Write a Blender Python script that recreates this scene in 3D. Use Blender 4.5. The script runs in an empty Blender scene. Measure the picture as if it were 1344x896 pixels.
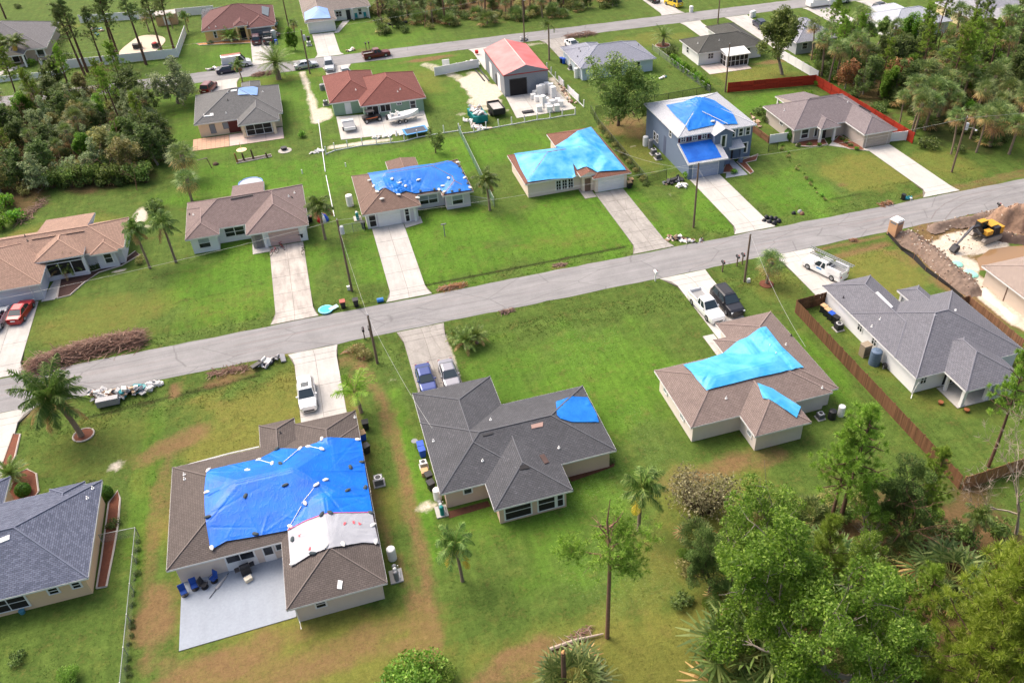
import bpy, math, random
import numpy as np
from mathutils import Vector, Matrix
S = bpy.context.scene
COL = S.collection
PI = math.pi
R = math.radians
# ------------------------------------------------------------------ camera
CAM_H, FPX, PPX, PPY = 60.0, 1112.6, 741.04, 448.0
_y, _p, _r = R(16.995), R(37.925), R(-1.5476)
_f = np.array([math.sin(_y)*math.cos(_p), math.cos(_y)*math.cos(_p), -math.sin(_p)])
_r0 = np.array([math.cos(_y), -math.sin(_y), 0.0]); _u0 = np.cross(_r0, _f)
CR = math.cos(_r)*_r0 + math.sin(_r)*_u0
CU = -math.sin(_r)*_r0 + math.cos(_r)*_u0
cam = bpy.data.cameras.new('camera'); camo = bpy.data.objects.new('camera', cam); COL.objects.link(camo)
cam.sensor_width = 36.0; cam.lens = FPX/1344*36.0; cam.shift_x = -(PPX-672)/1344
cam.clip_start = 1.0; cam.clip_end = 9000.0
M3 = Matrix((CR.tolist(), CU.tolist(), (-_f).tolist())).transposed()
camo.matrix_world = Matrix.Translation((0, 0, CAM_H)) @ M3.to_4x4()
S.camera = camo
# ------------------------------------------------------------------ sky, sun, exposure
W = bpy.data.worlds.new('World'); S.world = W; W.use_nodes = True
wn = W.node_tree; wn.nodes.clear()
SUN_EL, SUN_AZ = R(52), R(-38)      # azimuth measured from +Y towards +X
sky = wn.nodes.new('ShaderNodeTexSky'); sky.sky_type = 'NISHITA'; sky.sun_disc = False
sky.sun_elevation = SUN_EL; sky.sun_rotation = SUN_AZ; sky.air_density = 1.0; sky.dust_density = 9.0; sky.ozone_density = 1.0
bg = wn.nodes.new('ShaderNodeBackground'); bg.inputs['Strength'].default_value = 0.15
wo = wn.nodes.new('ShaderNodeOutputWorld')
wn.links.new(sky.outputs[0], bg.inputs[0]); wn.links.new(bg.outputs[0], wo.inputs[0])
sl = bpy.data.lights.new('sun', 'SUN'); sl.energy = 0.85; sl.angle = R(45); sl.color = (1.0, 0.965, 0.91)
slo = bpy.data.objects.new('sun', sl); COL.objects.link(slo)
_sd = Vector((math.sin(SUN_AZ)*math.cos(SUN_EL), math.cos(SUN_AZ)*math.cos(SUN_EL), math.sin(SUN_EL)))
slo.rotation_euler = _sd.to_track_quat('Z', 'Y').to_euler(); slo.location = (0, 60, 120)
S.view_settings.view_transform = 'Standard'; S.view_settings.look = 'None'
S.view_settings.exposure = 0.84; S.view_settings.gamma = 1.0
S.cycles.max_bounces = 5; S.cycles.diffuse_bounces = 3; S.cycles.glossy_bounces = 2; S.cycles.transmission_bounces = 3; S.cycles.transparent_max_bounces = 6
S.cycles.use_adaptive_sampling = True

# ------------------------------------------------------------------ helpers
def at(x, y, z=0.0):
    """ground point (or point at height z) seen at photo position x, y"""
    d = _f + CR*(x-PPX)/FPX - CU*(y-PPY)/FPX
    t = (z-CAM_H)/d[2]
    return Vector((t*d[0], t*d[1], z))
def smooth01(t):
    t = min(1.0, max(0.0, t)); return t*t*(3-2*t)
def gz(x, y):
    """ground height: shallow grass swales beside the street"""
    z = 0.0
    for c, w, d in ((79.3, 2.2, .22), (91.0, 2.3, .22)):
        t = abs(y-c)/w
        if t < 1: z -= d*(0.5+0.5*math.cos(PI*t))
    return z
def on(x, y):
    p = at(x, y); p.z = gz(p.x, p.y); return p

EXCL = []
class MB:
    """collects faces; build() links them as one mesh object"""
    def __init__(s): s.v = []; s.f = []; s.uv = None; s.m = []; s.cm = 0
    def poly(s, pts, uv=None):
        i = len(s.v); s.v += [tuple(p) for p in pts]; s.f.append(tuple(range(i, i+len(pts)))); s.m.append(s.cm)
        if uv is not None:
            if s.uv is None: s.uv = {}
            s.uv[len(s.f)-1] = uv
        return s
    def box(s, x0, y0, z0, x1, y1, z1):
        i = len(s.v)
        s.v += [(x0,y0,z0),(x1,y0,z0),(x1,y1,z0),(x0,y1,z0),(x0,y0,z1),(x1,y0,z1),(x1,y1,z1),(x0,y1,z1)]
        for f in ((0,3,2,1),(4,5,6,7),(0,1,5,4),(1,2,6,5),(2,3,7,6),(3,0,4,7)):
            s.f.append(tuple(i+k for k in f)); s.m.append(s.cm)
        return s
    def obox(s, c, size, rz=0, rx=0, ry=0):
        from mathutils import Euler
        e = Euler((rx, ry, rz)).to_matrix(); i = len(s.v); hx, hy, hz = size[0]/2, size[1]/2, size[2]/2
        for p in ((-hx,-hy,-hz),(hx,-hy,-hz),(hx,hy,-hz),(-hx,hy,-hz),(-hx,-hy,hz),(hx,-hy,hz),(hx,hy,hz),(-hx,hy,hz)):
            s.v.append(tuple(Vector(c)+e @ Vector(p)))
        for f in ((0,3,2,1),(4,5,6,7),(0,1,5,4),(1,2,6,5),(2,3,7,6),(3,0,4,7)):
            s.f.append(tuple(i+k for k in f)); s.m.append(s.cm)
        return s
    def tube(s, pts, rad, n=6, cap=True):
        pts = [Vector(p) for p in pts]; rings = []
        for k, p in enumerate(pts):
            d = (pts[min(k+1, len(pts)-1)]-pts[max(k-1, 0)])
            if d.length < 1e-6: d = Vector((0,0,1))
            d.normalize(); a = d.orthogonal().normalized() if abs(d.z) < .95 else Vector((1,0,0)); a = (a-d*a.dot(d)).normalized(); b = d.cross(a)
            r = rad[k] if hasattr(rad, '__len__') else rad
            i = len(s.v); rings.append(i)
            for j in range(n):
                t = 2*PI*j/n; s.v.append(tuple(p+a*(r*math.cos(t))+b*(r*math.sin(t))))
        for k in range(len(rings)-1):
            for j in range(n):
                a0 = rings[k]+j; a1 = rings[k]+(j+1) % n; b0 = rings[k+1]+j; b1 = rings[k+1]+(j+1) % n
                s.f.append((a0, a1, b1, b0)); s.m.append(s.cm)
        if cap:
            s.f.append(tuple(rings[0]+j for j in range(n))[::-1]); s.m.append(s.cm)
            s.f.append(tuple(rings[-1]+j for j in range(n))); s.m.append(s.cm)
        return s
    def cyl(s, x, y, z0, z1, r, n=12, r1=None):
        return s.tube([(x,y,z0),(x,y,z1)], [r, r if r1 is None else r1], n)
    def prism(s, poly, z0, z1):
        n = len(poly); i = len(s.v)
        s.v += [(p[0],p[1],z0) for p in poly]+[(p[0],p[1],z1) for p in poly]
        s.f.append(tuple(i+k for k in range(n))[::-1]); s.f.append(tuple(i+n+k for k in range(n))); s.m += [s.cm, s.cm]
        for k in range(n):
            s.f.append((i+k, i+(k+1) % n, i+n+(k+1) % n, i+n+k)); s.m.append(s.cm)
        return s
    def dome(s, c, r, h, n=10, m=4):
        rings = []
        for k in range(m):
            a = k/m*PI/2; i = len(s.v); rings.append(i)
            for j in range(n):
                t = 2*PI*j/n; s.v.append((c[0]+r*math.cos(a)*math.cos(t), c[1]+r*math.cos(a)*math.sin(t), c[2]+h*math.sin(a)))
        i = len(s.v); s.v.append((c[0], c[1], c[2]+h))
        for k in range(m-1):
            for j in range(n):
                s.f.append((rings[k]+j, rings[k]+(j+1) % n, rings[k+1]+(j+1) % n, rings[k+1]+j)); s.m.append(s.cm)
        for j in range(n): s.f.append((rings[-1]+j, rings[-1]+(j+1) % n, i)); s.m.append(s.cm)
        return s
    def mesh(s, name, mat, off=(0,0,0), smooth=False):
        me = bpy.data.meshes.new(name)
        o = Vector(off); vs = s.v if o.length == 0 else [(p[0]-o.x, p[1]-o.y, p[2]-o.z) for p in s.v]
        me.from_pydata(vs, [], s.f)
        for mm in (mat if isinstance(mat, (list, tuple)) else [mat]): me.materials.append(mm)
        if any(s.m): me.polygons.foreach_set('material_index', s.m)
        if s.uv:
            l = me.uv_layers.new(name='UVMap')
            for fi, uv in s.uv.items():
                for k, li in enumerate(me.polygons[fi].loop_indices): l.data[li].uv = uv[k]
        if smooth: me.polygons.foreach_set('use_smooth', [True]*len(me.polygons))
        me.update(); return me
    def build(s, name, mat, parent=None, world=False, smooth=False):
        off = parent_base(parent) if (world and parent is not None) else (0,0,0)
        return link(name, s.mesh(name, mat, off, smooth), parent)
def parent_base(p):
    v = Vector((0,0,0))
    while p is not None: v += Vector(p.location); p = p.parent
    return v
def link(name, me, parent=None):
    o = bpy.data.objects.new(name, me); COL.objects.link(o)
    if parent is not None: o.parent = parent
    return o
def tag(o, label=None, cat=None, group=None, kind=None):
    if label: o['label'] = label
    if cat: o['category'] = cat
    if group: o['group'] = group
    if kind: o['kind'] = kind
    return o
def thing(name, label, cat, loc=(0,0,0), rz=0, group=None):
    o = bpy.data.objects.new(name, None); COL.objects.link(o); o.empty_display_size = .3
    o.location = loc; o.rotation_euler = (0,0,rz)
    return tag(o, label, cat, group)
def dup(root, loc, rz=0, label=None, group=None, sc=None, tilt=None):
    r = root.copy(); COL.objects.link(r); r.location = loc; r.rotation_euler = (tilt[0] if tilt else 0, tilt[1] if tilt else 0, rz)
    if sc is not None: r.scale = sc if hasattr(sc, '__len__') else (sc,sc,sc)
    if label: r['label'] = label
    if group: r['group'] = group
    for ch in list(root.children):
        c = ch.copy(); COL.objects.link(c); c.parent = r
        for gch in ch.children:
            d = gch.copy(); COL.objects.link(d); d.parent = c
    return r
def np_mesh(name, V, F, mat, smooth=False):
    """V (n,3), F (m,k) arrays"""
    V = np.asarray(V, np.float32); F = np.asarray(F, np.int32); k = F.shape[1]
    me = bpy.data.meshes.new(name); me.vertices.add(len(V)); me.vertices.foreach_set('co', V.ravel())
    me.loops.add(F.size); me.loops.foreach_set('vertex_index', F.ravel())
    me.polygons.add(len(F)); me.polygons.foreach_set('loop_start', np.arange(len(F), dtype=np.int32)*k)
    me.polygons.foreach_set('loop_total', np.full(len(F), k, np.int32))
    if smooth: me.polygons.foreach_set('use_smooth', np.ones(len(F), bool))
    me.materials.append(mat); me.update(calc_edges=True); me.validate(); return me

# value noise for geometry
_rng = np.random.RandomState(5); _tab = _rng.rand(256, 256)
def vnoise(x, y):
    x = np.asarray(x, float); y = np.asarray(y, float)
    xi = np.floor(x).astype(int); yi = np.floor(y).astype(int); fx = x-xi; fy = y-yi
    fx = fx*fx*(3-2*fx); fy = fy*fy*(3-2*fy)
    a = _tab[xi % 256, yi % 256]; b = _tab[(xi+1) % 256, yi % 256]; c = _tab[xi % 256, (yi+1) % 256]; d = _tab[(xi+1) % 256, (yi+1) % 256]
    return (a*(1-fx)+b*fx)*(1-fy)+(c*(1-fx)+d*fx)*fy
def fbm(x, y, o=4):
    s = 0; a = .5; x = np.asarray(x, float); y = np.asarray(y, float)
    for k in range(o): s = s+a*vnoise(x+17.3*k, y+9.1*k); x = x*2; y = y*2; a *= .5
    return s

# ------------------------------------------------------------------ materials
def srgb(r, g, b):
    f = lambda c: (c/255/12.92) if c/255 <= .04045 else ((c/255+.055)/1.055)**2.4
    return (f(r), f(g), f(b))
class NT:
    def __init__(s, name):
        s.mat = bpy.data.materials.new(name); s.mat.use_nodes = True; s.t = s.mat.node_tree
        s.b = s.t.nodes['Principled BSDF']; s.out = s.t.nodes['Material Output']
    def n(s, typ, **kw):
        nd = s.t.nodes.new(typ)
        for k, v in kw.items():
            if k in nd.inputs: s.put(nd.inputs[k], v)
            else: setattr(nd, k, v)
        return nd
    def put(s, sock, v):
        if isinstance(v, bpy.types.NodeSocket): s.t.links.new(v, sock)
        elif hasattr(v, '__len__') and len(v) == 3 and sock.type == 'RGBA': sock.default_value = (*v, 1)
        else: sock.default_value = v
    def noise(s, vec, scale, detail=4, rough=.55, dist=0):
        return s.n('ShaderNodeTexNoise', Vector=vec, Scale=scale, Detail=detail, Roughness=rough, Distortion=dist).outputs['Fac']
    def ramp(s, fac, stops):
        nd = s.n('ShaderNodeValToRGB'); s.put(nd.inputs['Fac'], fac); e = nd.color_ramp.elements
        while len(e) < len(stops): e.new(.5)
        for k, (p, c) in enumerate(stops):
            e[k].position = p; e[k].color = (*c, 1) if hasattr(c, '__len__') else (c, c, c, 1)
        return nd.outputs['Color']
    def mix(s, fac, a, b, mode='MIX'):
        nd = s.t.nodes.new('ShaderNodeMix'); nd.data_type = 'RGBA'; nd.blend_type = mode; nd.clamp_factor = True
        s.put(nd.inputs[0], fac); s.put(nd.inputs[6], a); s.put(nd.inputs[7], b); return nd.outputs[2]
    def math(s, op, a, b=0.0, clamp=False):
        nd = s.t.nodes.new('ShaderNodeMath'); nd.operation = op; nd.use_clamp = clamp
        s.put(nd.inputs[0], a); s.put(nd.inputs[1], b); return nd.outputs[0]
    def pos(s): return s.n('ShaderNodeNewGeometry').outputs['Position']
    def obj(s): return s.n('ShaderNodeTexCoord').outputs['Object']
    def uv(s): return s.n('ShaderNodeTexCoord').outputs['UV']
    def attr(s, name): return s.n('ShaderNodeAttribute', attribute_name=name).outputs['Fac']
    def mapv(s, vec, scale=(1,1,1), rot=(0,0,0)):
        nd = s.n('ShaderNodeMapping'); s.put(nd.inputs['Vector'], vec); nd.inputs['Scale'].default_value = scale; nd.inputs['Rotation'].default_value = rot
        return nd.outputs[0]
    def bump(s, h, strength=.3, dist=.02):
        nd = s.n('ShaderNodeBump', Height=h, Strength=strength, Distance=dist); s.put(s.b.inputs['Normal'], nd.outputs[0])
    def done(s, col=None, rough=None, metal=None, spec=None):
        if col is not None: s.put(s.b.inputs['Base Color'], col)
        if rough is not None: s.put(s.b.inputs['Roughness'], rough)
        if metal is not None: s.put(s.b.inputs['Metallic'], metal)
        if spec is not None: s.put(s.b.inputs['Specular IOR Level'], spec)
        return s.mat
def sc3(c, k): return tuple(min(1.0, x*k) for x in c)
_mc = {}
def pm(name, col, rough=.75, var=.12, scale=1.5, bump=.0, bscale=25, metal=0.0, spec=.4, world=True):
    """plain procedural surface: colour with soft blotches and fine grain"""
    if name in _mc: return _mc[name]
    t = NT(name); v = t.pos() if world else t.obj()
    n1 = t.noise(v, scale, 5, .6); n2 = t.noise(v, scale*9, 3, .6)
    f = t.math('ADD', t.math('MULTIPLY', n1, .65), t.math('MULTIPLY', n2, .35))
    c = t.ramp(f, [(.3, sc3(col, 1-var)), (.7, sc3(col, 1+var*.7))])
    if bump: t.bump(t.noise(v, bscale, 3), bump, .01)
    _mc[name] = t.done(c, rough, metal, spec); return _mc[name]
def roofmat(name, ca, cb, stain=.25, streak=0.0):
    """asphalt shingles: courses and tabs from the UVs (metres along the eave / up the slope)"""
    t = NT(name); uv = t.uv(); w = t.pos()
    br = t.n('ShaderNodeTexBrick', Vector=uv, Color1=ca, Color2=cb, Mortar=sc3(ca, .25), Scale=1.0); br.offset = .5
    br.inputs['Mortar Size'].default_value = .02; br.inputs['Mortar Smooth'].default_value = .4; br.inputs['Bias'].default_value = 0
    br.inputs['Brick Width'].default_value = .34; br.inputs['Row Height'].default_value = .17
    c = br.outputs['Color']
    n = t.noise(w, .35, 6, .65); c = t.mix(1.0, c, t.ramp(n, [(.3, 1-stain), (.72, 1+stain*.35 if False else 1.0)]), 'MULTIPLY')
    n2 = t.noise(t.mapv(uv, (4.5, 1.2, 1)), 1.0, 4, .7); c = t.mix(1.0, c, t.ramp(n2, [(.25, .68), (.75, 1.05)]), 'MULTIPLY')
    if streak:
        n3 = t.noise(t.mapv(uv, (2.2, 6, 1)), 1.0, 3, .6); c = t.mix(t.math('MULTIPLY', t.ramp(n3, [(.62, 0.0), (.72, 1.0)]), streak), c, sc3(cb, 1.9))
    g = t.noise(w, 45, 2); c = t.mix(.25, c, t.ramp(g, [(.3, sc3(ca, .55)), (.7, sc3(cb, 1.35))]))
    t.bump(br.outputs['Fac'], -.35, .012)
    return t.done(c, .9, 0, .3)
def leafmat(name, ca, cb, cc=None, trans=.3, rough=.55, spec=.35):
    t = NT(name); gn = t.n('ShaderNodeNewGeometry'); oi = t.n('ShaderNodeObjectInfo')
    ri = gn.outputs['Random Per Island']
    c = t.ramp(ri, [(0, ca), (.65, cb), (1, cc or cb)])
    hs = t.n('ShaderNodeHueSaturation'); t.put(hs.inputs['Color'], c)
    t.put(hs.inputs['Value'], t.math('ADD', t.math('MULTIPLY', oi.outputs['Random'], .5), .75))
    t.put(hs.inputs['Hue'], t.math('ADD', t.math('MULTIPLY', oi.outputs['Random'], .035), .4825))
    c2 = t.mix(1.0, hs.outputs['Color'], t.ramp(t.noise(t.pos(), .9, 3, .6), [(.3, .75), (.7, 1.35)]), 'MULTIPLY'); t.done(c2, rough, 0, spec)
    tr = t.n('ShaderNodeBsdfTranslucent', Color=t.mix(.5, c2, sc3(cb, 1.6)))
    mx = t.n('ShaderNodeMixShader'); mx.inputs[0].default_value = trans
    t.t.links.new(t.b.outputs[0], mx.inputs[1]); t.t.links.new(tr.outputs[0], mx.inputs[2]); t.t.links.new(mx.outputs[0], t.out.inputs['Surface'])
    return t.mat
# ------------------------------------------------------------------ ground
def axis(a, b, st, far):
    core = list(np.arange(a, b+1e-6, st)); lo = []; hi = []; d = st; x = a
    while x > -far: d *= 1.5; x -= d; lo.append(x)
    d = st; x = b
    while x < far: d *= 1.5; x += d; hi.append(x)
    return np.array(lo[::-1]+core+hi)
GX = axis(-72, 140, .6, 4000); GY = axis(14, 226, .6, 4000)
XX, YY = np.meshgrid(GX, GY)
ZZ = np.zeros_like(XX)
for c, w, d in ((79.3, 2.2, .22), (91.0, 2.3, .22)):
    t = np.abs(YY-c)/w; ZZ -= np.where(t < 1, d*(.5+.5*np.cos(PI*np.clip(t, 0, 1))), 0)
_att = {k: np.zeros_like(XX) for k in ('dry', 'dirt', 'sand', 'lush', 'fleck', 'dark_ground')}  # last channel: dark wet swale lines and dark litter under the woods
def paint(attr, cx, cy, rx, ry, amt, rot=0, hard=.5):
    c, s = math.cos(R(rot)), math.sin(R(rot)); dx = XX-cx; dy = YY-cy
    u = (dx*c+dy*s)/rx; v = (-dx*s+dy*c)/ry
    wob = (fbm(XX*.35+3, YY*.35+7, 3)-.45)*.9
    r = np.sqrt(u*u+v*v)+wob; m = np.clip((1-r)/hard, 0, 1)
    _att[attr] = np.maximum(_att[attr], amt*m*m*(3-2*m))
def paintp(attr, px, py, rx, ry, amt, rot=0, hard=.5):
    p = at(px, py); paint(attr, p.x, p.y, rx, ry, amt, rot, hard)
def stroke(attr, pts, w, amt, hard=.7, world=False):
    P = [Vector((*p, 0)) for p in pts] if world else [at(*p) for p in pts]
    for a, b in zip(P[:-1], P[1:]):
        d = b-a; L2 = max(1e-6, d.x**2+d.y**2); t_ = np.clip(((XX-a.x)*d.x+(YY-a.y)*d.y)/L2, 0, 1); r = np.hypot(XX-a.x-t_*d.x, YY-a.y-t_*d.y)/w+(fbm(XX*.35+3, YY*.35+7, 3)-.45)*.9; m = np.clip((1-r)/hard, 0, 1); _att[attr] = np.maximum(_att[attr], amt*m*m*(3-2*m))
# lawns of the different lots
for a in ((-12, 100, 11, 13, 1), (12, 100, 14, 13, 1), (33, 98, 16, 13, 1), (10, 126, 40, 9, 1), (-12, 130, 12, 9, .9), (52, 96, 5, 9, .9), (66, 96, 8, 9, 1), (13, 58, 10, 20, .75),
          (24, 66, 12, 12, .9), (-22, 64, 2, 16, .6), (0, 175, 40, 40, .6), (-15, 152, 12, 16, .6), (28, 150, 10, 14, .5), (2.4, 60, 1.6, 16, 1), (78, 127, 12, 5, .9), (47.5, 60, 2.5, 10, .9), (60, 150, 9, 10, .5), (-13, 190, 10, 6, .8), (13, 188, 9, 7, .8)): paint('lush', *a)
for a in ((-11, 60, 12.5, 26, 1), (-10, 40, 16, 8, 1), (-30, 97, 10, 7, .6), (-28, 73, 7, 7, .35), (79, 99, 10, 8, .85), (82, 140, 10, 7, .8), (72, 166, 10, 6, .6), (60, 58, 10, 12, .5), (64, 74, 8, 8, .85), (52, 76, 5, 5, .5),
          (22, 33, 20, 7, 1), (26, 42, 9, 7, .8), (28, 46, 8, 6, .7), (49, 118, 4, 10, .7), (-60, 222, 14, 8, .8), (-38, 122, 10, 4, .8), (-14, 95, 9, 4, .25), (30, 95, 8, 3, .3), (20, 160, 9, 9, .6), (-8, 171, 20, 2.5, .5), (92, 96, 6, 7, .6), (12, 36, 9, 4, .6)): paint('dry', *a)
paintp('dirt', 235, 578, 4.8, 2.2, .85, 25); paintp('dirt', 225, 650, 1.2, 5, .5); paintp('dirt', 205, 800, 2.2, 5.5, 1, 5); paintp('dirt', 260, 885, 9, 2.2, .85, 8)
paintp('dirt', 440, 858, 8, 1.8, .7, 10); paintp('dirt', 548, 800, 1.2, 4.5, .7); paintp('dirt', 562, 850, 1.2, 3, .6)
stroke('dirt', [(470, 478), (500, 520), (520, 570), (535, 650), (550, 720), (575, 840)], .9, .8); stroke('dirt', [(455, 490), (500, 690), (545, 790)], .45, .6)
stroke('dirt', [(232, 575), (208, 640), (198, 720), (195, 800), (195, 880)], .9, .6); stroke('dirt', [(190, 870), (300, 885), (420, 862), (520, 850), (570, 838)], 1.2, .6); stroke('dirt', [(575, 840), (560, 770), (535, 680), (520, 600), (500, 540)], .5, .65)
paintp('dirt', 700, 870, 6, 1.8, .75, 5); paintp('dirt', 690, 850, 3, .7, .9, 8); paintp('dirt', 950, 612, 5, 1.6, .8, 10); paintp('dirt', 1010, 600, 3, 1.4, .7); paintp('dirt', 820, 700, 2, 1, .4); paintp('dirt', 905, 630, 4, 2, .4)
paintp('dirt', 825, 165, 5.5, 6.5, .75); paintp('dirt', 1010, 82, 5, 1.4, .8); paintp('dirt', 560, 78, 7, 1.5, 1, 3); paintp('dirt', 660, 62, 7, 1.2, .8, 3); paintp('dirt', 480, 66, 2, 2, .4)
paintp('dirt', 615, 575, .9, .9, .3); paintp('dirt', 1185, 210, 2, 1, .3); paintp('dirt', 1155, 402, 2.2, 1.3, .6); paintp('dirt', 1095, 397, 3, 1.2, .3); paintp('dirt', 590, 380, 2, .8, .5); paintp('dirt', 1105, 243, 1.2, .8, .5); paintp('dirt', 735, 350, 1.5, .6, .5)
paintp('dirt', 150, 600, 1.3, 1.6, .0); paintp('dirt', 300, 495, 5, 1.2, .7, 8); paintp('dirt', 460, 470, 3, 2, .55); paintp('dirt', 690, 272, 1, .5, .5)
for px, py in ((215, 517), (226, 514), (237, 511)): paintp('dirt', px, py, .35, 1.6, 1, 0, .4)
stroke('dirt', [(30, 545), (80, 530)], .8, .8); stroke('dirt', [(1010, 340), (1160, 310)], .7, .8); stroke('dirt', [(1100, 335), (1165, 318)], 1.1, .85)
stroke('dirt', [(1190, 262), (1344, 222)], .8, .6); stroke('dirt', [(1255, 250), (1344, 228)], 1.5, .5)
stroke('dark_ground', [(90, 470), (330, 418)], .5, .3); stroke('dark_ground', [(560, 372), (820, 322)], .45, .9, .6); stroke('dark_ground', [(120, 545), (340, 490)], .8, .8); stroke('dark_ground', [(1090, 262), (1200, 238)], .3, .6); stroke('dark_ground', [(580, 390), (760, 355)], .4, .5)
stroke('dark_ground', [(240, 395), (350, 372)], .5, .4); stroke('dark_ground', [(440, 405), (500, 395)], .6, .6)
paintp('sand', 152, 612, .8, 1.1, .75); paintp('sand', 185, 283, 1.5, 4, 1, 0, .7); paintp('sand', 180, 300, 3.2, 1.6, .55); paintp('sand', 155, 356, 1.5, .5, .8, 10); paintp('sand', 560, 665, 1.4, .9, .8)
stroke('sand', [(396, 96), (403, 112), (408, 128), (412, 145), (417, 160)], 1.3, .8, .9); paintp('sand', 424, 150, 2.2, 3.6, .8); stroke('sand', [(436, 193), (475, 188), (512, 183)], 1.2, .8); stroke('sand', [(500, 178), (560, 172)], .5, .5)
paint('sand', 31.5, 151, 3.6, 12, 1, 0, .35); paint('sand', 29, 146, 2.0, 4, .7); stroke('sand', [(560, 85), (610, 105)], 2.0, .55); paintp('sand', 605, 150, 1.6, 1.2, .5); paintp('sand', 515, 497, 1, .6, .3); paint('sand', 45.2, 147, 1.2, 9, .7); paintp('sand', 690, 60, 6, 1.5, .5)
paint('sand', 80, 76, 8, 3.4, 1, 0, .3); paint('sand', 74, 72, 3.2, 6, 1, 0, .3); paint('sand', 74.2, 64, 2.4, 9, 1, 0, .3); paint('dirt', 78, 77, 9.5, 6.5, 1); paint('dirt', 92, 78, 10, 7, 1); paint('sand', 92, 83, 4, 1.5, .7); paint('dirt', 73, 68, 4.4, 14, 1)
paintp('sand', 880, 255, 1, .6, .4); paintp('sand', 830, 192, 1.2, .6, .5); stroke('sand', [(583, 440), (600, 495)], .35, .7); stroke('dirt', [(490, 500), (540, 560)], .3, .3)
for a in ((42, 32, 17, 13, .75), (-48, 150, 20, 24, .6), (-33, 150, 10, 22, .5), (112, 125, 22, 22, .5), (50, 208, 34, 18, .75), (-60, 132, 14, 10, .6)): paint('dirt', *a)
for a in ((42, 32, 18, 14, 1), (-48, 150, 21, 25, 1), (-33, 150, 11, 23, 1), (114, 122, 24, 24, 1), (102, 106, 9, 11, 1), (50, 208, 34, 18, 1), (-60, 132, 15, 11, 1)): paint('dark_ground', *a)
for a in ((15, 55, 8, 9, .9), (24, 72, 7, 6, .8), (18, 42, 8, 6, .8), (67, 96, 5, 8, 1), (72, 94, 2, 6, 1), (26, 55, 3, 8, .8), (-26, 68, 4, 6, .4), (-13, 190, 6, 2, .9), (-14, 152, 4, 6, .4), (3, 75, 1.5, 4, .8), (-13, 98, 5, 6, .3)): paint('fleck', *a)
_n = len(GX); _m = len(GY)
V = np.stack([XX.ravel(), YY.ravel(), ZZ.ravel()], 1)
ii = (np.arange(_m-1)[:, None]*_n+np.arange(_n-1)[None, :]).ravel()
F = np.stack([ii, ii+1, ii+1+_n, ii+_n], 1)
t = NT('lawn'); w = t.pos()
n1 = t.noise(w, .11, 5, .6); n2 = t.noise(w, .55, 5, .65); n3 = t.noise(w, 3.2, 4, .7); n4 = t.noise(w, 16, 3, .75)
brk = t.math('ADD', t.math('MULTIPLY', t.math('SUBTRACT', n2, .5), 1.3), t.math('MULTIPLY', t.math('SUBTRACT', n3, .5), .9))
def msk(a, k=1.0, soft=.35):
    v = t.math('ADD', t.attr(a), t.math('MULTIPLY', brk, k)); return t.ramp(v, [(.5-soft, 0.0), (.5+soft, 1.0)])
GRASS_MID, GRASS_DK, GRASS_LU, GRASS_DRY = srgb(90, 110, 48), srgb(66, 90, 34), srgb(78, 114, 34), srgb(124, 119, 62)
g0 = t.mix(t.ramp(n2, [(.36, 0.0), (.66, 1.0)]), GRASS_MID, GRASS_DK)
g1 = t.mix(t.ramp(n1, [(.35, 0.0), (.68, 1.0)]), GRASS_LU, srgb(94, 129, 42))
g1 = t.mix(t.ramp(n2, [(.5, 0.0), (.72, .55)]), g1, srgb(52, 88, 24))
c = t.mix(msk('lush', .6, .45), g0, g1)
c = t.mix(1.0, c, t.ramp(t.noise(t.mapv(w, (1.6, .07, 1)), 1.0, 3, .6), [(.3, .86), (.7, 1.1)]), 'MULTIPLY')
c = t.mix(t.math('MULTIPLY', msk('dry', .8, .45), .85), c, t.mix(n3, GRASS_DRY, srgb(108, 112, 44)))
sp = t.math('MULTIPLY', t.ramp(t.noise(w, 5.5, 3, .85), [(.56, 0.0), (.68, 1.0)]), t.attr('fleck'))
c = t.mix(t.math('MULTIPLY', sp, .5), c, srgb(160, 176, 128))
c = t.mix(t.math('MULTIPLY', t.ramp(t.noise(w, .9, 6, .75), [(.5, 0.0), (.68, 1.0)]), .3), c, srgb(58, 78, 30))
c = t.mix(t.math('MULTIPLY', t.ramp(t.noise(w, .5, 6, .75), [(.53, 0.0), (.72, 1.0)]), .35), c, srgb(126, 122, 62))
c = t.mix(msk('dark_ground', .5, .3), c, srgb(52, 62, 26))
c = t.mix(t.math('MULTIPLY', msk('dirt', .9, .45), .85), c, t.mix(n3, srgb(114, 86, 60), srgb(136, 107, 78)))
c = t.mix(msk('sand', .55, .25), c, t.mix(n3, srgb(180, 166, 148), srgb(214, 205, 190)))
c = t.mix(1.0, c, t.ramp(n4, [(.2, .55), (.5, 1.0), (.8, 1.3)]), 'MULTIPLY')
c = t.mix(1.0, c, t.ramp(t.noise(w, 4.5, 5, .8), [(.3, .74), (.5, 1.0), (.72, 1.2)]), 'MULTIPLY')
c = t.mix(1.0, c, t.ramp(t.noise(w, 1.5, 4, .7), [(.25, .78), (.75, 1.15)]), 'MULTIPLY')
t.bump(t.math('ADD', t.math('MULTIPLY', n4, .6), n3), .7, .08)
MAT_LAWN = t.done(c, .95, 0, .15)
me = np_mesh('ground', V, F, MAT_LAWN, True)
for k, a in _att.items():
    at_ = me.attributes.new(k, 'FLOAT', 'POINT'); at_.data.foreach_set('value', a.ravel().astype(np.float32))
tag(link('ground', me), kind='structure')

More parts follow.
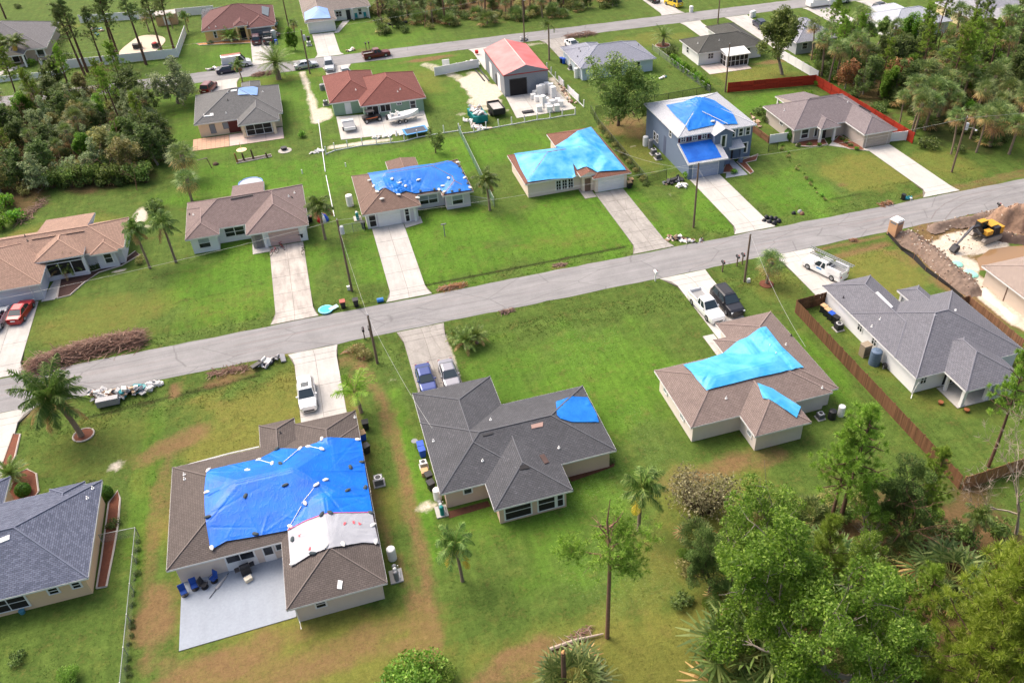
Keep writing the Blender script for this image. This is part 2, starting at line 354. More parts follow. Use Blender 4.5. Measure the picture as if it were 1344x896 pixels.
# ------------------------------------------------------------------ streets
def streetmat(name, ca, cb):
    t = NT(name); w = t.pos()
    s1 = t.noise(t.mapv(w, (.06, 1.6, 1)), 1.0, 5, .6); s2 = t.noise(w, .35, 5, .65); s3 = t.noise(w, 9, 3, .7)
    c = t.mix(t.ramp(s1, [(.3, 0.0), (.7, 1.0)]), ca, cb)
    c = t.mix(1.0, c, t.ramp(s2, [(.3, .86), (.7, 1.06)]), 'MULTIPLY'); c = t.mix(1.0, c, t.ramp(s3, [(.25, .85), (.75, 1.08)]), 'MULTIPLY')
    vo = t.n('ShaderNodeTexVoronoi', feature='DISTANCE_TO_EDGE', Vector=t.mapv(t.mix(.06, w, t.n('ShaderNodeTexNoise', Vector=w, Scale=.8).outputs['Color'], 'ADD'), (.12, .3, 1)), Scale=1.0)
    c = t.mix(t.math('MULTIPLY', t.ramp(vo.outputs['Distance'], [(.0, 1.0), (.014, 0.0)]), .5), c, sc3(ca, .45))
    red = t.math('MULTIPLY', t.ramp(t.noise(t.mapv(w, (.05, 3.5, 1)), 1.0, 3, .5), [(.6, 0.0), (.7, 1.0)]), .25)
    c = t.mix(red, c, srgb(150, 118, 112)); t.bump(s3, .25, .01)
    return t.done(c, .9, 0, .3)
MAT_STREET = streetmat('asphalt', srgb(128, 127, 128), srgb(148, 146, 146))
def street(name, x0, x1, f0, f1, z, st=1.5):
    xs = np.arange(x0, x1, st); mb = MB(); lo = []; hi = []
    for x in xs:
        j0 = (float(fbm(x*.7, 3.3, 4))-.47)*.5; j1 = (float(fbm(x*.7, 8.9, 4))-.47)*.5
        lo.append((x, f0(x)+j0)); hi.append((x, f1(x)+j1))
    for k in range(len(xs)-1):
        m0 = ((lo[k][0]), (lo[k][1]+hi[k][1])/2); m1 = (lo[k+1][0], (lo[k+1][1]+hi[k+1][1])/2)
        mb.poly([(*lo[k], z), (*lo[k+1], z), (*m1, z+.06), (*m0, z+.06)]); mb.poly([(*m0, z+.06), (*m1, z+.06), (*hi[k+1], z), (*hi[k], z)])
        for e in (lo, hi):
            a, b = e[k], e[k+1]; mb.poly([(*a, z), (*b, z), (*b, z-.25), (*a, z-.25)])
    return tag(mb.build(name, MAT_STREET), kind='structure')
street('street', -160, 260, lambda x: 82.0, lambda x: 88.2, .02)
street('back_street', -190, 330, lambda x: 174.6-.012*x, lambda x: 180.5-.012*x, .02)
street('cross_street', -190, 330, lambda x: 262.0, lambda x: 268.0, .02)
# tyre marks and stains on the street
MAT_TYRE = pm('tyre_mark', srgb(124, 119, 118), .9, .2, 3)
MAT_STAIN = pm('road_chalk', srgb(205, 200, 200), .9, .2, 3)
def strip(name, pts, w, mat, z=.09, parent=None):
    mb = MB(); P = [Vector((p[0], p[1], 0)) for p in pts]; L = []; Q = []
    for k, p in enumerate(P):
        d = (P[min(k+1, len(P)-1)]-P[max(0, k-1)]).normalized(); n = Vector((-d.y, d.x, 0))
        L.append(p+n*w/2); Q.append(p-n*w/2)
    def zz(p): return z-.055*abs(p.y-85.1)/3.1 if 81 < p.y < 89 else z
    for k in range(len(P)-1): mb.poly([(L[k].x, L[k].y, zz(L[k])), (Q[k].x, Q[k].y, zz(Q[k])), (Q[k+1].x, Q[k+1].y, zz(Q[k+1])), (L[k+1].x, L[k+1].y, zz(L[k+1]))])
    return mb.build(name, mat, parent)
for k, pp in enumerate(([(1222, 288), (1228, 278), (1240, 268), (1262, 258), (1290, 252), (1330, 244)], [(1240, 288), (1250, 276), (1268, 266), (1300, 257)], [(1160, 285), (1130, 290), (1060, 300), (1000, 308)])):
    tag(strip('tyre_track', [at(*p) for p in pp], .16, MAT_TYRE), kind='structure')

# ------------------------------------------------------------------ concrete drives, slab by slab
def concmat(name, ca, dirt=.25, cracks=.0):
    t = NT(name); w = t.pos(); oi = t.n('ShaderNodeObjectInfo').outputs['Random']
    n1 = t.noise(w, .5, 6, .65); n2 = t.noise(w, 5, 4, .7); n3 = t.noise(t.mapv(w, (1.3, .25, 1)), 1.0, 4, .6)
    c = t.mix(t.ramp(n1, [(.35, 0.0), (.7, 1.0)]), ca, sc3(ca, 1-dirt*.55)); c = t.mix(1.0, c, t.ramp(n3, [(.3, 1-dirt*.6), (.6, 1.0)]), 'MULTIPLY')
    c = t.mix(1.0, c, t.ramp(n2, [(.25, .88), (.75, 1.05)]), 'MULTIPLY')
    c = t.mix(1.0, c, t.ramp(oi, [(0, .93), (1, 1.0)]), 'MULTIPLY')
    sp = t.ramp(t.noise(w, 2.2, 6, .8), [(.62, 0.0), (.72, 1.0)]); c = t.mix(t.math('MULTIPLY', sp, dirt), c, srgb(120, 112, 104))
    if cracks:
        vo = t.n('ShaderNodeTexVoronoi', feature='DISTANCE_TO_EDGE', Vector=w, Scale=.45)
        c = t.mix(t.math('MULTIPLY', t.ramp(vo.outputs['Distance'], [(.0, 1.0), (.02, 0.0)]), cracks), c, srgb(110, 104, 96))
    t.bump(n2, .15, .01); return t.done(c, .85, 0, .3)
CONC_NEW = concmat('concrete_new', srgb(194, 190, 184), .18)
CONC_OLD = concmat('concrete_old', srgb(192, 188, 183), .28)
CONC_GREY = concmat('concrete_grey', srgb(168, 163, 157), .35, .5)
CONC_STAIN = concmat('concrete_stained', srgb(194, 186, 178), .5)
MAT_JOINT = pm('slab_joint', srgb(120, 114, 106), .95)
def slabs(root, quads, mat, z0=-.12, z1=.05, gap=.02, name='slab'):
    for q in quads:
        c = sum((Vector((*p[:2], 0)) for p in q), Vector((0,0,0)))/4
        pts = [(p[0]+(c.x-p[0])*gap/max(.3, abs(c.x-p[0])), p[1]+(c.y-p[1])*gap/max(.3, abs(c.y-p[1]))) for p in q]
        mb = MB(); mb.prism([(x-c.x, y-c.y) for x, y in pts], z0, z1)
        o = mb.build(name, mat, root); o.location = (c.x-root.location.x, c.y-root.location.y, 0)
def driveway(name, xl, xr, yh, ys, fl, fr, rows, cols, mat, flare=2.2, z1=.05):
    """from the house (yh) to the street (ys); fl / fr: how far the apron spreads at the street"""
    s = 1 if ys > yh else -1; EXCL.append((xl, min(yh, ys), xr, max(yh, ys)))
    mb = MB(); yf = ys-s*flare
    base = mb.prism([(xl, yh), (xr, yh), (xr, yf), (xr+fr, ys), (xl-fl, ys), (xl, yf)][::(1 if s < 0 else 1)], -.15, z1-.03)
    root = tag(mb.build(name, MAT_JOINT), kind='structure')
    def lx(y): k = max(0, (s*(y-yf))/flare); k = k*k; return xl-fl*k
    def rx(y): k = max(0, (s*(y-yf))/flare); k = k*k; return xr+fr*k
    ysn = [yh+(yf-yh)*k/rows for k in range(rows+1)]+[yf+(ys-yf)*k/2 for k in (1, 2)]
    for a, b in zip(ysn[:-1], ysn[1:]):
        for c in range(cols):
            u0, u1 = c/cols, (c+1)/cols
            A = lx(a)+(rx(a)-lx(a))*u0; B = lx(a)+(rx(a)-lx(a))*u1; C = lx(b)+(rx(b)-lx(b))*u1; D = lx(b)+(rx(b)-lx(b))*u0
            q = [(A, a), (B, a), (C, b), (D, b)]; slabs(root, [q if s > 0 else q[::-1]], mat, -.1, z1)
    return root
driveway('driveway', -7.45, -2.75, 66.0, 81.85, .6, .3, 3, 2, CONC_OLD)
driveway('driveway', 4.9, 9.75, 66.8, 81.85, .5, .3, 3, 2, CONC_GREY)
driveway('driveway', 39.3, 44.05, 67.2, 81.85, 1.5, .1, 3, 2, CONC_NEW)
driveway('driveway', 54.3, 59.3, 69.9, 81.85, .5, .5, 3, 2, CONC_NEW)
driveway('driveway', -42.4, -37.2, 103.5, 88.4, 0.2, .9, 3, 2, CONC_OLD)
driveway('driveway', -9.0, -4.5, 106.8, 88.4, .7, .5, 4, 2, CONC_STAIN)
driveway('driveway', 4.95, 9.4, 107.0, 88.4, .8, .5, 4, 2, CONC_OLD)
driveway('driveway', 37.7, 42.15, 106.0, 88.4, .9, .6, 5, 2, CONC_GREY)
driveway('driveway', 52.6, 57.6, 105.2, 88.4, 1.0, .3, 4, 2, CONC_NEW)
driveway('driveway', 83.3, 87.7, 105.3, 88.4, 1.6, .3, 2, 1, CONC_NEW)
driveway('driveway', -17.8, -12.2, 160.5, 174.6, .4, .6, 3, 2, CONC_NEW)
driveway('driveway', 4.6, 9.3, 161.5, 174.4, .4, .6, 3, 2, CONC_NEW)
driveway('driveway', 50.2, 55.2, 160.8, 173.9, .9, .5, 3, 2, CONC_GREY)
driveway('driveway', 81.9, 86.0, 161.5, 173.4, .4, .4, 3, 2, CONC_NEW)
driveway('driveway', 92.6, 97.4, 150, 173.2, .4, .4, 3, 2, CONC_OLD)
driveway('driveway', -9.0, -4.6, 197.5, 180.8, .3, .3, 3, 2, CONC_OLD)
driveway('driveway', 4.0, 8.6, 196.0, 180.6, .7, .6, 3, 2, CONC_NEW)
driveway('driveway', 80.3, 85.0, 196.0, 179.7, .5, .5, 3, 2, CONC_OLD)
driveway('driveway', 112, 118, 160.0, 172.8, .5, .5, 3, 2, CONC_OLD)
driveway('driveway', 126, 131, 155.0, 172.8, .5, .5, 3, 2, CONC_OLD)
driveway('driveway', 34.5, 39.5, 161.2, 174.0, .5, .8, 3, 2, CONC_NEW)
driveway('driveway', -40.6, -35.7, 69.0, 81.85, .4, 1.5, 3, 2, CONC_NEW)
def pad(name, poly, mat, z1=.06, label=None, cols=1, rows=1):
    EXCL.append((min(p[0] for p in poly), min(p[1] for p in poly), max(p[0] for p in poly), max(p[1] for p in poly)))
    root = tag(MB().prism(poly, -.12, z1-.03).build(name, MAT_JOINT), kind='structure')
    def P(u, v):
        a, b, c, d = [Vector((*p, 0)) for p in poly]; return (a*(1-u)+b*u)*(1-v)+(d*(1-u)+c*u)*v
    for i in range(cols):
        for j in range(rows):
            q = [P(i/cols, j/rows), P((i+1)/cols, j/rows), P((i+1)/cols, (j+1)/rows), P(i/cols, (j+1)/rows)]
            slabs(root, [[(p.x, p.y) for p in q]], mat, -.1, z1)
    return root
MAT_PATIO = concmat('painted_patio', srgb(156, 164, 175), .14)
MAT_PAVER = pm('clay_paver', srgb(196, 158, 132), .9, .18, 3, .3, 30)
pad('patio', [(-18.62, 45.85), (-9.5, 46.05), (-9.5, 52.9), (-18.62, 52.9)], MAT_PATIO, .07)
pad('patio', [(-19.7, 142.7), (-13.9, 142.5), (-13.9, 147.4), (-19.7, 147.4)], MAT_PAVER, .06, None, 8, 6)
pad('patio', [(-13.85, 142.5), (-5.0, 142.45), (-5.0, 147.4), (-13.85, 147.4)], concmat('pink_slab', srgb(206, 186, 176), .15), .065, None, 3, 2)
pad('patio', [(4.05, 138.4), (18.9, 136.9), (19.5, 146.2), (4.3, 148.5)], CONC_NEW, .06, None, 4, 2)
pad('yard_slab', [(34.1, 136.5), (45.1, 136.8), (44.3, 147.2), (34.8, 147.1)], CONC_NEW, .06, None, 3, 3)
pad('patio', [(74.2, 143.2), (83.1, 143.1), (83.2, 148.0), (74.4, 148.0)], concmat('patio_pale', srgb(200, 186, 178), .15), .06, None, 3, 2)
pad('walkway', [(37.8, 64.6), (39.2, 64.6), (39.2, 69.2), (37.8, 69.2)], CONC_OLD, .05, None, 1, 3)
pad('walkway', [(-36.9, 103.2), (-35.3, 103.2), (-33.9, 108.1), (-36.0, 108.1)], CONC_OLD, .05, None, 1, 3)
pad('walkway', [(-11.2, 105.7), (-8.95, 105.7), (-8.95, 108.5), (-11.2, 108.5)], CONC_NEW, .06)
pad('walkway', [(9.45, 105.6), (12.0, 106.2), (12.0, 108.2), (9.45, 108.2)], CONC_NEW, .06)
pad('walkway', [(35.8, 104.9), (37.6, 104.9), (37.6, 108.3), (35.8, 108.3)], CONC_GREY, .06)
pad('walkway', [tuple(at(*p)[:2]) for p in ((952.5, 234), (981.5, 229.5), (962, 210), (955, 210))], concmat('walk_grey', srgb(160, 164, 172), .1), .05, None, 1, 3)
pad('walkway', [(78.4, 108.2), (83.3, 104.2), (83.3, 105.4), (79.9, 109.3)], CONC_NEW, .05, None, 3, 1)
pad('walkway', [(8.6, 195.2), (9.7, 195.2), (13.0, 203.0), (11.4, 203.0)], CONC_NEW, .05, None, 1, 3)
pad('walkway', [(-61, 193.2), (-59, 192.2), (-52.5, 199), (-54, 199.5)], CONC_OLD, .05, None, 3, 1)
pad('lanai_slab', [(57.2, 49.4), (64.0, 49.4), (64.0, 52.8), (57.2, 52.8)], CONC_OLD, .08)
# ------------------------------------------------------------------ houses
WHITE = pm('white_trim', srgb(226, 226, 226), .6, .05)
GLASS = NT('dark_glass').done(srgb(34, 36, 42), .12, 0, .6)
_tt = NT('dark_glass_v'); GLASS = _tt.done(_tt.ramp(_tt.noise(_tt.pos(), .7, 3), [(.35, srgb(22, 23, 27)), (.7, srgb(62, 66, 74))]), .12, 0, .6)
SCREEN = pm('insect_screen', srgb(40, 36, 36), .7, .3, .8)
BLIND = pm('window_blind', srgb(150, 160, 165), .4, .15, 1)
DARK = pm('dark_metal', srgb(50, 50, 54), .5, .15)
GREY = pm('grey_metal', srgb(128, 130, 134), .5, .12)
PLASTIC_W = pm('white_plastic', srgb(228, 228, 226), .4, .05)
CAPM = {}
def union_edges(rects):
    xs = sorted({v for r in rects for v in (r[0], r[2])}); ys = sorted({v for r in rects for v in (r[1], r[3])})
    def inside(i, j):
        if i < 0 or j < 0 or i >= len(xs)-1 or j >= len(ys)-1: return False
        cx = (xs[i]+xs[i+1])/2; cy = (ys[j]+ys[j+1])/2
        return any(r[0] < cx < r[2] and r[1] < cy < r[3] for r in rects)
    E = []; cells = []
    for i in range(len(xs)-1):
        for j in range(len(ys)-1):
            if not inside(i, j): continue
            cells.append((xs[i], ys[j], xs[i+1], ys[j+1]))
            if not inside(i, j-1): E.append((xs[i], ys[j], xs[i+1], ys[j], 0, -1))
            if not inside(i, j+1): E.append((xs[i], ys[j+1], xs[i+1], ys[j+1], 0, 1))
            if not inside(i-1, j): E.append((xs[i], ys[j], xs[i], ys[j+1], -1, 0))
            if not inside(i+1, j): E.append((xs[i+1], ys[j], xs[i+1], ys[j+1], 1, 0))
    return E, cells
class House:
    def __init__(s, name, label, rects, roofm, wallm, pitch=.4, ze=2.55, ov=.5, zpick=2.7, trim=None, cat='house', capm=None):
        k = (CAM_H-ze)/(CAM_H-zpick); s.ze = ze; s.ov = ov; s.rects = []; s.trim = trim or WHITE
        for i, r in enumerate(rects):
            kind = r[4] if len(r) > 4 else 'hip'; opt = r[5] if len(r) > 5 else {}
            EXCL.append(tuple(v*k for v in r[:4])); s.rects.append(dict(r=tuple(v*k for v in r[:4]), k=kind, p=opt.get('p', pitch), dz=opt.get('dz', 0)+.004*i, open=opt.get('open', False)))
        x0 = min(q['r'][0] for q in s.rects); x1 = max(q['r'][2] for q in s.rects); y0 = min(q['r'][1] for q in s.rects); y1 = max(q['r'][3] for q in s.rects)
        s.root = thing(name, label, cat, ((x0+x1)/2, (y0+y1)/2, 0)); s.wallm = wallm; s.roofm = roofm
        rf = MB(); cap = MB(); gab = MB()
        for q in s.rects: s._roof(rf, cap, gab, q)
        s.roof = rf.build('roof', roofm, s.root, True); cap.build('ridge_cap', capm or CAPM.get(roofm.name) or roofm, s.root, True)
        for k in range(len(gab.f)): g1 = MB(); g1.poly([gab.v[i] for i in gab.f[k]]); g1.build('gable', wallm, s.root, True)
        grp = {}
        for q in s.rects: grp.setdefault(round(q['dz'], 1), []).append(q)
        fa = MB(); so = MB()
        for dz, qs in grp.items():
            E, cells = union_edges([q['r'] for q in qs]); z = ze+dz
            for (a, b, c, d, nx, ny) in E:
                if nx == 0: fa.box(a, b-.02 if ny < 0 else b-.0, z-.19, c, b+.0 if ny < 0 else b+.02, z-.012)
                else: fa.box(a-.02 if nx < 0 else a, b, z-.19, a if nx < 0 else a+.02, d, z-.012)
            for c in cells: so.poly([(c[0], c[1], z-.17), (c[0], c[3], z-.17), (c[2], c[3], z-.17), (c[2], c[1], z-.17)])
        fa.build('fascia', s.trim, s.root, True); so.build('soffit', s.trim, s.root, True)
        s.wr = []
        wl = MB()
        for q in s.rects:
            if not q['open']: r = q['r']; s.wr.append((r[0]+ov, r[1]+ov, r[2]-ov, r[3]-ov))
        E, cells = union_edges(s.wr)
        for (a, b, c, d, nx, ny) in E: wl.poly([(a, b, -.1), (c, d, -.1), (c, d, ze-.17), (a, b, ze-.17)])
        s.wall = wl.build('wall', wallm, s.root, True)
    def _roof(s, rf, cap, gab, q):
        x0, y0, x1, y1 = q['r']; z = s.ze+q['dz']; p = q['p']; w = x1-x0; h = y1-y0
        def plane(pts, o, u, v):
            L = math.sqrt(1+p*p); uv = []
            for P in pts:
                d = Vector(P)-Vector(o); uv.append((d.dot(Vector(u))+o[0]*.37, Vector((d.x*v[0]+d.y*v[1], 0, 0)).x*L))
            rf.poly(pts, uv)
        def line(a, b): cap.tube([Vector(a)+Vector((0,0,.0)), Vector(b)+Vector((0,0,.0))], .085, 4)
        A, B, C, D = (x0,y0,z), (x1,y0,z), (x1,y1,z), (x0,y1,z)
        if q['k'] == 'flat':
            rf.poly([A, B, (x1,y1,z+p*h), (x0,y1,z+p*h)], [(x0,0), (x1,0), (x1,h), (x0,h)])
            gab.poly([A, D, (x0,y1,z+p*h)]); gab.poly([B, C, (x1,y1,z+p*h)]); return
        if q['k'] == 'flatn':
            rf.poly([D, C, (x1,y0,z+p*h), (x0,y0,z+p*h)], [(x0,0), (x1,0), (x1,h), (x0,h)])
            gab.poly([A, D, (x0,y0,z+p*h)]); gab.poly([B, C, (x1,y0,z+p*h)]); return
        if q['k'] == 'gx' or (q['k'] == 'hip' and w >= h):
            i = 0 if q['k'] == 'gx' else h/2; rz = z+p*h/2; M = (x0+i, (y0+y1)/2, rz); N = (x1-i, (y0+y1)/2, rz)
            plane([A, B, N, M], A, (1,0,0), (0,1)); plane([C, D, M, N], C, (-1,0,0), (0,-1))
            if i:
                plane([D, A, M], D, (0,-1,0), (1,0)); plane([B, C, N], B, (0,1,0), (-1,0))
                for e, f in ((A, M), (D, M), (B, N), (C, N)): line(e, f)
            else: gab.poly([D, A, (x0, (y0+y1)/2, rz)]); gab.poly([B, C, (x1, (y0+y1)/2, rz)])
            line(M, N)
        else:
            i = 0 if q['k'] == 'gy' else w/2; rz = z+p*w/2; M = ((x0+x1)/2, y0+i, rz); N = ((x0+x1)/2, y1-i, rz)
            plane([B, C, N, M], B, (0,1,0), (-1,0)); plane([D, A, M, N], D, (0,-1,0), (1,0))
            if i:
                plane([A, B, M], A, (1,0,0), (0,1)); plane([C, D, N], C, (-1,0,0), (0,-1))
                for e, f in ((A, M), (B, M), (C, N), (D, N)): line(e, f)
            else: gab.poly([A, B, ((x0+x1)/2, y0, rz)]); gab.poly([C, D, ((x0+x1)/2, y1, rz)])
            line(M, N)
    def z(s, x, y):
        best = -1
        for q in s.rects:
            x0, y0, x1, y1 = q['r']
            dx = min(x-x0, x1-x); dy = min(y-y0, y1-y)
            if min(dx, dy) < -.6: continue
            k = q['k']; h = dx if k == 'gy' else dy if k == 'gx' else min(dx, dy)
            if k == 'hip': h = min(dx, dy)
            if k == 'flat': h = y-y0
            if k == 'flatn': h = y1-y
            best = max(best, s.ze+q['dz']+q['p']*h)
        return best
    def pt(s, px, py):
        """point of the roof seen at photo position"""
        z = 9.5
        while z > 1.5:
            P = at(px, py, z); r = s.z(P.x, P.y)
            if r >= z: return Vector((P.x, P.y, r))
            z -= .02
        return at(px, py, s.ze)
    def wall_plane(s, face, hint):
        idx = {'S': 1, 'N': 3, 'W': 0, 'E': 2}[face]; return min((r[idx] for r in s.wr), key=lambda v: abs(v-hint))
    def _put(s, name, face, plane, a0, a1, z0, z1, mat, d0, d1, parent=None):
        mb = MB()
        if face == 'S': mb.box(a0, plane-d1, z0, a1, plane-d0, z1)
        if face == 'N': mb.box(a0, plane+d0, z0, a1, plane+d1, z1)
        if face == 'W': mb.box(plane-d1, a0, z0, plane-d0, a1, z1)
        if face == 'E': mb.box(plane+d0, a0, z0, plane+d1, a1, z1)
        return mb.build(name, mat, parent or s.root, True)
    def window(s, face, plane, a0, a1, z0=.95, z1=2.1, cols=1, rows=2, mat=None, fm=None, fw=.07, name='window'):
        mb = MB(); fm = fm or s.trim
        def b(u0, u1, w0, w1, d0, d1):
            if face == 'S': mb.box(u0, plane-d1, w0, u1, plane-d0, w1)
            if face == 'N': mb.box(u0, plane+d0, w0, u1, plane+d1, w1)
            if face == 'W': mb.box(plane-d1, u0, w0, plane-d0, u1, w1)
            if face == 'E': mb.box(plane+d0, u0, w0, plane+d1, u1, w1)
        b(a0-fw, a1+fw, z0-fw, z0, .003, .08); b(a0-fw, a1+fw, z1, z1+fw, .003, .08)
        for i in range(cols+1):
            u = a0+(a1-a0)*i/cols; h = fw/2 if 0 < i < cols else fw
            b(u-h if i else a0-fw, u+h if i < cols else a1+fw, z0, z1, .005, .075)
        for j in range(1, rows): w = z0+(z1-z0)*j/rows; b(a0, a1, w-fw*.35, w+fw*.35, .004, .07)
        f = mb.build(name, fm, s.root, True)
        for i in range(cols):
            for j in range(rows):
                g = .015
                s._put('pane', face, plane, a0+(a1-a0)*i/cols+g, a0+(a1-a0)*(i+1)/cols-g, z0+(z1-z0)*j/rows+g, z0+(z1-z0)*(j+1)/rows-g, (mat if not isinstance(mat, list) else mat[j % len(mat)]) or GLASS, .012, .035, f).matrix_parent_inverse.identity()
        return f
    def gdoor(s, face, plane, a0, a1, h=2.1, mat=None, n=4):
        d = s._put('garage_door', face, plane, a0-.08, a1+.08, 0.0, h+.08, s.trim, .003, .03)
        for k in range(n): s._put('door_panel', face, plane, a0, a1, .03+k*h/n, (k+1)*h/n, mat or WHITE, .034, .06, d)
        return d
    def door(s, face, plane, a0, a1, h=2.05, mat=None, glass=False):
        d = s._put('door', face, plane, a0, a1, 0.05, h, mat or WHITE, .004, .06)
        if glass: s._put('pane', face, plane, a0+.12, a1-.12, .9, h-.15, GLASS, .062, .075, d)
        else: s._put('handle', face, plane, a1-.14, a1-.08, .95, 1.02, GREY, .062, .09, d)
        return d
    def column(s, x, y, h=None, w=.32, mat=None):
        return MB().box(x-w/2, y-w/2, 0, x+w/2, y+w/2, h or s.ze-.17).build('column', mat or s.trim, s.root, True)
    def vents(s, *pts):
        for p in pts:
            P = s.pt(*p[:2]); mb = MB(); mb.cyl(P.x, P.y, P.z-.05, P.z+.28, .055, 8); mb.cyl(P.x, P.y, P.z-.02, P.z+.05, .13, 8)
            mb.build('vent_pipe', PLASTIC_W if len(p) < 3 else DARK, s.roof, True)
    def patch(s, name, px, mat, off=.03):
        """flat piece lying on the roof: corner photo positions"""
        P = [s.pt(*p) for p in px]; mb = MB()
        top = [(p.x, p.y, p.z+off+.05) for p in P]; bot = [(p.x, p.y, p.z+off-.05) for p in P]
        mb.poly(top); n = len(P)
        for k in range(n): mb.poly([bot[k], bot[(k+1) % n], top[(k+1) % n], top[k]])
        return mb.build(name, mat, s.roof, True)
    def screen_wall(s, face, plane, a0, a1, h=2.3, cols=3, kick=.5, mat=None, fm=None):
        return s.window(face, plane, a0, a1, kick, h, cols, 2, mat or SCREEN, fm or s.trim, .06, 'screen_panel')
def K(v, ze=2.55): return v*(CAM_H-ze)/(CAM_H-2.7)

def stucco(name, r, g, b): return pm(name, srgb(r, g, b), .9, .06, .6, .25, 40)
def rm(name, r, g, b, st=.25, streak=0.0, d=.16):
    c = srgb(r, g, b); CAPM[name] = pm(name+'_cap', sc3(c, 1.12), .9, .2, 4); return roofmat(name, sc3(c, 1-d), sc3(c, 1+d), st, streak)

# --- the house with the slate-blue roof, cut by the left edge
CAPM['shingle_slate_blue'] = pm('slate_cap', srgb(104, 110, 128), .9, .2, 4)
RA = roofmat('shingle_slate_blue', srgb(76, 83, 102), srgb(116, 122, 142), .15)
hA = House('slate_roof_house', 'cream house with slate blue shingle roof at the lower left edge', [(-45, 53.4, -25.2, 64.8), (-42.5, 57, -33.45, 68.14), (-29.7, 60, -26.7, 65.15)], RA, stucco('wall_cream', 226, 194, 156), .36)
_sp = hA.wall_plane('S', 54.1)
hA.window('S', _sp, -28.7, -27.9, 1.2, 1.9, 1, 2); hA.window('S', _sp, -26.5+.0, -25.95-.15, 1.2, 1.9, 1, 2) if False else hA.window('S', _sp, -26.9, -26.2, 1.2, 1.9, 1, 2)
hA.window('S', _sp, -34.6, -30.4, .5, 2.1, 3, 2, SCREEN); hA.vents((122, 641), (115, 654)); hA.patch('ridge_vent', [(-12, 712), (13, 702), (13, 708), (-12, 718)], WHITE)
# --- the house under the big royal blue tarp
RB1 = rm('shingle_brown', 106, 97, 93, .3, .18)
hB1 = House('brown_roof_house', 'beige house with brown roof under a large royal blue tarp', [(-19.05, 52.0, -1.85, 64.35), (-7.75, 55, -1.8, 66.65), (-11.1, 57, -7.72, 67.54), (-9.8, 44.9, -1.84, 58.5)], RB1, stucco('wall_beige', 214, 200, 188), .33)
_sp = hB1.wall_plane('S', 52.6); x1 = at(297, 735, 1.3).x
hB1.window('S', _sp, x1, x1+2.35, 1.05, 2.15, 2, 1); hB1._put('kick_panel', 'S', _sp, x1-.1, x1+2.45, .05, .95, WHITE, .004, .05)
x2 = at(345, 722, 1.2).x; hB1.door('S', _sp, x2, x2+.95, 2.05, WHITE, True); hB1.window('S', _sp, x2+1.1, x2+2.0, 1.15, 2.1, 1, 1)
_rp = hB1.wall_plane('S', 45.6); x3 = at(414, 795, 1.6).x; hB1.window('S', _rp, x3, x3+.85, 1.2, 2.0, 1, 2)
hB1.vents((242, 623), (242.5, 629), (368, 568, 1), (466, 548)); hB1.patch('skylight', [(443, 773), (450, 762.5), (449.5, 763), (449, 762)] if False else [(442.5, 772.5), (448.5, 773.5), (450, 762.5), (444, 761.5)], PLASTIC_W)
gt = MB().tube([at(226, 615, 2.5), at(300, 595, 2.5), at(340, 586, 2.5)], .06, 6); gt.build('gutter', WHITE, hB1.root, True)
MB().tube([(-9.25, 45.4, 2.3), (-9.25, 45.4, .35), (-9.2, 44.7, .15)], .05, 6).build('downspout', WHITE, hB1.root, True)
# --- charcoal roof house in the middle
RB2 = rm('shingle_charcoal', 92, 93, 98, .35, .55)
hB2 = House('charcoal_roof_house', 'tan house with weathered charcoal roof and a small blue tarp', [(4.1, 52.85, 20.97, 62.66), (4.1, 52.85, 12.3, 67.3), (8.25, 49.45, 15.52, 61.0)], RB2, stucco('wall_tan', 214, 186, 166), .34)
_sp = hB2.wall_plane('S', 53.4); _rp = hB2.wall_plane('S', 50)
hB2.window('S', _rp, 9.25, 11.75, .35, 2.15, 1, 2, SCREEN); hB2.window('S', _rp, 12.35, 14.0, .35, 2.15, 1, 2, SCREEN); hB2.window('S', _rp, 14.15, 14.8, .35, 2.15, 1, 2, SCREEN)
x1 = at(614, 644, 1.6).x; hB2.window('S', _sp, x1-.4, x1+.4, 1.3, 2.0, 1, 1)
hB2.vents((569, 579), (644, 551), (633.5, 605), (733.5, 588)); hB2.patch('repair_board', [(697, 558), (713, 554), (712.5, 560), (698, 563)], pm('weathered_board', srgb(170, 140, 130), .9, .2))
hB2.patch('missing_shingle_patch', [(708, 598), (714, 596), (721, 607), (715, 609)], pm('bare_deck', srgb(92, 74, 70), .95, .3, 3)); hB2.patch('ridge_vent', [(633, 570), (647, 567), (647, 570), (634, 573)], DARK)
hB2.patch('missing_shingle_patch', [(682, 612), (692, 609), (695, 615), (683, 617)], pm('bare_felt', srgb(52, 50, 52), .95, .2))
# --- taupe roof with sky blue tarps
RB3 = rm('shingle_taupe', 140, 124, 118, .25)
hB3 = House('taupe_roof_house', 'pale house with taupe roof and two sky blue tarps beside the plank fence', [(28.85, 53.32, 44.5, 62.5), (38.5, 53.7, 45.4, 67.75), (36.95, 58, 42, 65.15), (34.1, 50.2, 40.2, 60.0)], RB3, stucco('wall_pale', 222, 212, 204), .34)
_wp = hB3.wall_plane('W', 29.4)
for yy in (60.6, 56.4): hB3.window('W', _wp, yy-.45, yy+.45, 1.0, 2.1, 1, 2, BLIND)
_w2 = hB3.wall_plane('W', 34.7); hB3.window('W', _w2, 51.6, 52.5, 1.0, 2.1, 1, 2, BLIND); hB3.gdoor('N', hB3.wall_plane('N', 67.4), 39.5, 44.4)
hB3.vents((1010, 455), (1018, 465), (1031.5, 452.5), (953, 523), (1038.5, 441, 1), (1079, 509))
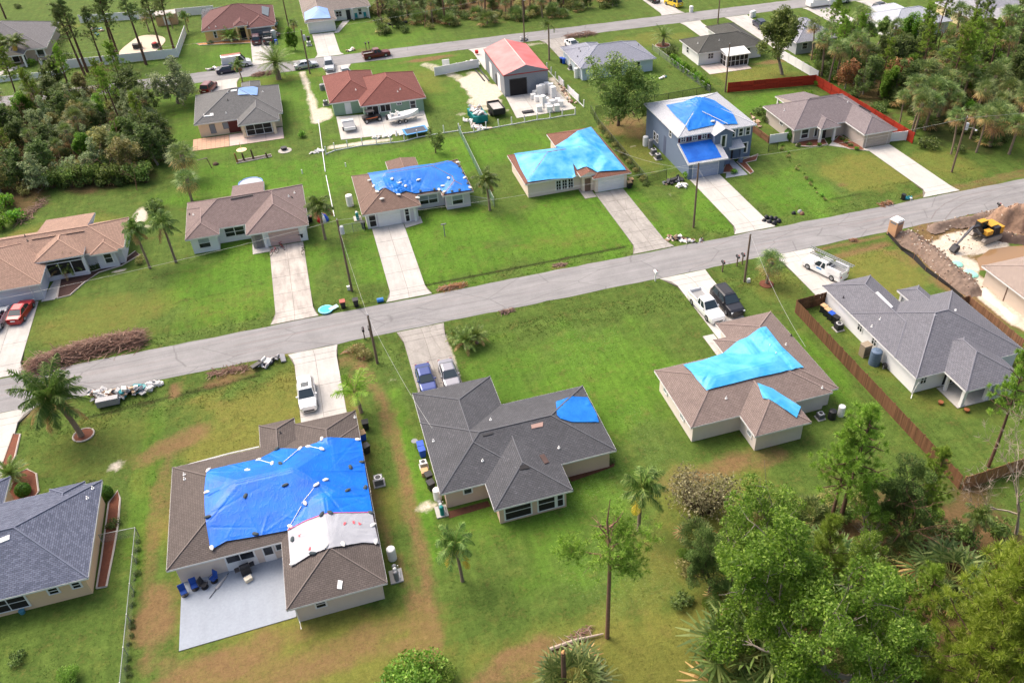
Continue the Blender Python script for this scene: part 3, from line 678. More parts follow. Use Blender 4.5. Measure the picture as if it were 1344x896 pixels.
# --- white house on the right with grey roof
RB4 = rm('shingle_ash_grey', 120, 120, 128, .12, .12)
hB4 = House('white_wall_house', 'white house with ash grey roof and rear lanai behind the plank fence', [(53.65, 52.35, 67.3, 64.4), (53.65, 56, 60.25, 70.35), (61.37, 60, 64.35, 66.6), (57.1, 49.0, 64.1, 58.0, 'hip', {'open': True})], RB4, stucco('wall_white', 230, 230, 232), .46)
_wp = hB4.wall_plane('W', 54.2); _sp = hB4.wall_plane('S', 52.9)
for px, py in ((1126, 430), (1147, 448)): yy = at(px, py, 1.6).y; hB4.window('W', _wp, yy-.45, yy+.45, 1.1, 2.1, 2, 2)
hB4.window('S', _sp, 54.9, 55.7, 1.1, 2.1, 2, 2); hB4.window('S', _sp, 57.8, 60.6, .1, 2.1, 2, 1); hB4.window('S', _sp, 61.2, 63.2, .1, 2.1, 2, 1)
for x in (57.75, 60.7, 63.7): hB4.column(x, 49.65, None, .38)
hB4.column(57.75, 52.2, None, .3); hB4.gdoor('N', hB4.wall_plane('N', 70), 54.7, 59.3)
for x in (61.9, 64.0): hB4.column(x, 66.2, None, .3)
hB4.patch('ridge_vent', [(1149, 384.5), (1152, 383), (1172, 403), (1169, 405)], WHITE); hB4.patch('ridge_vent', [(1226, 412.5), (1255, 406), (1255, 408.5), (1226, 415)], WHITE)
hB4.vents((1107, 391, 1), (1155, 419.5), (1144, 429)); MB().tube([(54.0, 52.2, 2.2), (54.0, 52.6, .25), (53.6, 52.2, .12)], .05, 6).build('downspout', WHITE, hB4.root, True)
# --- house at the right edge beyond the dig
hB5 = House('sandy_roof_house', 'beige house with sandy brown roof at the right edge beside the dig', [(74.05, 54, 92, 67.6)], rm('shingle_sandy', 166, 150, 140, .12), stucco('wall_sand', 196, 182, 168), .4)
_wp = hB5.wall_plane('W', 74.6); MB().box(_wp-.06, 63.5, 0, _wp-.003, 63.62, 2.3).build('downspout', pm('brown_metal', srgb(110, 90, 78)), hB5.root, True); hB5.window('W', _wp, 57.5, 58.6)
# --- tan roof at the left edge
RC1 = rm('shingle_tan', 168, 138, 122, .15)
hC1 = House('tan_roof_house', 'pale grey house with tan shingle roof and screened porch at the left edge', [(-50, 108.6, -26.8, 117.05), (-46.5, 102.95, -35.95, 115.0), (-37.2, 107.55, -31.4, 114.5, 'hip', {'dz': .5, 'open': True}), (-30.85, 108.02, -27.5, 112), (-37.7, 112, -31.45, 120.2, 'flatn', {'p': .19, 'open': True})], RC1, stucco('wall_palegrey', 206, 206, 214), .42)
_sp = hC1.wall_plane('S', 103.6); hC1.gdoor('S', _sp, -42.2, -37.6, 2.1, pm('door_lilac', srgb(206, 208, 218), .6, .04)); x1 = at(142, 339, 1.5).x
hC1.window('S', hC1.wall_plane('S', 108.75), x1-.5, x1+.5, .8, 2.2, 1, 2); _pp = 108.15
hC1.window('S', _pp, -36.3, -31.9, .6, 2.3, 3, 1, SCREEN, None, .1, 'screen_panel'); hC1.window('W', -36.6, 108.3, 109.0, .4, 2.3, 1, 2, SCREEN); hC1.window('E', -31.85, 108.3, 109.0, .4, 2.3, 1, 2, SCREEN)
for x in (-36.55, -31.75): hC1.column(x, 108.15, 2.7, .3)
hC1._put('porch_wall', 'S', _pp, -36.5, -31.8, 0, .55, hC1.wallm, .0, .2); hC1.vents((37, 318, 1), (33, 310, 1))
# --- mauve-brown roof
RC2 = rm('shingle_mauve', 136, 119, 116, .12)
hC2 = House('mauve_roof_house', 'white house with mauve brown roof and an above-ground pool behind', [(-19.15, 109.48, -3.2, 118.62), (-11.42, 106.3, -3.25, 118.65), (-19.15, 107.8, -14.82, 116.5), (-12.95, 115, -8.52, 121.72, 'flatn', {'p': .2, 'open': True})], RC2, stucco('wall_offwhite', 226, 229, 228), .45)
_s1 = hC2.wall_plane('S', 107.1); _s2 = hC2.wall_plane('S', 110.2); _s3 = hC2.wall_plane('S', 108.5)
x1 = at(268, 319.5, 1.5).x; hC2.window('S', _s3, x1-.75, x1+.75, .75, 2.1, 1, 2, [GLASS, BLIND]); x1 = at(309, 304, 1.6).x; hC2.window('S', _s2, x1-1.45, x1+1.2, .85, 2.1, 2, 2, None, None, .1)
hC2.gdoor('S', _s1, -8.7, -4.75, 2.15, pm('door_rose', srgb(196, 168, 160), .7, .06)); hC2.column(-9.3, _s1-.1, None, .35); hC2._put('entry_recess_shade', 'S', _s1, -10.9, -9.5, .05, 2.15, pm('entry_shadow_wall', srgb(150, 146, 142), .9, .2), .004, .03)  # flush entry panel, the recess shade is put into its grey colour
hC2._put('door', 'S', _s1, -10.5, -9.7, .05, 2.05, pm('door_grey', srgb(120, 116, 116), .7), .034, .07); hC2.vents((379, 258), (386.5, 253.5), (383.5, 260, 1), (254, 282.5), (249, 282, 1)); hC2.patch('ridge_vent', [(303, 262), (332, 256.5), (332, 257.5), (303, 263)], DARK, .1)
# --- brown roof with crumpled blue tarp
RC3 = rm('shingle_cocoa', 134, 111, 100, .2)
hC3 = House('cocoa_roof_house', 'lilac-grey house with brown roof and a crumpled blue tarp with white sandbags', [(4.0, 109.5, 20.0, 118.78), (3.95, 106.36, 12.1, 118.82), (15.5, 107.95, 20.0, 116.5), (9.42, 114, 14.0, 121.9, 'gy', {'p': .12, 'open': True})], RC3, stucco('wall_lilac', 204, 200, 205), .4)
_s1 = hC3.wall_plane('S', 107); _s2 = hC3.wall_plane('S', 110.2); _s3 = hC3.wall_plane('S', 108.7)
hC3.gdoor('S', _s1, 6.1, 9.1, 2.1); hC3.window('S', _s1, 4.75, 5.75, .3, 2.1, 1, 2, SCREEN); hC3.window('S', _s1, 9.75, 10.45, .2, 2.15, 1, 2, SCREEN, None, .1, 'screen_door'); hC3.column(11.2, _s1-.05, None, .3)
hC3.window('S', _s2, 12.4, 15.1, .7, 2.0, 2, 2, [GLASS, BLIND], None, .1); x1 = at(601, 262, 1.5).x; hC3.window('S', _s3, x1-.8, x1+.8, .7, 2.0, 1, 2, [GLASS, BLIND])
# --- house under pale blue sheets
RC4 = rm('shingle_rust', 134, 94, 80, .2)
hC4 = House('rust_roof_house', 'cream house with pale blue sheeting over almost its whole rust brown roof', [(27.5, 107.36, 43.0, 117.47), (35.4, 110, 43.12, 122.7), (37.3, 105.45, 43.2, 119.0), (35.6, 106.3, 38.4, 110, 'gy', {'dz': .25})], RC4, stucco('wall_peach', 230, 214, 198), .38)
_s1 = hC4.wall_plane('S', 106.2); _s2 = hC4.wall_plane('S', 108.1); hC4.gdoor('S', _s1, 38.35, 42.3, 2.15)
for k in range(3): x1 = at(732+k*8.3, 241-k*.8, 1.3).x; hC4.window('S', _s2, x1-.4, x1+.4, .45, 1.95, 2, 3, None, None, .06)
hC4.door('S', hC4.wall_plane('S', 107.1), 36.5, 37.4, 2.1, pm('door_brown', srgb(120, 96, 82)))
# --- two-storey slate blue house
WC5 = stucco('wall_slateblue', 108, 123, 146); RC5 = rm('shingle_pale_grey', 196, 198, 204, .08, 0, .06)
hC5 = House('two_storey_house', 'two-storey slate blue house with pale grey roof and blue tarps', [(51.85, 108.4, 64.95, 122.15)], RC5, WC5, .36, 5.45, .4, 5.6)
r5 = hC5.wr[0]; X0, Y0, X1, Y1 = r5
def c5(name, mb, mat): return mb.build(name, mat, hC5.root, True)
# garage wing with a shed roof
gx0, gx1, gy0 = X0+.003, 58.3, 105.3
gw = MB(); gw.poly([(gx0, gy0, 0), (gx1, gy0, 0), (gx1, gy0, 2.75), (gx0, gy0, 2.75)]); gw.poly([(gx0, gy0, 0), (gx0, Y0, 0), (gx0, Y0, 4.2), (gx0, gy0, 2.75)]); gw.poly([(gx1, gy0, 0), (gx1, Y0, 0), (gx1, Y0, 4.2), (gx1, gy0, 2.75)]); c5('garage_wall', gw, WC5)
gr = MB(); a, b, zz0, zz1 = gx0-.35, gx1+.35, 2.7, 4.25
gr.poly([(a, gy0-.45, zz0), (b, gy0-.45, zz0), (b, Y0-.01, zz1), (a, Y0-.01, zz1)], [(0, 0), (7, 0), (7, 4), (0, 4)]); gr.poly([(a, gy0-.45, zz0-.12), (b, gy0-.45, zz0-.12), (b, Y0-.01, zz1-.12), (a, Y0-.01, zz1-.12)])
c5('garage_roof', gr, RC5); gf = MB(); gf.box(a, gy0-.49, zz0-.16, b, gy0-.452, zz0+.02)
for xx in (a, b): gf.poly([(xx, gy0-.45, zz0-.15), (xx, Y0, zz1-.15), (xx, Y0, zz1+.03), (xx, gy0-.45, zz0+.03)])
c5('fascia', gf, WHITE); hC5.gdoor('S', gy0, 53.1, 57.3, 2.15, pm('door_slate', srgb(150, 160, 182), .7, .05))
# stair bay with gable
bx0, bx1, by0 = 57.6, 60.6, 107.75
bw = MB(); bw.poly([(bx0, by0, 0), (bx1, by0, 0), (bx1, by0, 5.4), ((bx0+bx1)/2, by0, 6.15), (bx0, by0, 5.4)]); bw.poly([(bx0, by0, 0), (bx0, Y0, 0), (bx0, Y0, 5.4), (bx0, by0, 5.4)]); bw.poly([(bx1, by0, 0), (bx1, Y0, 0), (bx1, Y0, 5.4), (bx1, by0, 5.4)]); c5('bay_wall', bw, WC5)
br = MB(); mx = (bx0+bx1)/2
for sx, q in ((bx0-.3, 1), (bx1+.3, -1)): br.poly([(sx, by0-.35, 5.3), (mx, by0-.35, 6.27), (mx, 112.2, 6.27), (sx, 111.0, 5.3)], [(0, 0), (0, 2), (4, 2), (4, 0)])
c5('bay_roof', br, RC5)
for k, xx in enumerate((53.0, 54.9, 56.5)):
    hC5.window('S', Y0, xx-.4, xx+.4, 4.35 if False else 4.42, 5.15, 2, 2)
    for sd in (-1, 1): hC5._put('shutter', 'S', Y0, xx+sd*.66-.16, xx+sd*.66+.16, 4.38, 5.2, pm('shutter_plum', srgb(84, 40, 58), .7), .004, .05)
hC5.window('S', by0, 58.7, 59.5, 3.2, 5.0, 1, 1, None, None, .12)
for xx in (61.35, 62.7, 63.9): hC5.window('S', Y0, xx-.4, xx+.4, 3.85, 5.0, 1, 2, None, None, .1)
hC5.window('S', Y0, 63.1, 64.1, .9, 2.5, 1, 1, None, None, .12); hC5.door('S', Y0, 60.9, 61.7, 2.1, pm('door_dark', srgb(46, 40, 44)))
pr = MB(); pr.poly([(60.1, 107.35, 2.75), (62.75, 107.35, 2.75), (62.75, Y0-.01, 3.35), (60.1, Y0-.01, 3.35)], [(0, 0), (3, 0), (3, 2), (0, 2)]); pr.poly([(60.1, 107.35, 2.62), (62.75, 107.35, 2.62), (62.75, Y0-.01, 2.62), (60.1, Y0-.01, 2.62)]); c5('porch_roof', pr, RC5)
pf = MB(); pf.box(60.1, 107.3, 2.6, 62.75, 107.348, 2.77); c5('fascia', pf, WHITE); hC5.column(62.4, 107.7, 2.6, .5, WC5)
for yy in (112.4, 118.4): hC5.window('W', X0, yy-.4, yy+.4, 3.9 if yy < 115 else .9, 5.0 if yy < 115 else 2.2, 1, 2)
hC5.window('W', X0, 116.9, 117.6, .9, 2.2, 1, 2); hC5._put('door', 'W', X0, 113.9, 114.8, .05, 3.2, pm('door_slate2', srgb(86, 96, 120)), .004, .03)
# --- grey house by the red fence
RC6 = rm('shingle_dove', 134, 124, 126, .1)
hC6 = House('dove_grey_house', 'greige house with dove grey roof inside the red fence', [(72.85, 110.15, 88.15, 120.4), (82.2, 104.75, 88.2, 119.0), (77.02, 108.92, 80.62, 115, 'hip', {'open': True}), (76.93, 116, 82.55, 123.6, 'flatn', {'p': .2, 'open': True})], RC6, stucco('wall_greige', 184, 174, 166), .46)
_s1 = hC6.wall_plane('S', 105.3); _s2 = hC6.wall_plane('S', 110.9); hC6.gdoor('S', _s1, 83.4, 87.3, 2.15, pm('door_greige', srgb(178, 166, 154), .7, .05)); hC6.window('S', _s2, 74.75, 76.15, .65, 2.1, 1, 2, None, None, .12)
for x in (77.6, 80.1): hC6.column(x, 109.7, None, .36)
hC6.door('S', _s2, 78.5, 79.4, 2.1, pm('door_dark', srgb(46, 40, 44))); hC6.window('S', _s2, 77.2, 77.8, .6, 2.0, 1, 1); hC6.window('W', hC6.wall_plane('W', 73.4), 114.6, 115.6, 1.5, 1.95, 2, 1); hC6.window('W', hC6.wall_plane('W', 82.7), 106.6, 107.3) if False else None
for x in (77.4, 82.1): hC6.column(x, 123.2, None, .3)
hC6.vents((1029.5, 145.5), (1112.5, 134.5)); hC6.patch('ridge_vent', [(1062.5, 130), (1100, 124), (1100, 125), (1062.5, 131)], DARK, .1); hC6.patch('ridge_vent', [(1127, 139.5), (1128.5, 139), (1143, 147.5), (1141.5, 148)], DARK, .1)
# --- houses with their backs to us, beyond the lawns
RD1 = rm('shingle_pewter', 116, 116, 116, .15)
hD1 = House('pewter_roof_house', 'cream house with grey roof, a light blue patch and screened lanai', [(-18.85, 147.0, -4.4, 160.6), (-10.9, 153, -7.6, 164.0), (-11.85, 144.0, -5.1, 156, 'hip', {'open': True})], RD1, stucco('wall_butter', 232, 212, 184), .42)
_sp = hD1.wall_plane('S', 147.8); x1 = at(279, 171, 1.4).x; hD1.window('S', _sp, x1-.4, x1+.4, .5, 2.0, 1, 1, pm('shutter_grey', srgb(132, 142, 152), .6), GREY); x1 = at(296, 166, 1.6).x; hD1.window('S', _sp, x1-.4, x1+.4, 1.0, 2.0, 1, 1, pm('shutter_grey', srgb(132, 142, 152)), GREY)
hD1._put('plywood_panel', 'S', _sp, -13.7, -11.8, .1, 2.15, pm('maroon_panel', srgb(96, 46, 42), .8, .1), .004, .05); hD1.window('S', 145.0, -10.8, -6.6, .4, 2.2, 3, 2, SCREEN, None, .07, 'screen_panel')
for x in (-11.2, -6.2): hD1.column(x, 145.0, None, .45, hD1.wallm)
hD1.patch('skylight', [(267, 150.5), (280, 149), (280.5, 152.5), (267.5, 154)], PLASTIC_W); hD1.patch('roof_patch', [(303, 119), (311, 118), (311, 120), (303, 121)], PLASTIC_W); hD1.vents((299, 122), (297, 149), (299, 132, 1), (345, 121))
RD2 = rm('shingle_brick_red', 134, 84, 77, .2)
hD2 = House('brick_red_roof_house', 'sage green house with brick red shingle roof', [(3.6, 148.05, 12.6, 162.0), (8.55, 144.8, 20.0, 158.3)], RD2, stucco('wall_sage', 142, 168, 146), .44)
_s1 = hD2.wall_plane('S', 149); _s2 = hD2.wall_plane('S', 145.7); x1 = at(456.5, 140, 1.2).x; hD2.door('S', _s1, x1-.55, x1+.55, 2.1); x1 = at(541.5, 136, 1.5).x; hD2.window('S', _s2, x1-.5, x1+.5, .8, 2.1, 1, 2)
hD2.window('S', _s2, 9.6, 11.6, .1, 2.1, 2, 1, SCREEN); hD2.window('S', _s2, 11.9, 13.7, .9, 2.1, 2, 1, SCREEN); x1 = at(523, 134, 2.0).x; hD2.window('S', _s2, x1-.4, x1+.4, 1.75, 2.05, 2, 1); hD2.vents((467, 118.5), (522, 121), (525.5, 118))
# --- metal workshop
t = NT('red_metal_roof'); wv = t.n('ShaderNodeTexWave', Vector=t.pos(), Scale=1.05); wv.bands_direction = 'Y'; cc = t.mix(t.ramp(t.noise(t.pos(), .4, 4), [(.3, 0.0), (.7, 1.0)]), srgb(196, 98, 98), srgb(214, 128, 126)); t.bump(wv.outputs['Fac'], .5, .03); MAT_REDMETAL = t.done(cc, .45, .1, .5)
t = NT('grey_metal_siding'); wv = t.n('ShaderNodeTexWave', Vector=t.pos(), Scale=1.3); wv.bands_direction = 'DIAGONAL'; t.bump(wv.outputs['Fac'], .5, .03); MAT_SIDING = t.done(t.mix(t.noise(t.pos(), .4, 4), srgb(118, 124, 134), srgb(138, 143, 152)), .55, .1, .4)
hD3 = House('metal_workshop', 'grey metal workshop with salmon red roof and open roll door', [(34.55, 146.35, 43.05, 161.4, 'gy', {'p': .33})], MAT_REDMETAL, MAT_SIDING, .33, 4.1, .12, 4.1, pm('red_trim', srgb(150, 60, 60)), 'workshop', pm('ridge_pale', srgb(232, 196, 190), .5))
_sp = hD3.wall_plane('S', 146.5); hD3._put('roll_doorway', 'S', _sp, 35.75, 38.75, .02, 3.05, pm('dark_opening', srgb(38, 35, 36), .9, .3, .6), .004, .02); hD3._put('door_frame', 'S', _sp, 35.6, 35.75, 0, 3.2, DARK, .004, .05); hD3._put('door_frame', 'S', _sp, 38.75, 38.9, 0, 3.2, DARK, .004, .05); hD3._put('door_frame', 'S', _sp, 35.6, 38.9, 3.05, 3.2, DARK, .006, .055)  # open doorway is a flat sheet with the dark interior painted on
_wp = hD3.wall_plane('W', 34.7)
for yy in (150.5, 156.8): hD3._put('roll_doorway', 'W', _wp, yy-1.0, yy+1.0, .02, 2.9, WHITE, .004, .05)
hD3._put('door', 'W', _wp, 152.3, 153.2, .02, 2.1, DARK, .004, .05)
RD4 = rm('shingle_blue_grey', 152, 155, 168, .08, 0, .06)
hD4 = House('blue_grey_roof_house', 'pale blue house with blue-grey roof half hidden by the oak', [(49.85, 148.2, 65.15, 158.7), (49.85, 150, 57.7, 160.8)], RD4, stucco('wall_iceblue', 192, 204, 214), .42)
_wp = hD4.wall_plane('W', 50.5); hD4.window('W', _wp, 152.0, 153.0); hD4.door('W', _wp, 156, 156.9); _sp = hD4.wall_plane('S', 149); hD4.window('S', _sp, 56, 58.5, .2, 2.1, 2, 1); hD4.window('S', _sp, 61, 62.2); hD4.vents((760, 65, 1), (762, 68, 1), (758, 75, 1), (838, 60, 1))
RD5 = rm('shingle_dark_olive', 92, 92, 88, .4)
hD5 = House('olive_roof_house', 'white house with dark patchy roof and white screened porch', [(73.5, 147.45, 88.0, 156.1), (81.7, 149, 88.25, 161.5)], RD5, stucco('wall_white2', 228, 228, 228), .4)
_sp = hD5.wall_plane('S', 148.3); x1 = at(931, 73, 1.5).x; hD5.window('S', _sp, x1-.6, x1+.6, 1.1, 2.1, 2, 2); hD5.window('W', hD5.wall_plane('W', 74), 152.9, 153.9); hD5.window('S', _sp, 84.6, 85.2)
pr = MB(); pr.poly([(78.6, 145.3, 2.3), (83.7, 145.3, 2.3), (83.7, 148.2, 2.75), (78.6, 148.2, 2.75)]); pr.box(78.6, 145.25, 2.12, 83.7, 145.3, 2.3); pr.build('porch_roof', PLASTIC_W, hD5.root, True)
hD5.window('S', 145.5, 78.8, 83.4, .1, 2.1, 5, 2, SCREEN, None, .08, 'screen_panel'); hD5.window('W', 78.75, 145.6, 148.0, .1, 2.1, 2, 2, SCREEN, None, .08, 'screen_panel'); hD5.window('E', 83.45, 145.6, 148.0, .1, 2.1, 2, 2, SCREEN, None, .08, 'screen_panel')
hD5.vents((916, 57.5), (944, 53.5))
# --- far side of the back street
hE1 = House('far_left_house', 'grey roofed house with porch gable behind the white picket fence, far left', [(-66, 199.5, -48.8, 217.6), (-57, 196.6, -52.6, 206, 'gy', {'open': True})], rm('shingle_stone', 126, 124, 126, .12), stucco('wall_mocha', 186, 168, 156), .42)
_sp = hE1.wall_plane('S', 200.5); hE1.window('S', _sp, -51.2, -49.7, .8, 2.1, 1, 1, None, None, .14); hE1.window('S', _sp, -56, -53.4, .2, 2.1, 2, 1, SCREEN); hE1.window('S', _sp, -64, -58, .2, 2.1, 3, 1, SCREEN)
for x in (-56.4, -53.1): hE1.column(x, 197.3)
hE2 = House('plum_roof_house', 'mustard house with plum brown roof, entry tower and solar panel', [(-18.4, 198.1, -3.0, 212.1), (-9.2, 196.7, -3.3, 210), (-11.7, 196.9, -8.8, 206, 'hip', {'dz': .6, 'open': True})], rm('shingle_plum', 118, 84, 82, .12), stucco('wall_mustard', 228, 194, 138), .42)
_sp = hE2.wall_plane('S', 197.4); hE2.gdoor('S', _sp, -8.4, -4.2, 2.15, pm('garage_screen', srgb(120, 124, 130), .6, .25, 1)); hE2.door('S', hE2.wall_plane('S', 199.0), -10.7, -9.7, 2.3, DARK)
for x in (-11.2, -9.3): hE2.column(x, 197.5, 3.0, .4, hE2.wallm)
hE2.window('S', hE2.wall_plane('S', 199), -16.2, -15.6, .8, 2.1); hE2.patch('solar_panel', [(344, 19), (352.5, 22.5), (353.5, 11), (343.5, 9)], NT('solar_glass').done(srgb(70, 84, 96), .1, .3, .6), .1); hE2.vents((274.5, 37.5), (283.5, 36))
hE3 = House('ash_brown_roof_house', 'white house with grey-brown roof, periwinkle patch over the garage and front porch', [(3.0, 195.7, 9.8, 216.0), (3.0, 202.7, 18.1, 214.0)], rm('shingle_ashbrown', 146, 136, 130, .1), stucco('wall_ivory', 232, 230, 222), .42)
_sp = hE3.wall_plane('S', 196.4); hE3.gdoor('S', _sp, 3.9, 8.8, 2.15); _s2 = hE3.wall_plane('S', 203.5); hE3.window('S', _s2, 10.2, 11.5, .9, 2.0, 2, 2); hE3.door('S', _s2, 12.5, 13.4, 2.1, DARK); hE3.window('S', _s2, 15.2, 16.0, .8, 2.1, 1, 2)
for x in (13.9, 17.5): hE3.column(x, 203.0, None, .25)
hE4 = House('silver_roof_house', 'white house with silvery roof beyond the thicket, upper right', [(116.2, 146.2, 130.7, 156.5), (120, 148, 127, 160.5)], rm('shingle_silver', 186, 190, 200, .06, 0, .05), stucco('wall_white3', 230, 230, 232), .4); hE4.window('S', hE4.wall_plane('S', 146.9), 122.4, 123.2)
hE5 = House('yellow_wall_house', 'pale yellow house with grey roof at the upper right corner', [(135.1, 145.5, 152, 158), (140, 142.2, 147, 150, 'hip', {'open': True})], rm('shingle_fog', 160, 160, 168, .08), stucco('wall_yellow', 236, 218, 172), .4)
hE5.window('S', 143, 140.6, 146.4, .5, 2.1, 3, 1, SCREEN); hE5.window('W', hE5.wall_plane('W', 135.6), 149, 150); hE5.window('W', hE5.wall_plane('W', 135.6), 153, 155, .1, 2.1)
hE6 = House('far_corner_house', 'grey roofed house half hidden behind the tall oak, upper right', [(94, 146, 104, 154), (97, 150, 104, 159)], rm('shingle_fog2', 150, 152, 162, .1), stucco('wall_grey4', 170, 172, 178), .4)
hE6.window('S', hE6.wall_plane('S', 146.6), 96, 97.2)
hE7 = House('far_top_house', 'pale house roof at the very top right edge', [(118, 183, 132, 195)], rm('shingle_fog3', 172, 172, 178, .1), stucco('wall_white5', 225, 222, 215), .4)
hE8 = House('back_lot_house', 'tan house beyond the white fence at the top left', [(-33, 238, -15, 250)], rm('shingle_far', 150, 138, 130, .1), stucco('wall_far', 214, 186, 156), .4); hE8.window('S', hE8.wall_plane('S', 238.5), -28, -25)
# ------------------------------------------------------------------ tarps on the roofs
def tarpmat(name, ca, cb, rough=.32, weave=.0):
    t = NT(name); w = t.pos(); n = t.noise(w, .5, 5, .6); n2 = t.noise(w, 4, 4, .65, .6)
    c = t.mix(t.ramp(n, [(.35, 0.0), (.68, 1.0)]), ca, cb); r_ = t.ramp(t.math('ABSOLUTE', t.math('SUBTRACT', t.noise(t.mapv(w, (1, .55, 1)), 1.7, 3, .55, .4), .5)), [(0, 1.0), (.05, 0.0)]); t.bump(t.math('ADD', t.math('MULTIPLY', n2, .5), r_), .2, .05); return t.done(c, rough, 0, .3)
T_BLUE = tarpmat('tarp_royal', srgb(0, 94, 196), srgb(0, 114, 216), .4); T_MID = tarpmat('tarp_mid', srgb(16, 104, 194), srgb(40, 128, 216)); T_SKY = tarpmat('tarp_sky', srgb(56, 152, 216), srgb(96, 182, 232)); T_PALE = tarpmat('tarp_pale', srgb(34, 144, 214), srgb(112, 190, 232)); T_DEEP = tarpmat('tarp_deep', srgb(26, 88, 180), srgb(40, 110, 205), .2); T_WHITE = tarpmat('tarp_white', srgb(156, 158, 165), srgb(172, 174, 181), .5); T_PERI = tarpmat('tarp_periwinkle', srgb(122, 158, 216), srgb(140, 176, 230))
def polyline(P, t_):
    d = [0]
    for a, b in zip(P[:-1], P[1:]): d.append(d[-1]+(b-a).length)
    s = t_*d[-1]
    for k in range(len(P)-1):
        if s <= d[k+1]+1e-9: f = (s-d[k])/max(1e-6, d[k+1]-d[k]); return P[k]+(P[k+1]-P[k])*f
    return P[-1]
def tarp(label, H, top, right, bottom, left, mat, amp=.05, wr=1.0, nu=60, nv=44, off=.1, seed=0, name='tarp', crump=None, zf=None):
    """Coons patch laid on the roof; edges are photo positions: top nw->ne, right ne->se, bottom sw->se, left nw->sw"""
    f = zf or (lambda p: H.pt(*p)); g = lambda L: [Vector((*f(p)[:2], 0)) for p in L]; Tp, Rt, Bt, Lf = g(top), g(right), g(bottom), g(left); V = []; F = []; rgl = random.Random(seed+1); BW = max((Tp[-1]-Tp[0]).length, (Lf[-1]-Lf[0]).length); LN = []; allp = Tp+Rt+Bt+Lf; cen = sum(allp, Vector((0, 0, 0)))/len(allp)
    for k in range(int(26*BW/8)+8):
        P0 = polyline((Tp, Rt, Bt, Lf)[k % 4], rgl.random()); d = cen+Vector((rgl.gauss(0, BW*.3), rgl.gauss(0, BW*.25), 0))-P0; ln = min(d.length, rgl.uniform(.15, .5)*BW); d.normalize(); LN.append((P0, d, ln, rgl.choice((-1, 1, 1))*rgl.uniform(.3, 1)*amp, rgl.uniform(.06, .13)))
    for j in range(nv+1):
        v = j/nv
        for i in range(nu+1):
            u = i/nu; C = polyline(Tp, u)*(1-v)+polyline(Bt, u)*v+polyline(Lf, v)*(1-u)+polyline(Rt, v)*u
            C -= Tp[0]*(1-u)*(1-v)+Tp[-1]*u*(1-v)+Bt[0]*(1-u)*v+Bt[-1]*u*v
            z = max(H.z(C.x, C.y), H.z(C.x+.3, C.y)-.05, H.z(C.x-.3, C.y)-.05, H.z(C.x, C.y+.3)-.05, H.z(C.x, C.y-.3)-.05) if zf is None else zf_z(C)
            e = min(u, 1-u, v, 1-v)
            n = float(vnoise(C.x*.35*wr+seed, C.y*.3*wr+3)); w = amp*.5*(n-.4)
            for P0, d, ln, a_, wd in LN:
                q = C-P0; s_ = q.dot(d)
                if -.1 < s_ < ln: w += a_*math.exp(-((q.x*d.y-q.y*d.x)/wd)**2)*(1-s_/ln)
            w = max(w, -.03)
            if crump: cu, cv, cr, ca = crump; dd = ((u-cu)**2+(v-cv)**2)**.5; w += ca*max(0, 1-dd/cr)*(.3+abs(float(fbm(C.x*2.2, C.y*2.2, 3))-.45)*4)
            V.append((C.x, C.y, z+off+w*(1 if e > .02 else .3)))
    for j in range(nv):
        for i in range(nu): a = j*(nu+1)+i; F.append((a, a+1, a+nu+2, a+nu+1))
    c = V[len(V)//2]; o = link(name, np_mesh(name, np.array(V)-np.array([c[0], c[1], c[2]]), F, mat, True)); o.location = c
    return tag(o, label, 'tarp')
tb = tarp('large royal blue tarp over the brown roof', hB1, [(273, 618), (341.6, 603), (366.6, 588.6), (391.6, 590), (407, 585), (424, 577), (474, 577)], [(474, 577), (481, 625), (489.5, 673)], [(277, 723), (297.5, 711.6), (335, 705), (378, 697), (402, 684), (421, 677), (434, 674), (489.5, 673)], [(273, 618), (269, 640), (269, 664), (272.5, 696), (277, 723)], T_BLUE, .085, 1.0, 150, 110, .1)
tw = tarp('white tarp with red marks on the rear wing of the brown roof', hB1, [(378, 697), (402, 685), (421, 678), (434, 675), (489, 674)], [(489, 674), (493, 695), (498, 714.5)], [(382, 745), (410, 728), (433, 720), (454, 717), (476, 713), (498, 714.5)], [(378, 697), (380, 720), (382, 745)], T_WHITE, .07, .7, 50, 34, .1, 4)
RED = pm('red_print', srgb(190, 70, 84), .6, .1); RP2 = MB()
for x, y in ((720, 118), (797, 108), (845, 118), (352, 215), (433, 328)):
    P = hB1.pt(340+x/6.4, 670+y/6.4); MB().obox((P.x, P.y, P.z+.16), (.34, .2, .02), x*.01).build('red_mark', RED, tw, True)
edge = [hB1.pt(*p) for p in ((378, 697), (402, 684.5), (421, 677.5), (434, 674.5), (489, 673.5))]; MB().tube([p+Vector((0, 0, .17)) for p in edge], .04, 4).build('red_edge', pm('pink_hem', srgb(214, 86, 130), .6), tw, True)
tarp('small blue tarp on the right end of the charcoal roof', hB2, [(729.7, 528.3), (748, 521), (771, 521.8)], [(771, 521.8), (783, 544), (786, 554.5)], [(731, 545.5), (735.5, 550), (750.8, 554.4), (786, 554.5)], [(729.7, 528.3), (731, 545.5)], T_MID, .14, 1.0, 34, 26, .05, 9)
tarp('sky blue tarp over the ridge of the taupe roof', hB3, [(896.6, 480), (922, 474), (948.8, 464.8), (970.6, 447.4), (1005.4, 430)], [(1005.4, 430), (1025.7, 456), (1054.7, 483.6)], [(927, 513.5), (960, 505), (992, 496.7), (1025, 490), (1054.7, 483.6)], [(896.6, 480), (913, 498), (927, 513.5)], T_SKY, .07, .9, 90, 60, .11, 12)
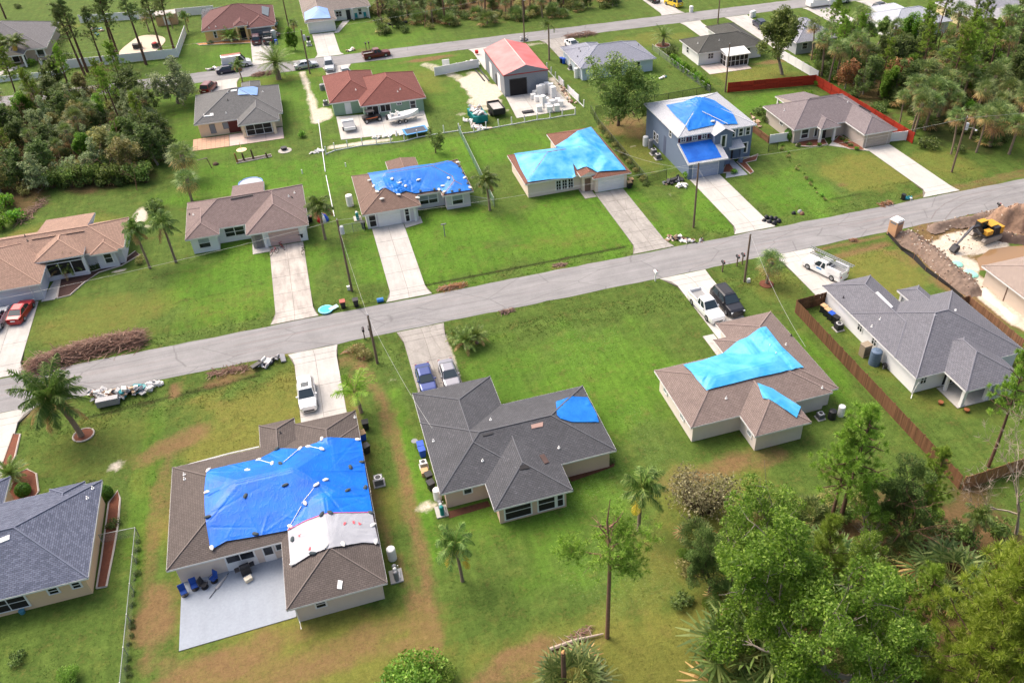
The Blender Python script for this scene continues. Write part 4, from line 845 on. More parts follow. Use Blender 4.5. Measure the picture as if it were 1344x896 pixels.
tarp('narrow sky blue tarp on the rear wing of the taupe roof', hB3, [(993.8, 503.5), (1014, 511), (1051, 535)], [(1051, 535), (1045.5, 549.5)], [(1001, 524), (1011, 525.5), (1045.5, 549.5)], [(993.8, 503.5), (1001, 524)], T_SKY, .05, .9, 30, 16, .11, 14)
c = lambda x, y: (450+x/6.4, 190+y/6.4)
tarp('crumpled blue tarp over the cocoa brown roof', hC3, [c(205, 245), c(340, 225), c(480, 205), c(560, 185), c(760, 165), c(880, 140)], [c(880, 140), c(985, 190), c(1030, 280), c(1085, 385)], [c(285, 405), c(350, 365), c(470, 430), c(530, 395), c(620, 415), c(700, 400), c(820, 385), c(860, 420), c(1085, 385)], [c(205, 245), c(250, 330), c(285, 405)], T_MID, .09, 1.0, 110, 64, .06, 20, 'tarp', (.2, .85, .3, .28))
c = lambda x, y: (660+x/3.897, 150+y/3.897)
tarp('pale blue sheeting on the left wing of the rust roof', hC4, [c(55, 205), c(200, 185), c(300, 172), c(345, 180)], [c(345, 180), c(360, 260), c(372, 322)], [c(128, 352), c(250, 336), c(372, 322)], [c(55, 205), c(90, 280), c(128, 352)], T_PALE, .05, .8, 50, 34, .06, 30)
tarp('pale blue sheeting on the right wing of the rust roof', hC4, [c(268, 168), c(330, 130), c(375, 95), c(450, 68)], [c(450, 68), c(540, 180), c(630, 290)], [c(380, 290), c(430, 272), c(480, 300), c(630, 290)], [c(268, 168), c(340, 225), c(380, 290)], T_PALE, .04, .8, 56, 44, .1, 33)
c = lambda x, y: (840+x/6.4, 110+y/6.4)
tarp('bunched blue tarp on the two-storey house roof', hC5, [c(218, 185), c(370, 160), c(420, 135), c(560, 125), c(620, 145)], [c(620, 145), c(770, 245), c(820, 345)], [c(405, 402), c(520, 375), c(640, 350), c(820, 345)], [c(218, 185), c(300, 280), c(405, 402)], T_MID, .13, .9, 80, 56, .07, 40, 'tarp', (.45, .06, .3, .22))
zf_z = lambda C: 2.7+(C.y-(gy0-.45))/(Y0-gy0+.44)*1.55
tarp('smooth deep blue cover on the slate blue garage roof', hC5, [(0, 0), (1, 0)], [(1, 0), (1, 1)], [(0, 1), (1, 1)], [(0, 0), (0, 1)], T_DEEP, .01, .5, 20, 14, .03, 50, 'tarp', None, lambda p: (gx0-.1+p[0]*5.4, Y0-.25-p[1]*(Y0-gy0-.1), 0))
tarp('light blue patch on the ridge of the pewter roof', hD1, [(313, 117), (330, 114)], [(330, 114), (339, 116), (338, 126)], [(312.5, 126), (330, 125.5), (338, 126)], [(313, 117), (312.5, 126)], T_PERI, .04, 1, 16, 12, .06, 60); tarp('periwinkle tarp over the garage of the ash brown roof', hE3, [(399.5, 17.5), (416, 9), (430, 12)], [(430, 12), (434, 25)], [(400.5, 28.5), (434, 25)], [(399.5, 17.5), (400.5, 28.5)], T_PERI, .03, 1, 20, 14, .06, 62)
# sandbags and battens
BAGD = pm('sandbag_dark', srgb(66, 76, 80), .85, .25, 5); BAGW = pm('sandbag_white', srgb(222, 218, 212), .8, .15, 5); _bag = {}
def bag(H, px, py, white, sc=1.0, rz=0, label='', group=None, dz=.12):
    P = H.pt(px, py); k = white
    if k not in _bag:
        rg_ = np.random.RandomState(3+k); V = []; F = []; n, m = 10, 7
        for j in range(m):
            u = -1+2*j/(m-1); r = (1-abs(u)**3)*.9+.12
            for i in range(n): a = 2*PI*i/n; V.append((u*.32+rg_.normal()*.01, math.cos(a)*.17*r+rg_.normal()*.012, math.sin(a)*.1*r+rg_.normal()*.008+.06))
        for j in range(m-1):
            for i in range(n): F.append((j*n+i, j*n+(i+1) % n, (j+1)*n+(i+1) % n, (j+1)*n+i))
        _bag[k] = np_mesh('sandbag', V, F, BAGW if white else BAGD, True)
    o = link('sandbag', _bag[k]); o.location = (P.x, P.y, P.z+dz); o.rotation_euler = (0, 0, rz); o.scale = (sc,)*3; return tag(o, label, 'sandbag', group)
dk = [(210+722/6.4, 530+780/6.4), (210+1055/6.4, 530+690/6.4), (210+985/6.4, 530+388/6.4), (210+1015/6.4, 530+510/6.4), (340+770/6.4, 530+540/6.4), (340+745/6.4, 530+735/6.4), (340+895/6.4, 530+712/6.4), (340+865/6.4, 530+497/6.4), (210+405/6.4, 660+125/6.4), (210+805/6.4, 660+268/6.4), (340+530/6.4, 670+38/6.4), (340+600/6.4, 670+25/6.4), (340+940/6.4, 670+25/6.4), (340+285/6.4, 670+250/6.4), (340+455/6.4, 670+368/6.4)]
wh = [(210+830/6.4, 530+480/6.4), (210+945/6.4, 530+510/6.4), (210+1180/6.4, 530+385/6.4), (210+1250/6.4, 530+368/6.4), (210+740/6.4, 530+565/6.4), (210+410/6.4, 530+565/6.4), (210+400/6.4, 530+750/6.4), (340+530/6.4, 530+303/6.4), (340+830/6.4, 530+308/6.4), (340+530/6.4, 530+388/6.4), (340+560/6.4, 530+648/6.4), (340+485/6.4, 530+690/6.4), (340+390/6.4, 530+843/6.4), (210+440/6.4, 660+385/6.4), (210+1095/6.4, 660+205/6.4), (340+570/6.4, 670+303/6.4), (340+710/6.4, 670+290/6.4), (340+960/6.4, 670+130/6.4), (340+290/6.4, 670+455/6.4), (340+985/6.4, 670+270/6.4)]
ORDN = ['first', 'second', 'third', 'fourth', 'fifth', 'sixth', 'seventh', 'eighth', 'ninth', 'tenth', 'eleventh', 'twelfth', 'thirteenth', 'fourteenth', 'fifteenth', 'sixteenth', 'seventeenth', 'eighteenth', 'nineteenth', 'twentieth']
for k, p in enumerate(sorted(dk)): bag(hB1, p[0], p[1], 0, 1.0, k*1.3, 'dark sandbag on the brown roof tarps, '+ORDN[k]+' from the left', 'dark sandbags on the brown roof')
for k, p in enumerate(sorted(wh)): bag(hB1, p[0], p[1], 1, .95, k*.9, 'white sandbag on the brown roof tarps, '+ORDN[k]+' from the left', 'white sandbags on the brown roof')
for k, (a, b) in enumerate((((340, 605), (358, 610)), ((373, 608), (394, 590)), ((405, 587), (423, 591)), ((397, 662), (419, 634)), ((378, 697), (396, 666)))):
    A, B = hB1.pt(*a), hB1.pt(*b); tag(MB().tube([A+Vector((0, 0, .2)), B+Vector((0, 0, .2))], .035, 5).build('batten', PLASTIC_W), 'white strap weighing down the royal blue tarp, '+ORDN[k]+' from the left', 'strap', 'straps on the royal blue tarp')
c = lambda x, y: (450+x/6.4, 190+y/6.4); L3 = [c(228, 310), c(415, 297), c(480, 332), c(637, 307), c(890, 293), c(842, 357), c(855, 408), c(1025, 288), c(968, 160), c(1072, 370), c(262, 358), c(290, 405), c(470, 430), c(630, 457), c(330, 467), c(528, 358), c(810, 388)]
for k, p in enumerate(sorted(L3)): bag(hC3, p[0], p[1], 1, 1.15, k*1.1, 'white sandbag on the cocoa roof, '+ORDN[k]+' from the left', 'white sandbags on the cocoa roof', .16)
L4 = [c(652, 398), c(770, 385), c(917, 402), c(980, 390), c(1010, 245), c(978, 192), c(1050, 335)]
for k, p in enumerate(sorted(L4)): bag(hC3, p[0], p[1], 0, 1.0, 1.5, 'dark weight at the edge of the crumpled blue tarp, '+ORDN[k]+' from the left', 'dark weights on the cocoa roof', .16)
c = lambda x, y: (840+x/6.4, 110+y/6.4); bag(hC5, *c(612, 330), 1, 1.3, 0, 'white sandbag on the two-storey house tarp', None, .2); A, B = hC5.pt(*c(520, 245)), hC5.pt(*c(735, 350)); tag(MB().tube([A+Vector((0, 0, .25)), B+Vector((0, 0, .25))], .05, 5).build('batten', PLASTIC_W), 'pale strap across the two-storey house tarp', 'strap')
# ------------------------------------------------------------------ fences
def woodmat(name, r, g, b):
    t = NT(name); oi = t.n('ShaderNodeObjectInfo').outputs['Random']; o = t.obj(); c = srgb(r, g, b)
    k = t.math('ADD', t.math('MULTIPLY', t.noise(t.mapv(o, (6, 6, .8)), 3, 4, .7), .6), t.math('MULTIPLY', oi, .4))
    return t.done(t.ramp(k, [(.2, sc3(c, .62)), (.55, c), (.85, sc3(c, 1.35))]), .85, 0, .25)
PLANK = woodmat('fence_plank', 112, 80, 58); PLANK2 = woodmat('fence_plank_grey', 138, 102, 78); PLANK3 = woodmat('fence_plank_orange', 158, 116, 82); REDW = woodmat('red_plank', 158, 50, 34); VINYL = pm('white_vinyl', srgb(232, 232, 236), .45, .05, 1)
def plank_fence(label, pts, mat, h=1.8, w=.15, name='plank_fence', cap=False):
    root = thing(name, label, 'fence', (pts[0][0], pts[0][1], 0)); o = Vector((pts[0][0], pts[0][1], 0)); rl = MB(); rg = random.Random(len(label))
    me = MB().box(-w/2+.006, -.012, 0, w/2-.006, .012, h).mesh('board', mat); pm_ = MB().box(-.05, -.05, -.2, .05, .05, h+.05).mesh('post', mat)
    for a, b in zip(pts[:-1], pts[1:]):
        A = Vector((a[0], a[1], 0)); B = Vector((b[0], b[1], 0)); d = (B-A).normalized(); L = (B-A).length; n = int(L/w); ang = math.atan2(d.y, d.x); nn = Vector((-d.y, d.x, 0))
        for k in range(n):
            p = A+d*(k+.5)*L/n-o; e = link('board', me, root); e.location = (p.x, p.y, rg.uniform(-.02, .02)); e.rotation_euler = (rg.gauss(0, .006), rg.gauss(0, .004), ang)
        for k in range(int(L/2.4)+1):
            p = A+d*min(L, k*2.4)+nn*.075-o; e = link('post', pm_, root); e.location = p; e.rotation_euler = (0, 0, ang)
        for z in (.3, .95, 1.5): rl = MB(); m = (A+B)/2+nn*.035-o; rl.obox((m.x, m.y, z), (L, .04, .09), ang); rl.build('rail', mat, root)
    return root
plank_fence('brown plank fence between the taupe roof house and the white house', [(55.0, 70.2), (50.15, 69.9), (50.15, 40.2)], PLANK, 1.75, .16)
plank_fence('orange-brown plank fence running right from the corner behind the thicket', [(50.4, 40.0), (62.0, 40.4)], PLANK3, 1.75, .16)
plank_fence('greyish plank fence behind the white house on the dig side', [(67.1, 64.0), (69.6, 63.8), (69.7, 50.0)], PLANK2, 1.75, .16)
def board_fence(label, pts, mat, h=1.8, nb=7, bay=2.4):
    root = thing('board_fence', label, 'fence', (pts[0][0], pts[0][1], 0)); o = Vector((pts[0][0], pts[0][1], 0)); hb = h/nb
    for a, b in zip(pts[:-1], pts[1:]):
        A = Vector((a[0], a[1], 0)); B = Vector((b[0], b[1], 0)); d = (B-A).normalized(); L = (B-A).length; n = max(1, round(L/bay)); bl = L/n; ang = math.atan2(d.y, d.x)
        me = MB().box(-bl/2+.01, -.02, .005, bl/2-.01, .02, hb-.012).mesh('board', mat); pe = MB().box(-.06, -.06, -.2, .06, .06, h+.08).mesh('post', mat)
        for k in range(n+1): e = link('post', pe, root); e.location = A+d*bl*k-o; e.rotation_euler = (0, 0, ang)
        for k in range(n):
            for j in range(nb): e = link('board', me, root); p = A+d*bl*(k+.5)-o; e.location = (p.x, p.y, .04+j*hb); e.rotation_euler = (0, 0, ang)
    return root
board_fence('red horizontal board fence around the dove grey house yard', [(73.3, 133.9), (89.9, 131.6), (91.2, 104.2)], REDW, 1.85)
board_fence('low brown board fence on the left side of the dove grey house', [(69.4, 119.0), (69.8, 112.4), (71.3, 112.2)], PLANK2, 1.2, 5, 2.0)
def vinyl_fence(label, pts, h=1.8, bay=2.4, name='vinyl_fence', pickets=False):
    root = thing(name, label, 'fence', (pts[0][0], pts[0][1], 0)); o = Vector((pts[0][0], pts[0][1], 0))
    for a, b in zip(pts[:-1], pts[1:]):
        A = Vector((a[0], a[1], 0)); B = Vector((b[0], b[1], 0)); d = (B-A).normalized(); L = (B-A).length; n = max(1, round(L/bay)); bl = L/n; ang = math.atan2(d.y, d.x)
        pn = MB().box(-bl/2+.07, -.025, .08, bl/2-.07, .025, h-.06)
        for z in (.06, h-.1): pn.box(-bl/2+.06, -.045, z, bl/2-.06, .045, z+.1)
        pnm = pn.mesh('panel', VINYL); pe = MB().box(-.065, -.065, -.2, .065, .065, h+.06).mesh('post', VINYL)
        for k in range(n+1): e = link('post', pe, root); e.location = A+d*bl*k-o; e.rotation_euler = (0, 0, ang)
        for k in range(n): e = link('panel', pnm, root); e.location = A+d*bl*(k+.5)-o; e.rotation_euler = (0, 0, ang)
    return root
vinyl_fence('low white vinyl fence before the far left house', [(-60, 189.2), (-52.7, 189.6), (-46, 188.4), (-44.7, 192.6)], 1.2)
vinyl_fence('tall white vinyl fence beneath the tall pines', [(-44.7, 192.9), (-33.1, 192.1), (-23.6, 191.6), (-22.4, 206.8)], 1.8)
vinyl_fence('tall white vinyl fence at the back of the round patio yard', [(-46, 224.4), (-35.3, 222.6), (-29.5, 222)], 1.8); vinyl_fence('white vinyl fence behind the pool cage', [(-25, 221), (-16.5, 220.4)], 1.8); vinyl_fence('white vinyl panel fence standing in the grass left of the workshop', [(24.6, 161.6), (33.6, 163.0)], 1.7); vinyl_fence('white vinyl fence beside the lawn of the tall airy oak', [(91.6, 133.5), (91.0, 146)], 1.7)
vinyl_fence('white vinyl gate right of the dove grey garage', [(88.3, 106.0), (91.0, 105.6)], 1.6, 2.8, 'vinyl_gate'); vinyl_fence('white vinyl gate left of the dove grey house', [(70.0, 112.2), (73.2, 112.0)], 1.5, 3.2, 'vinyl_gate')
def post_rail(label, pts, h=1.4, rail=True, panels=()):
    root = thing('post_fence', label, 'fence', (pts[0][0], pts[0][1], 0)); o = Vector((pts[0][0], pts[0][1], 0)); rg = random.Random(len(label)); pe = MB().box(-.075, -.075, -.1, .075, .075, h).mesh('post', VINYL)
    for k, p in enumerate(pts):
        e = link('post', pe, root); e.location = (p[0]-o.x, p[1]-o.y, 0); e.rotation_euler = (rg.gauss(0, .04), rg.gauss(0, .04), 0)
        if k < len(pts)-1:
            A = Vector((*p[:2], 0)); B = Vector((*pts[k+1][:2], 0)); m = (A+B)/2-o; L = (B-A).length; ang = math.atan2((B-A).y, (B-A).x)
            if rail: MB().obox((m.x, m.y, .09), (L-.16, .07, .14), ang).build('bottom_rail', VINYL, root)
            if k in panels: MB().obox((m.x, m.y, .75), (L-.16, .04, 1.2), ang).build('panel', VINYL, root)
    return root
post_rail('row of white posts left of a blown-out vinyl fence behind the green house', [at(428, 203)[:2], at(440, 198)[:2], at(457, 195)[:2], at(476, 191.5)[:2], at(494.5, 190)[:2], at(513, 188)[:2], at(531, 186)[:2], at(548, 181)[:2], at(565, 178)[:2], at(583, 175)[:2], at(603, 172)[:2]])
post_rail('row of white posts left of a vinyl fence below the workshop yard', [at(605, 176)[:2], at(622, 174)[:2], at(638, 170)[:2], at(655, 167)[:2], at(672, 164)[:2], at(689, 161)[:2], at(705, 158)[:2], at(722, 156)[:2], at(738, 153)[:2], at(755, 151)[:2]])
post_rail('white vinyl fence remains on the right side of the workshop yard', [(45.9, 157), (45.9, 154.3), (45.95, 151.8), (46.0, 149.4), (46.1, 147), (46.2, 144.5), (46.3, 142), (46.5, 139.5), (46.6, 137)], 1.4, True, (3, 5, 6))
for k, (a, b) in enumerate((((418, 158), (427, 226)), ((428, 231), (439, 285)))): P, Q = at(*a), at(*b); m = (P+Q)/2; tag(MB().obox((m.x, m.y, .08), (.1, (Q-P).length, .1), math.atan2((Q-P).y, (Q-P).x)-PI/2).build('fence_rail', VINYL), 'long white fence rail on the lot line grass, '+('farther' if k == 0 else 'nearer')+' one', 'fence')
P, Q = at(418, 105), at(416, 155)
def meshmat(name, col, a):
    t = NT(name); w = t.pos(); t.done(col, .6, .2)
    tr = t.n('ShaderNodeBsdfTransparent'); mx = t.n('ShaderNodeMixShader'); t.put(mx.inputs[0], t.ramp(t.noise(w, 6, 2), [(.3, a*.7), (.7, min(1, a*1.3))])); t.t.links.new(tr.outputs[0], mx.inputs[1]); t.t.links.new(t.b.outputs[0], mx.inputs[2]); t.t.links.new(mx.outputs[0], t.out.inputs['Surface']); return t.mat
M_CHAIN = meshmat('chain_mesh', srgb(160, 168, 168), .28); M_BLACKCH = meshmat('black_chain_mesh', srgb(36, 40, 38), .4); M_GREENCH = meshmat('green_screen_mesh', srgb(112, 146, 128), .72); GALV = pm('galvanised', srgb(158, 162, 162), .4, .12, 3, metal=.4)
def chain_fence(label, pts, h=1.5, mat=None, pmat=None, bay=3.0, name='chain_link_fence'):
    root = thing(name, label, 'fence', (pts[0][0], pts[0][1], 0)); o = Vector((pts[0][0], pts[0][1], 0)); pmat = pmat or GALV
    pe = MB().cyl(0, 0, -.2, h+.05, .04, 6).mesh('post', pmat)
    for a, b in zip(pts[:-1], pts[1:]):
        A = Vector((*a[:2], 0)); B = Vector((*b[:2], 0)); d = (B-A).normalized(); L = (B-A).length; n = max(1, round(L/bay))
        for k in range(n+1): e = link('post', pe, root); e.location = A+d*L*k/n-o
        MB().tube([A-o+Vector((0, 0, h)), B-o+Vector((0, 0, h))], .03, 5).build('top_rail', pmat, root); nn = Vector((-d.y, d.x, 0))*.03
        MB().poly([A-o+nn+Vector((0, 0, .03)), B-o+nn+Vector((0, 0, .03)), B-o+nn+Vector((0, 0, h)), A-o+nn+Vector((0, 0, h))]).build('wire_mesh', mat or M_CHAIN, root)
    return root
chain_fence('galvanised chain-link fence beside the slate roof house', [(-25.5, 59.5), (-22.45, 59.3), (-22.45, 40.5)], 1.2)
chain_fence('green screened chain-link fence right of the crumpled tarp house', [(23.3, 134.2), (22.7, 107.2)], 1.5, M_GREENCH); chain_fence('chain-link return from the crumpled tarp house to the green fence', [(19.6, 109.6), (22.7, 107.2)], 1.2); chain_fence('chain-link gate left of the crumpled tarp house', [(0.9, 107.0), (3.9, 107.0)], 1.4, None, None, 1.5)
chain_fence('black chain-link fence along the brown oak yard', [(46.9, 134.0), (46.2, 127.9), (46.0, 106.0), (49.5, 106.8)], 1.4, M_BLACKCH, DARK); chain_fence('black chain-link fence behind the two-storey house', [(47.6, 133.4), (70.3, 134.9)], 1.4, M_BLACKCH, DARK); chain_fence('thin chain-link fence left of the leafy hedge', [at(856, 66)[:2], at(885, 88)[:2], at(932, 122)[:2]], 1.2); chain_fence('small black gate by the border plants', [at(1008, 200)[:2], at(1020, 197)[:2]], 1.3, M_BLACKCH, DARK)
SILT = pm('silt_fabric', srgb(42, 40, 42), .8, .2, 3)
sp = [(70.9, 81.4), (70.6, 79.5), (70.3, 77.5), (70.4, 75), (70.1, 72.2), (70.3, 70), (70.5, 68), (70.2, 65.5), (69.95, 64.0)]; sf = MB(); rg = random.Random(4)
tops = [(x+rg.uniform(-.15, .15), y, .62+rg.uniform(-.15, .1)) for x, y in sp]
for k in range(len(sp)-1): sf.poly([(*sp[k], 0), (*sp[k+1], 0), tops[k+1], tops[k]]); sf.poly([(sp[k][0]+.05, sp[k][1], 0), (sp[k+1][0]+.05, sp[k+1][1], 0), (tops[k+1][0]+.04, tops[k+1][1], tops[k+1][2]), (tops[k][0]+.04, tops[k][1], tops[k][2])])
s = thing('silt_fence', 'sagging black silt fence along the edge of the dig', 'fence', (0, 0, 0)); sf.build('fabric', SILT, s)
for k, p in enumerate(sp): MB().box(p[0]-.02, p[1]-.02, 0, p[0]+.02, p[1]+.02, .75).build('stake', PLANK2, s)
# ------------------------------------------------------------------ poles and wires
POLEM = pm('pole_wood', srgb(116, 98, 84), .9, .2, 4); CAN = pm('transformer_grey', srgb(196, 200, 204), .5, .08)
def pole(px, py, topy, label, can=False, arm=False, lamp=False, tilt=None):
    b = on(px, py); lo, hi = 0, 30
    for _ in range(40):
        m = (lo+hi)/2
        v = np.array([b.x, b.y, m-CAM_H]); w = v @ _f
        if PPY-FPX*(v @ CU)/w > topy: lo = m
        else: hi = m
    h = min(lo, 11.0); r = thing('utility_pole', label, 'pole', b); MB().tube([(0, 0, -.4), (0, 0, h)], [.16, .11], 8).build('pole', POLEM, r)
    if can: c = MB().cyl(.33, -.1, h-1.9, h-.95, .25, 12); c.dome((.33, -.1, h-.95), .25, .1); c.build('transformer', CAN, r); MB().box(.02, -.13, h-1.5, .12, -.07, h-1.3).build('bracket', GREY, r)
    if arm: MB().box(-.9, -.06, h-.7, .9, .06, h-.58).build('crossarm', POLEM, r)
    for k, dx in enumerate((0,) if not arm else (-.8, .8)): MB().cyl(dx, 0, h-.58 if arm else h, h-.4 if arm else h+.2, .05, 6).build('insulator', CAN, r)
    if lamp: MB().tube([(0, -.1, h-1.6), (.5, -1.0, h-1.3), (.7, -1.5, h-1.35)], .035, 5).build('lamp_arm', GREY, r); MB().dome((.75, -1.6, h-1.5), .18, .15).build('lamp_head', CAN, r)
    if tilt: r.rotation_euler = (tilt[0], tilt[1], 0)
    return Vector((b.x, b.y, h)), r
p1, _ = pole(462, 381.5, 288, 'utility pole with grey transformer left of the crumpled tarp driveway', True); p2, _ = pole(495.5, 476.5, 414, 'short utility pole leaning beside the street between the front driveways'); p3, _ = pole(910.2, 297.5, 213, 'utility pole before the two-storey house driveway', False, False); p4, _ = pole(977, 369.5, 307, 'utility pole beside the stout cabbage palm'); p5, _ = pole(1249, 226, 154, 'leaning utility pole with street lamp by the palm stand', True, False, True, (0, .0))
p6, _ = pole(951.8, 121, 58, 'bare brown pole at the end of the red fence'); p7, _ = pole(942, 31, -14, 'utility pole on the back street beside the olive roof house'); p8, _ = pole(688.5, 55, -12, 'utility pole with transformer behind the metal workshop', True); p9, _ = pole(407, 97, 40, 'utility pole with transformer beside the silver parked car', True); p10, _ = pole(62, 108, 72, 'utility pole with transformer before the low white fence', True); p11, _ = pole(88, 106, 66, 'plain utility pole right of the transformer pole at the far left')
MB().cyl(on(495.5, 476.5).x+.35, on(495.5, 476.5).y, 0, .3, .1, 6).build('reflector', PLASTIC_W, _) if False else None
WIRE = pm('wire', srgb(186, 186, 182), .5, .05)
def wire(label, a, b, sag=.6, r=.012):
    a, b = Vector(a), Vector(b); pts = []
    for k in range(17): t_ = k/16; p = a+(b-a)*t_; p.z -= sag*4*t_*(1-t_); pts.append(p)
    return tag(MB().tube(pts, r, 4).build('power_line', WIRE), label, 'wire')
T = lambda p, dz=-.1: (p.x, p.y, p.z+dz)
wire('power line from the left edge to the transformer pole', (-46, 92.4, 7.4), T(p1)); wire('power line between the transformer pole and the two-storey house pole', T(p1), T(p3)); wire('power line between the two-storey house pole and the lamp pole', T(p3), T(p5)); wire('power line leaving the lamp pole to the right', T(p5), (136, 92.4, 7.6)); wire('service line across the street to the leaning short pole', T(p1, -1), T(p2)); wire('service line from the two-storey house pole to the cabbage palm pole', T(p3, -1), T(p4)); wire('service line from the cabbage palm pole to the taupe roof', T(p4), (45.2, 60.0, 3.4), .8, .014); wire('service line from the short pole to the charcoal roof', T(p2), (5.0, 61.0, 3.2), .8, .014); wire('service line to the rust roof house', T(p3, -1), (43.0, 112, 3.5), .6, .012); wire('back street power line, right span', T(p8), T(p7)); wire('back street power line, middle span', T(p9), T(p8)); wire('back street power line, left span', T(p10), T(p9))
# ------------------------------------------------------------------ vehicles
TYRE = pm('tyre_rubber', srgb(32, 32, 34), .85, .15, 6); RIM = pm('alloy_rim', srgb(158, 160, 164), .35, .1, 5, metal=.6); LAMP = NT('lamp_glass').done(srgb(220, 224, 228), .1, 0, .6); TAIL = NT('tail_glass').done(srgb(150, 22, 24), .2, 0, .5); CGLASS = NT('car_glass').done(srgb(44, 56, 62), .06, 0, .8)
def paintm(name, r, g, b, met=.1):
    if name in _mc: return _mc[name]
    t = NT(name); c = srgb(r, g, b); t.done(t.ramp(t.noise(t.obj(), 1.5, 4), [(.3, sc3(c, .94)), (.7, sc3(c, 1.03))]), .28, met, .5); t.b.inputs['Coat Weight'].default_value = .5; t.b.inputs['Coat Roughness'].default_value = .08; _mc[name] = t.mat; return t.mat
_wm = {}
def wheel(root, x, y, r, w=.22):
    k = (r, w)
    if k not in _wm:
        ty = MB().tube([(0, -w/2, 0), (0, -w/2+.04, 0), (0, w/2-.04, 0), (0, w/2, 0)], [r*.9, r, r, r*.9], 16); rm_ = MB().tube([(0, -w/2-.012, 0), (0, w/2+.012, 0)], r*.62, 12)
        for j in range(5): a = j*2*PI/5; rm_.obox((math.cos(a)*r*.3, 0, math.sin(a)*r*.3), (r*.5, w+.05, r*.12), 0, 0, -a)
        _wm[k] = (ty.mesh('tyre', TYRE, smooth=False), rm_.mesh('rim', RIM))
    wl = bpy.data.objects.new('wheel', None); COL.objects.link(wl); wl.parent = root; wl.location = (x, y, r)
    link('tyre', _wm[k][0], wl); link('rim', _wm[k][1], wl); return wl
def loft(st, prof):
    """stations along x; prof(s) -> ring of (y, z)"""
    mb = MB(); rings = []
    for s in st:
        pr = prof(s); i = len(mb.v); rings.append(i); mb.v += [(s[0], y, z) for y, z in pr]; n = len(pr)
    for a, b in zip(rings[:-1], rings[1:]):
        for j in range(n-1): mb.f.append((a+j, b+j, b+j+1, a+j+1)); mb.m.append(0)
        mb.f.append((a+n-1, b+n-1, b, a)); mb.m.append(0)
    mb.f.append(tuple(range(rings[0], rings[0]+n))); mb.f.append(tuple(range(rings[-1], rings[-1]+n))[::-1]); mb.m += [0, 0]; return mb
KINDS = {  # length, width, roof height, wheel radius, wheel base, body stations (x, half width, deck z), cabin (x of base rear, roof rear, roof front, base front, base z)
 'sedan': (4.75, 1.82, 1.45, .33, 2.8, [(-2.37, .62, .72), (-2.3, .8, .95), (-1.7, .9, 1.0), (-1.2, .91, .98), (.6, .91, .95), (.95, .9, .93), (1.9, .86, .82), (2.25, .76, .7), (2.37, .55, .55)], (-1.75, -.95, .25, 1.05, .95)),
 'suv': (4.75, 1.9, 1.75, .37, 2.8, [(-2.37, .8, .9), (-2.33, .92, 1.08), (-1.7, .95, 1.1), (.7, .95, 1.08), (1.0, .94, 1.06), (2.0, .9, .98), (2.27, .82, .86), (2.37, .62, .62)], (-2.25, -1.9, .3, 1.08, 1.07)),
 'van': (5.7, 2.05, 2.45, .37, 3.5, [(-2.85, .98, 1.2), (-2.8, 1.02, 1.3), (1.2, 1.02, 1.3), (1.7, 1.0, 1.25), (2.45, .96, 1.1), (2.75, .88, .9), (2.85, .7, .6)], (-2.78, -2.72, 1.0, 1.85, 1.28)),
 'pickup': (5.9, 2.0, 1.88, .4, 3.6, [(-2.95, .92, .95), (-2.93, .98, 1.05), (-.75, .99, 1.08), (.95, .99, 1.1), (1.3, .98, 1.12), (2.6, .96, 1.08), (2.85, .9, .95), (2.95, .75, .65)], (-.78, -.6, .55, 1.3, 1.09))}
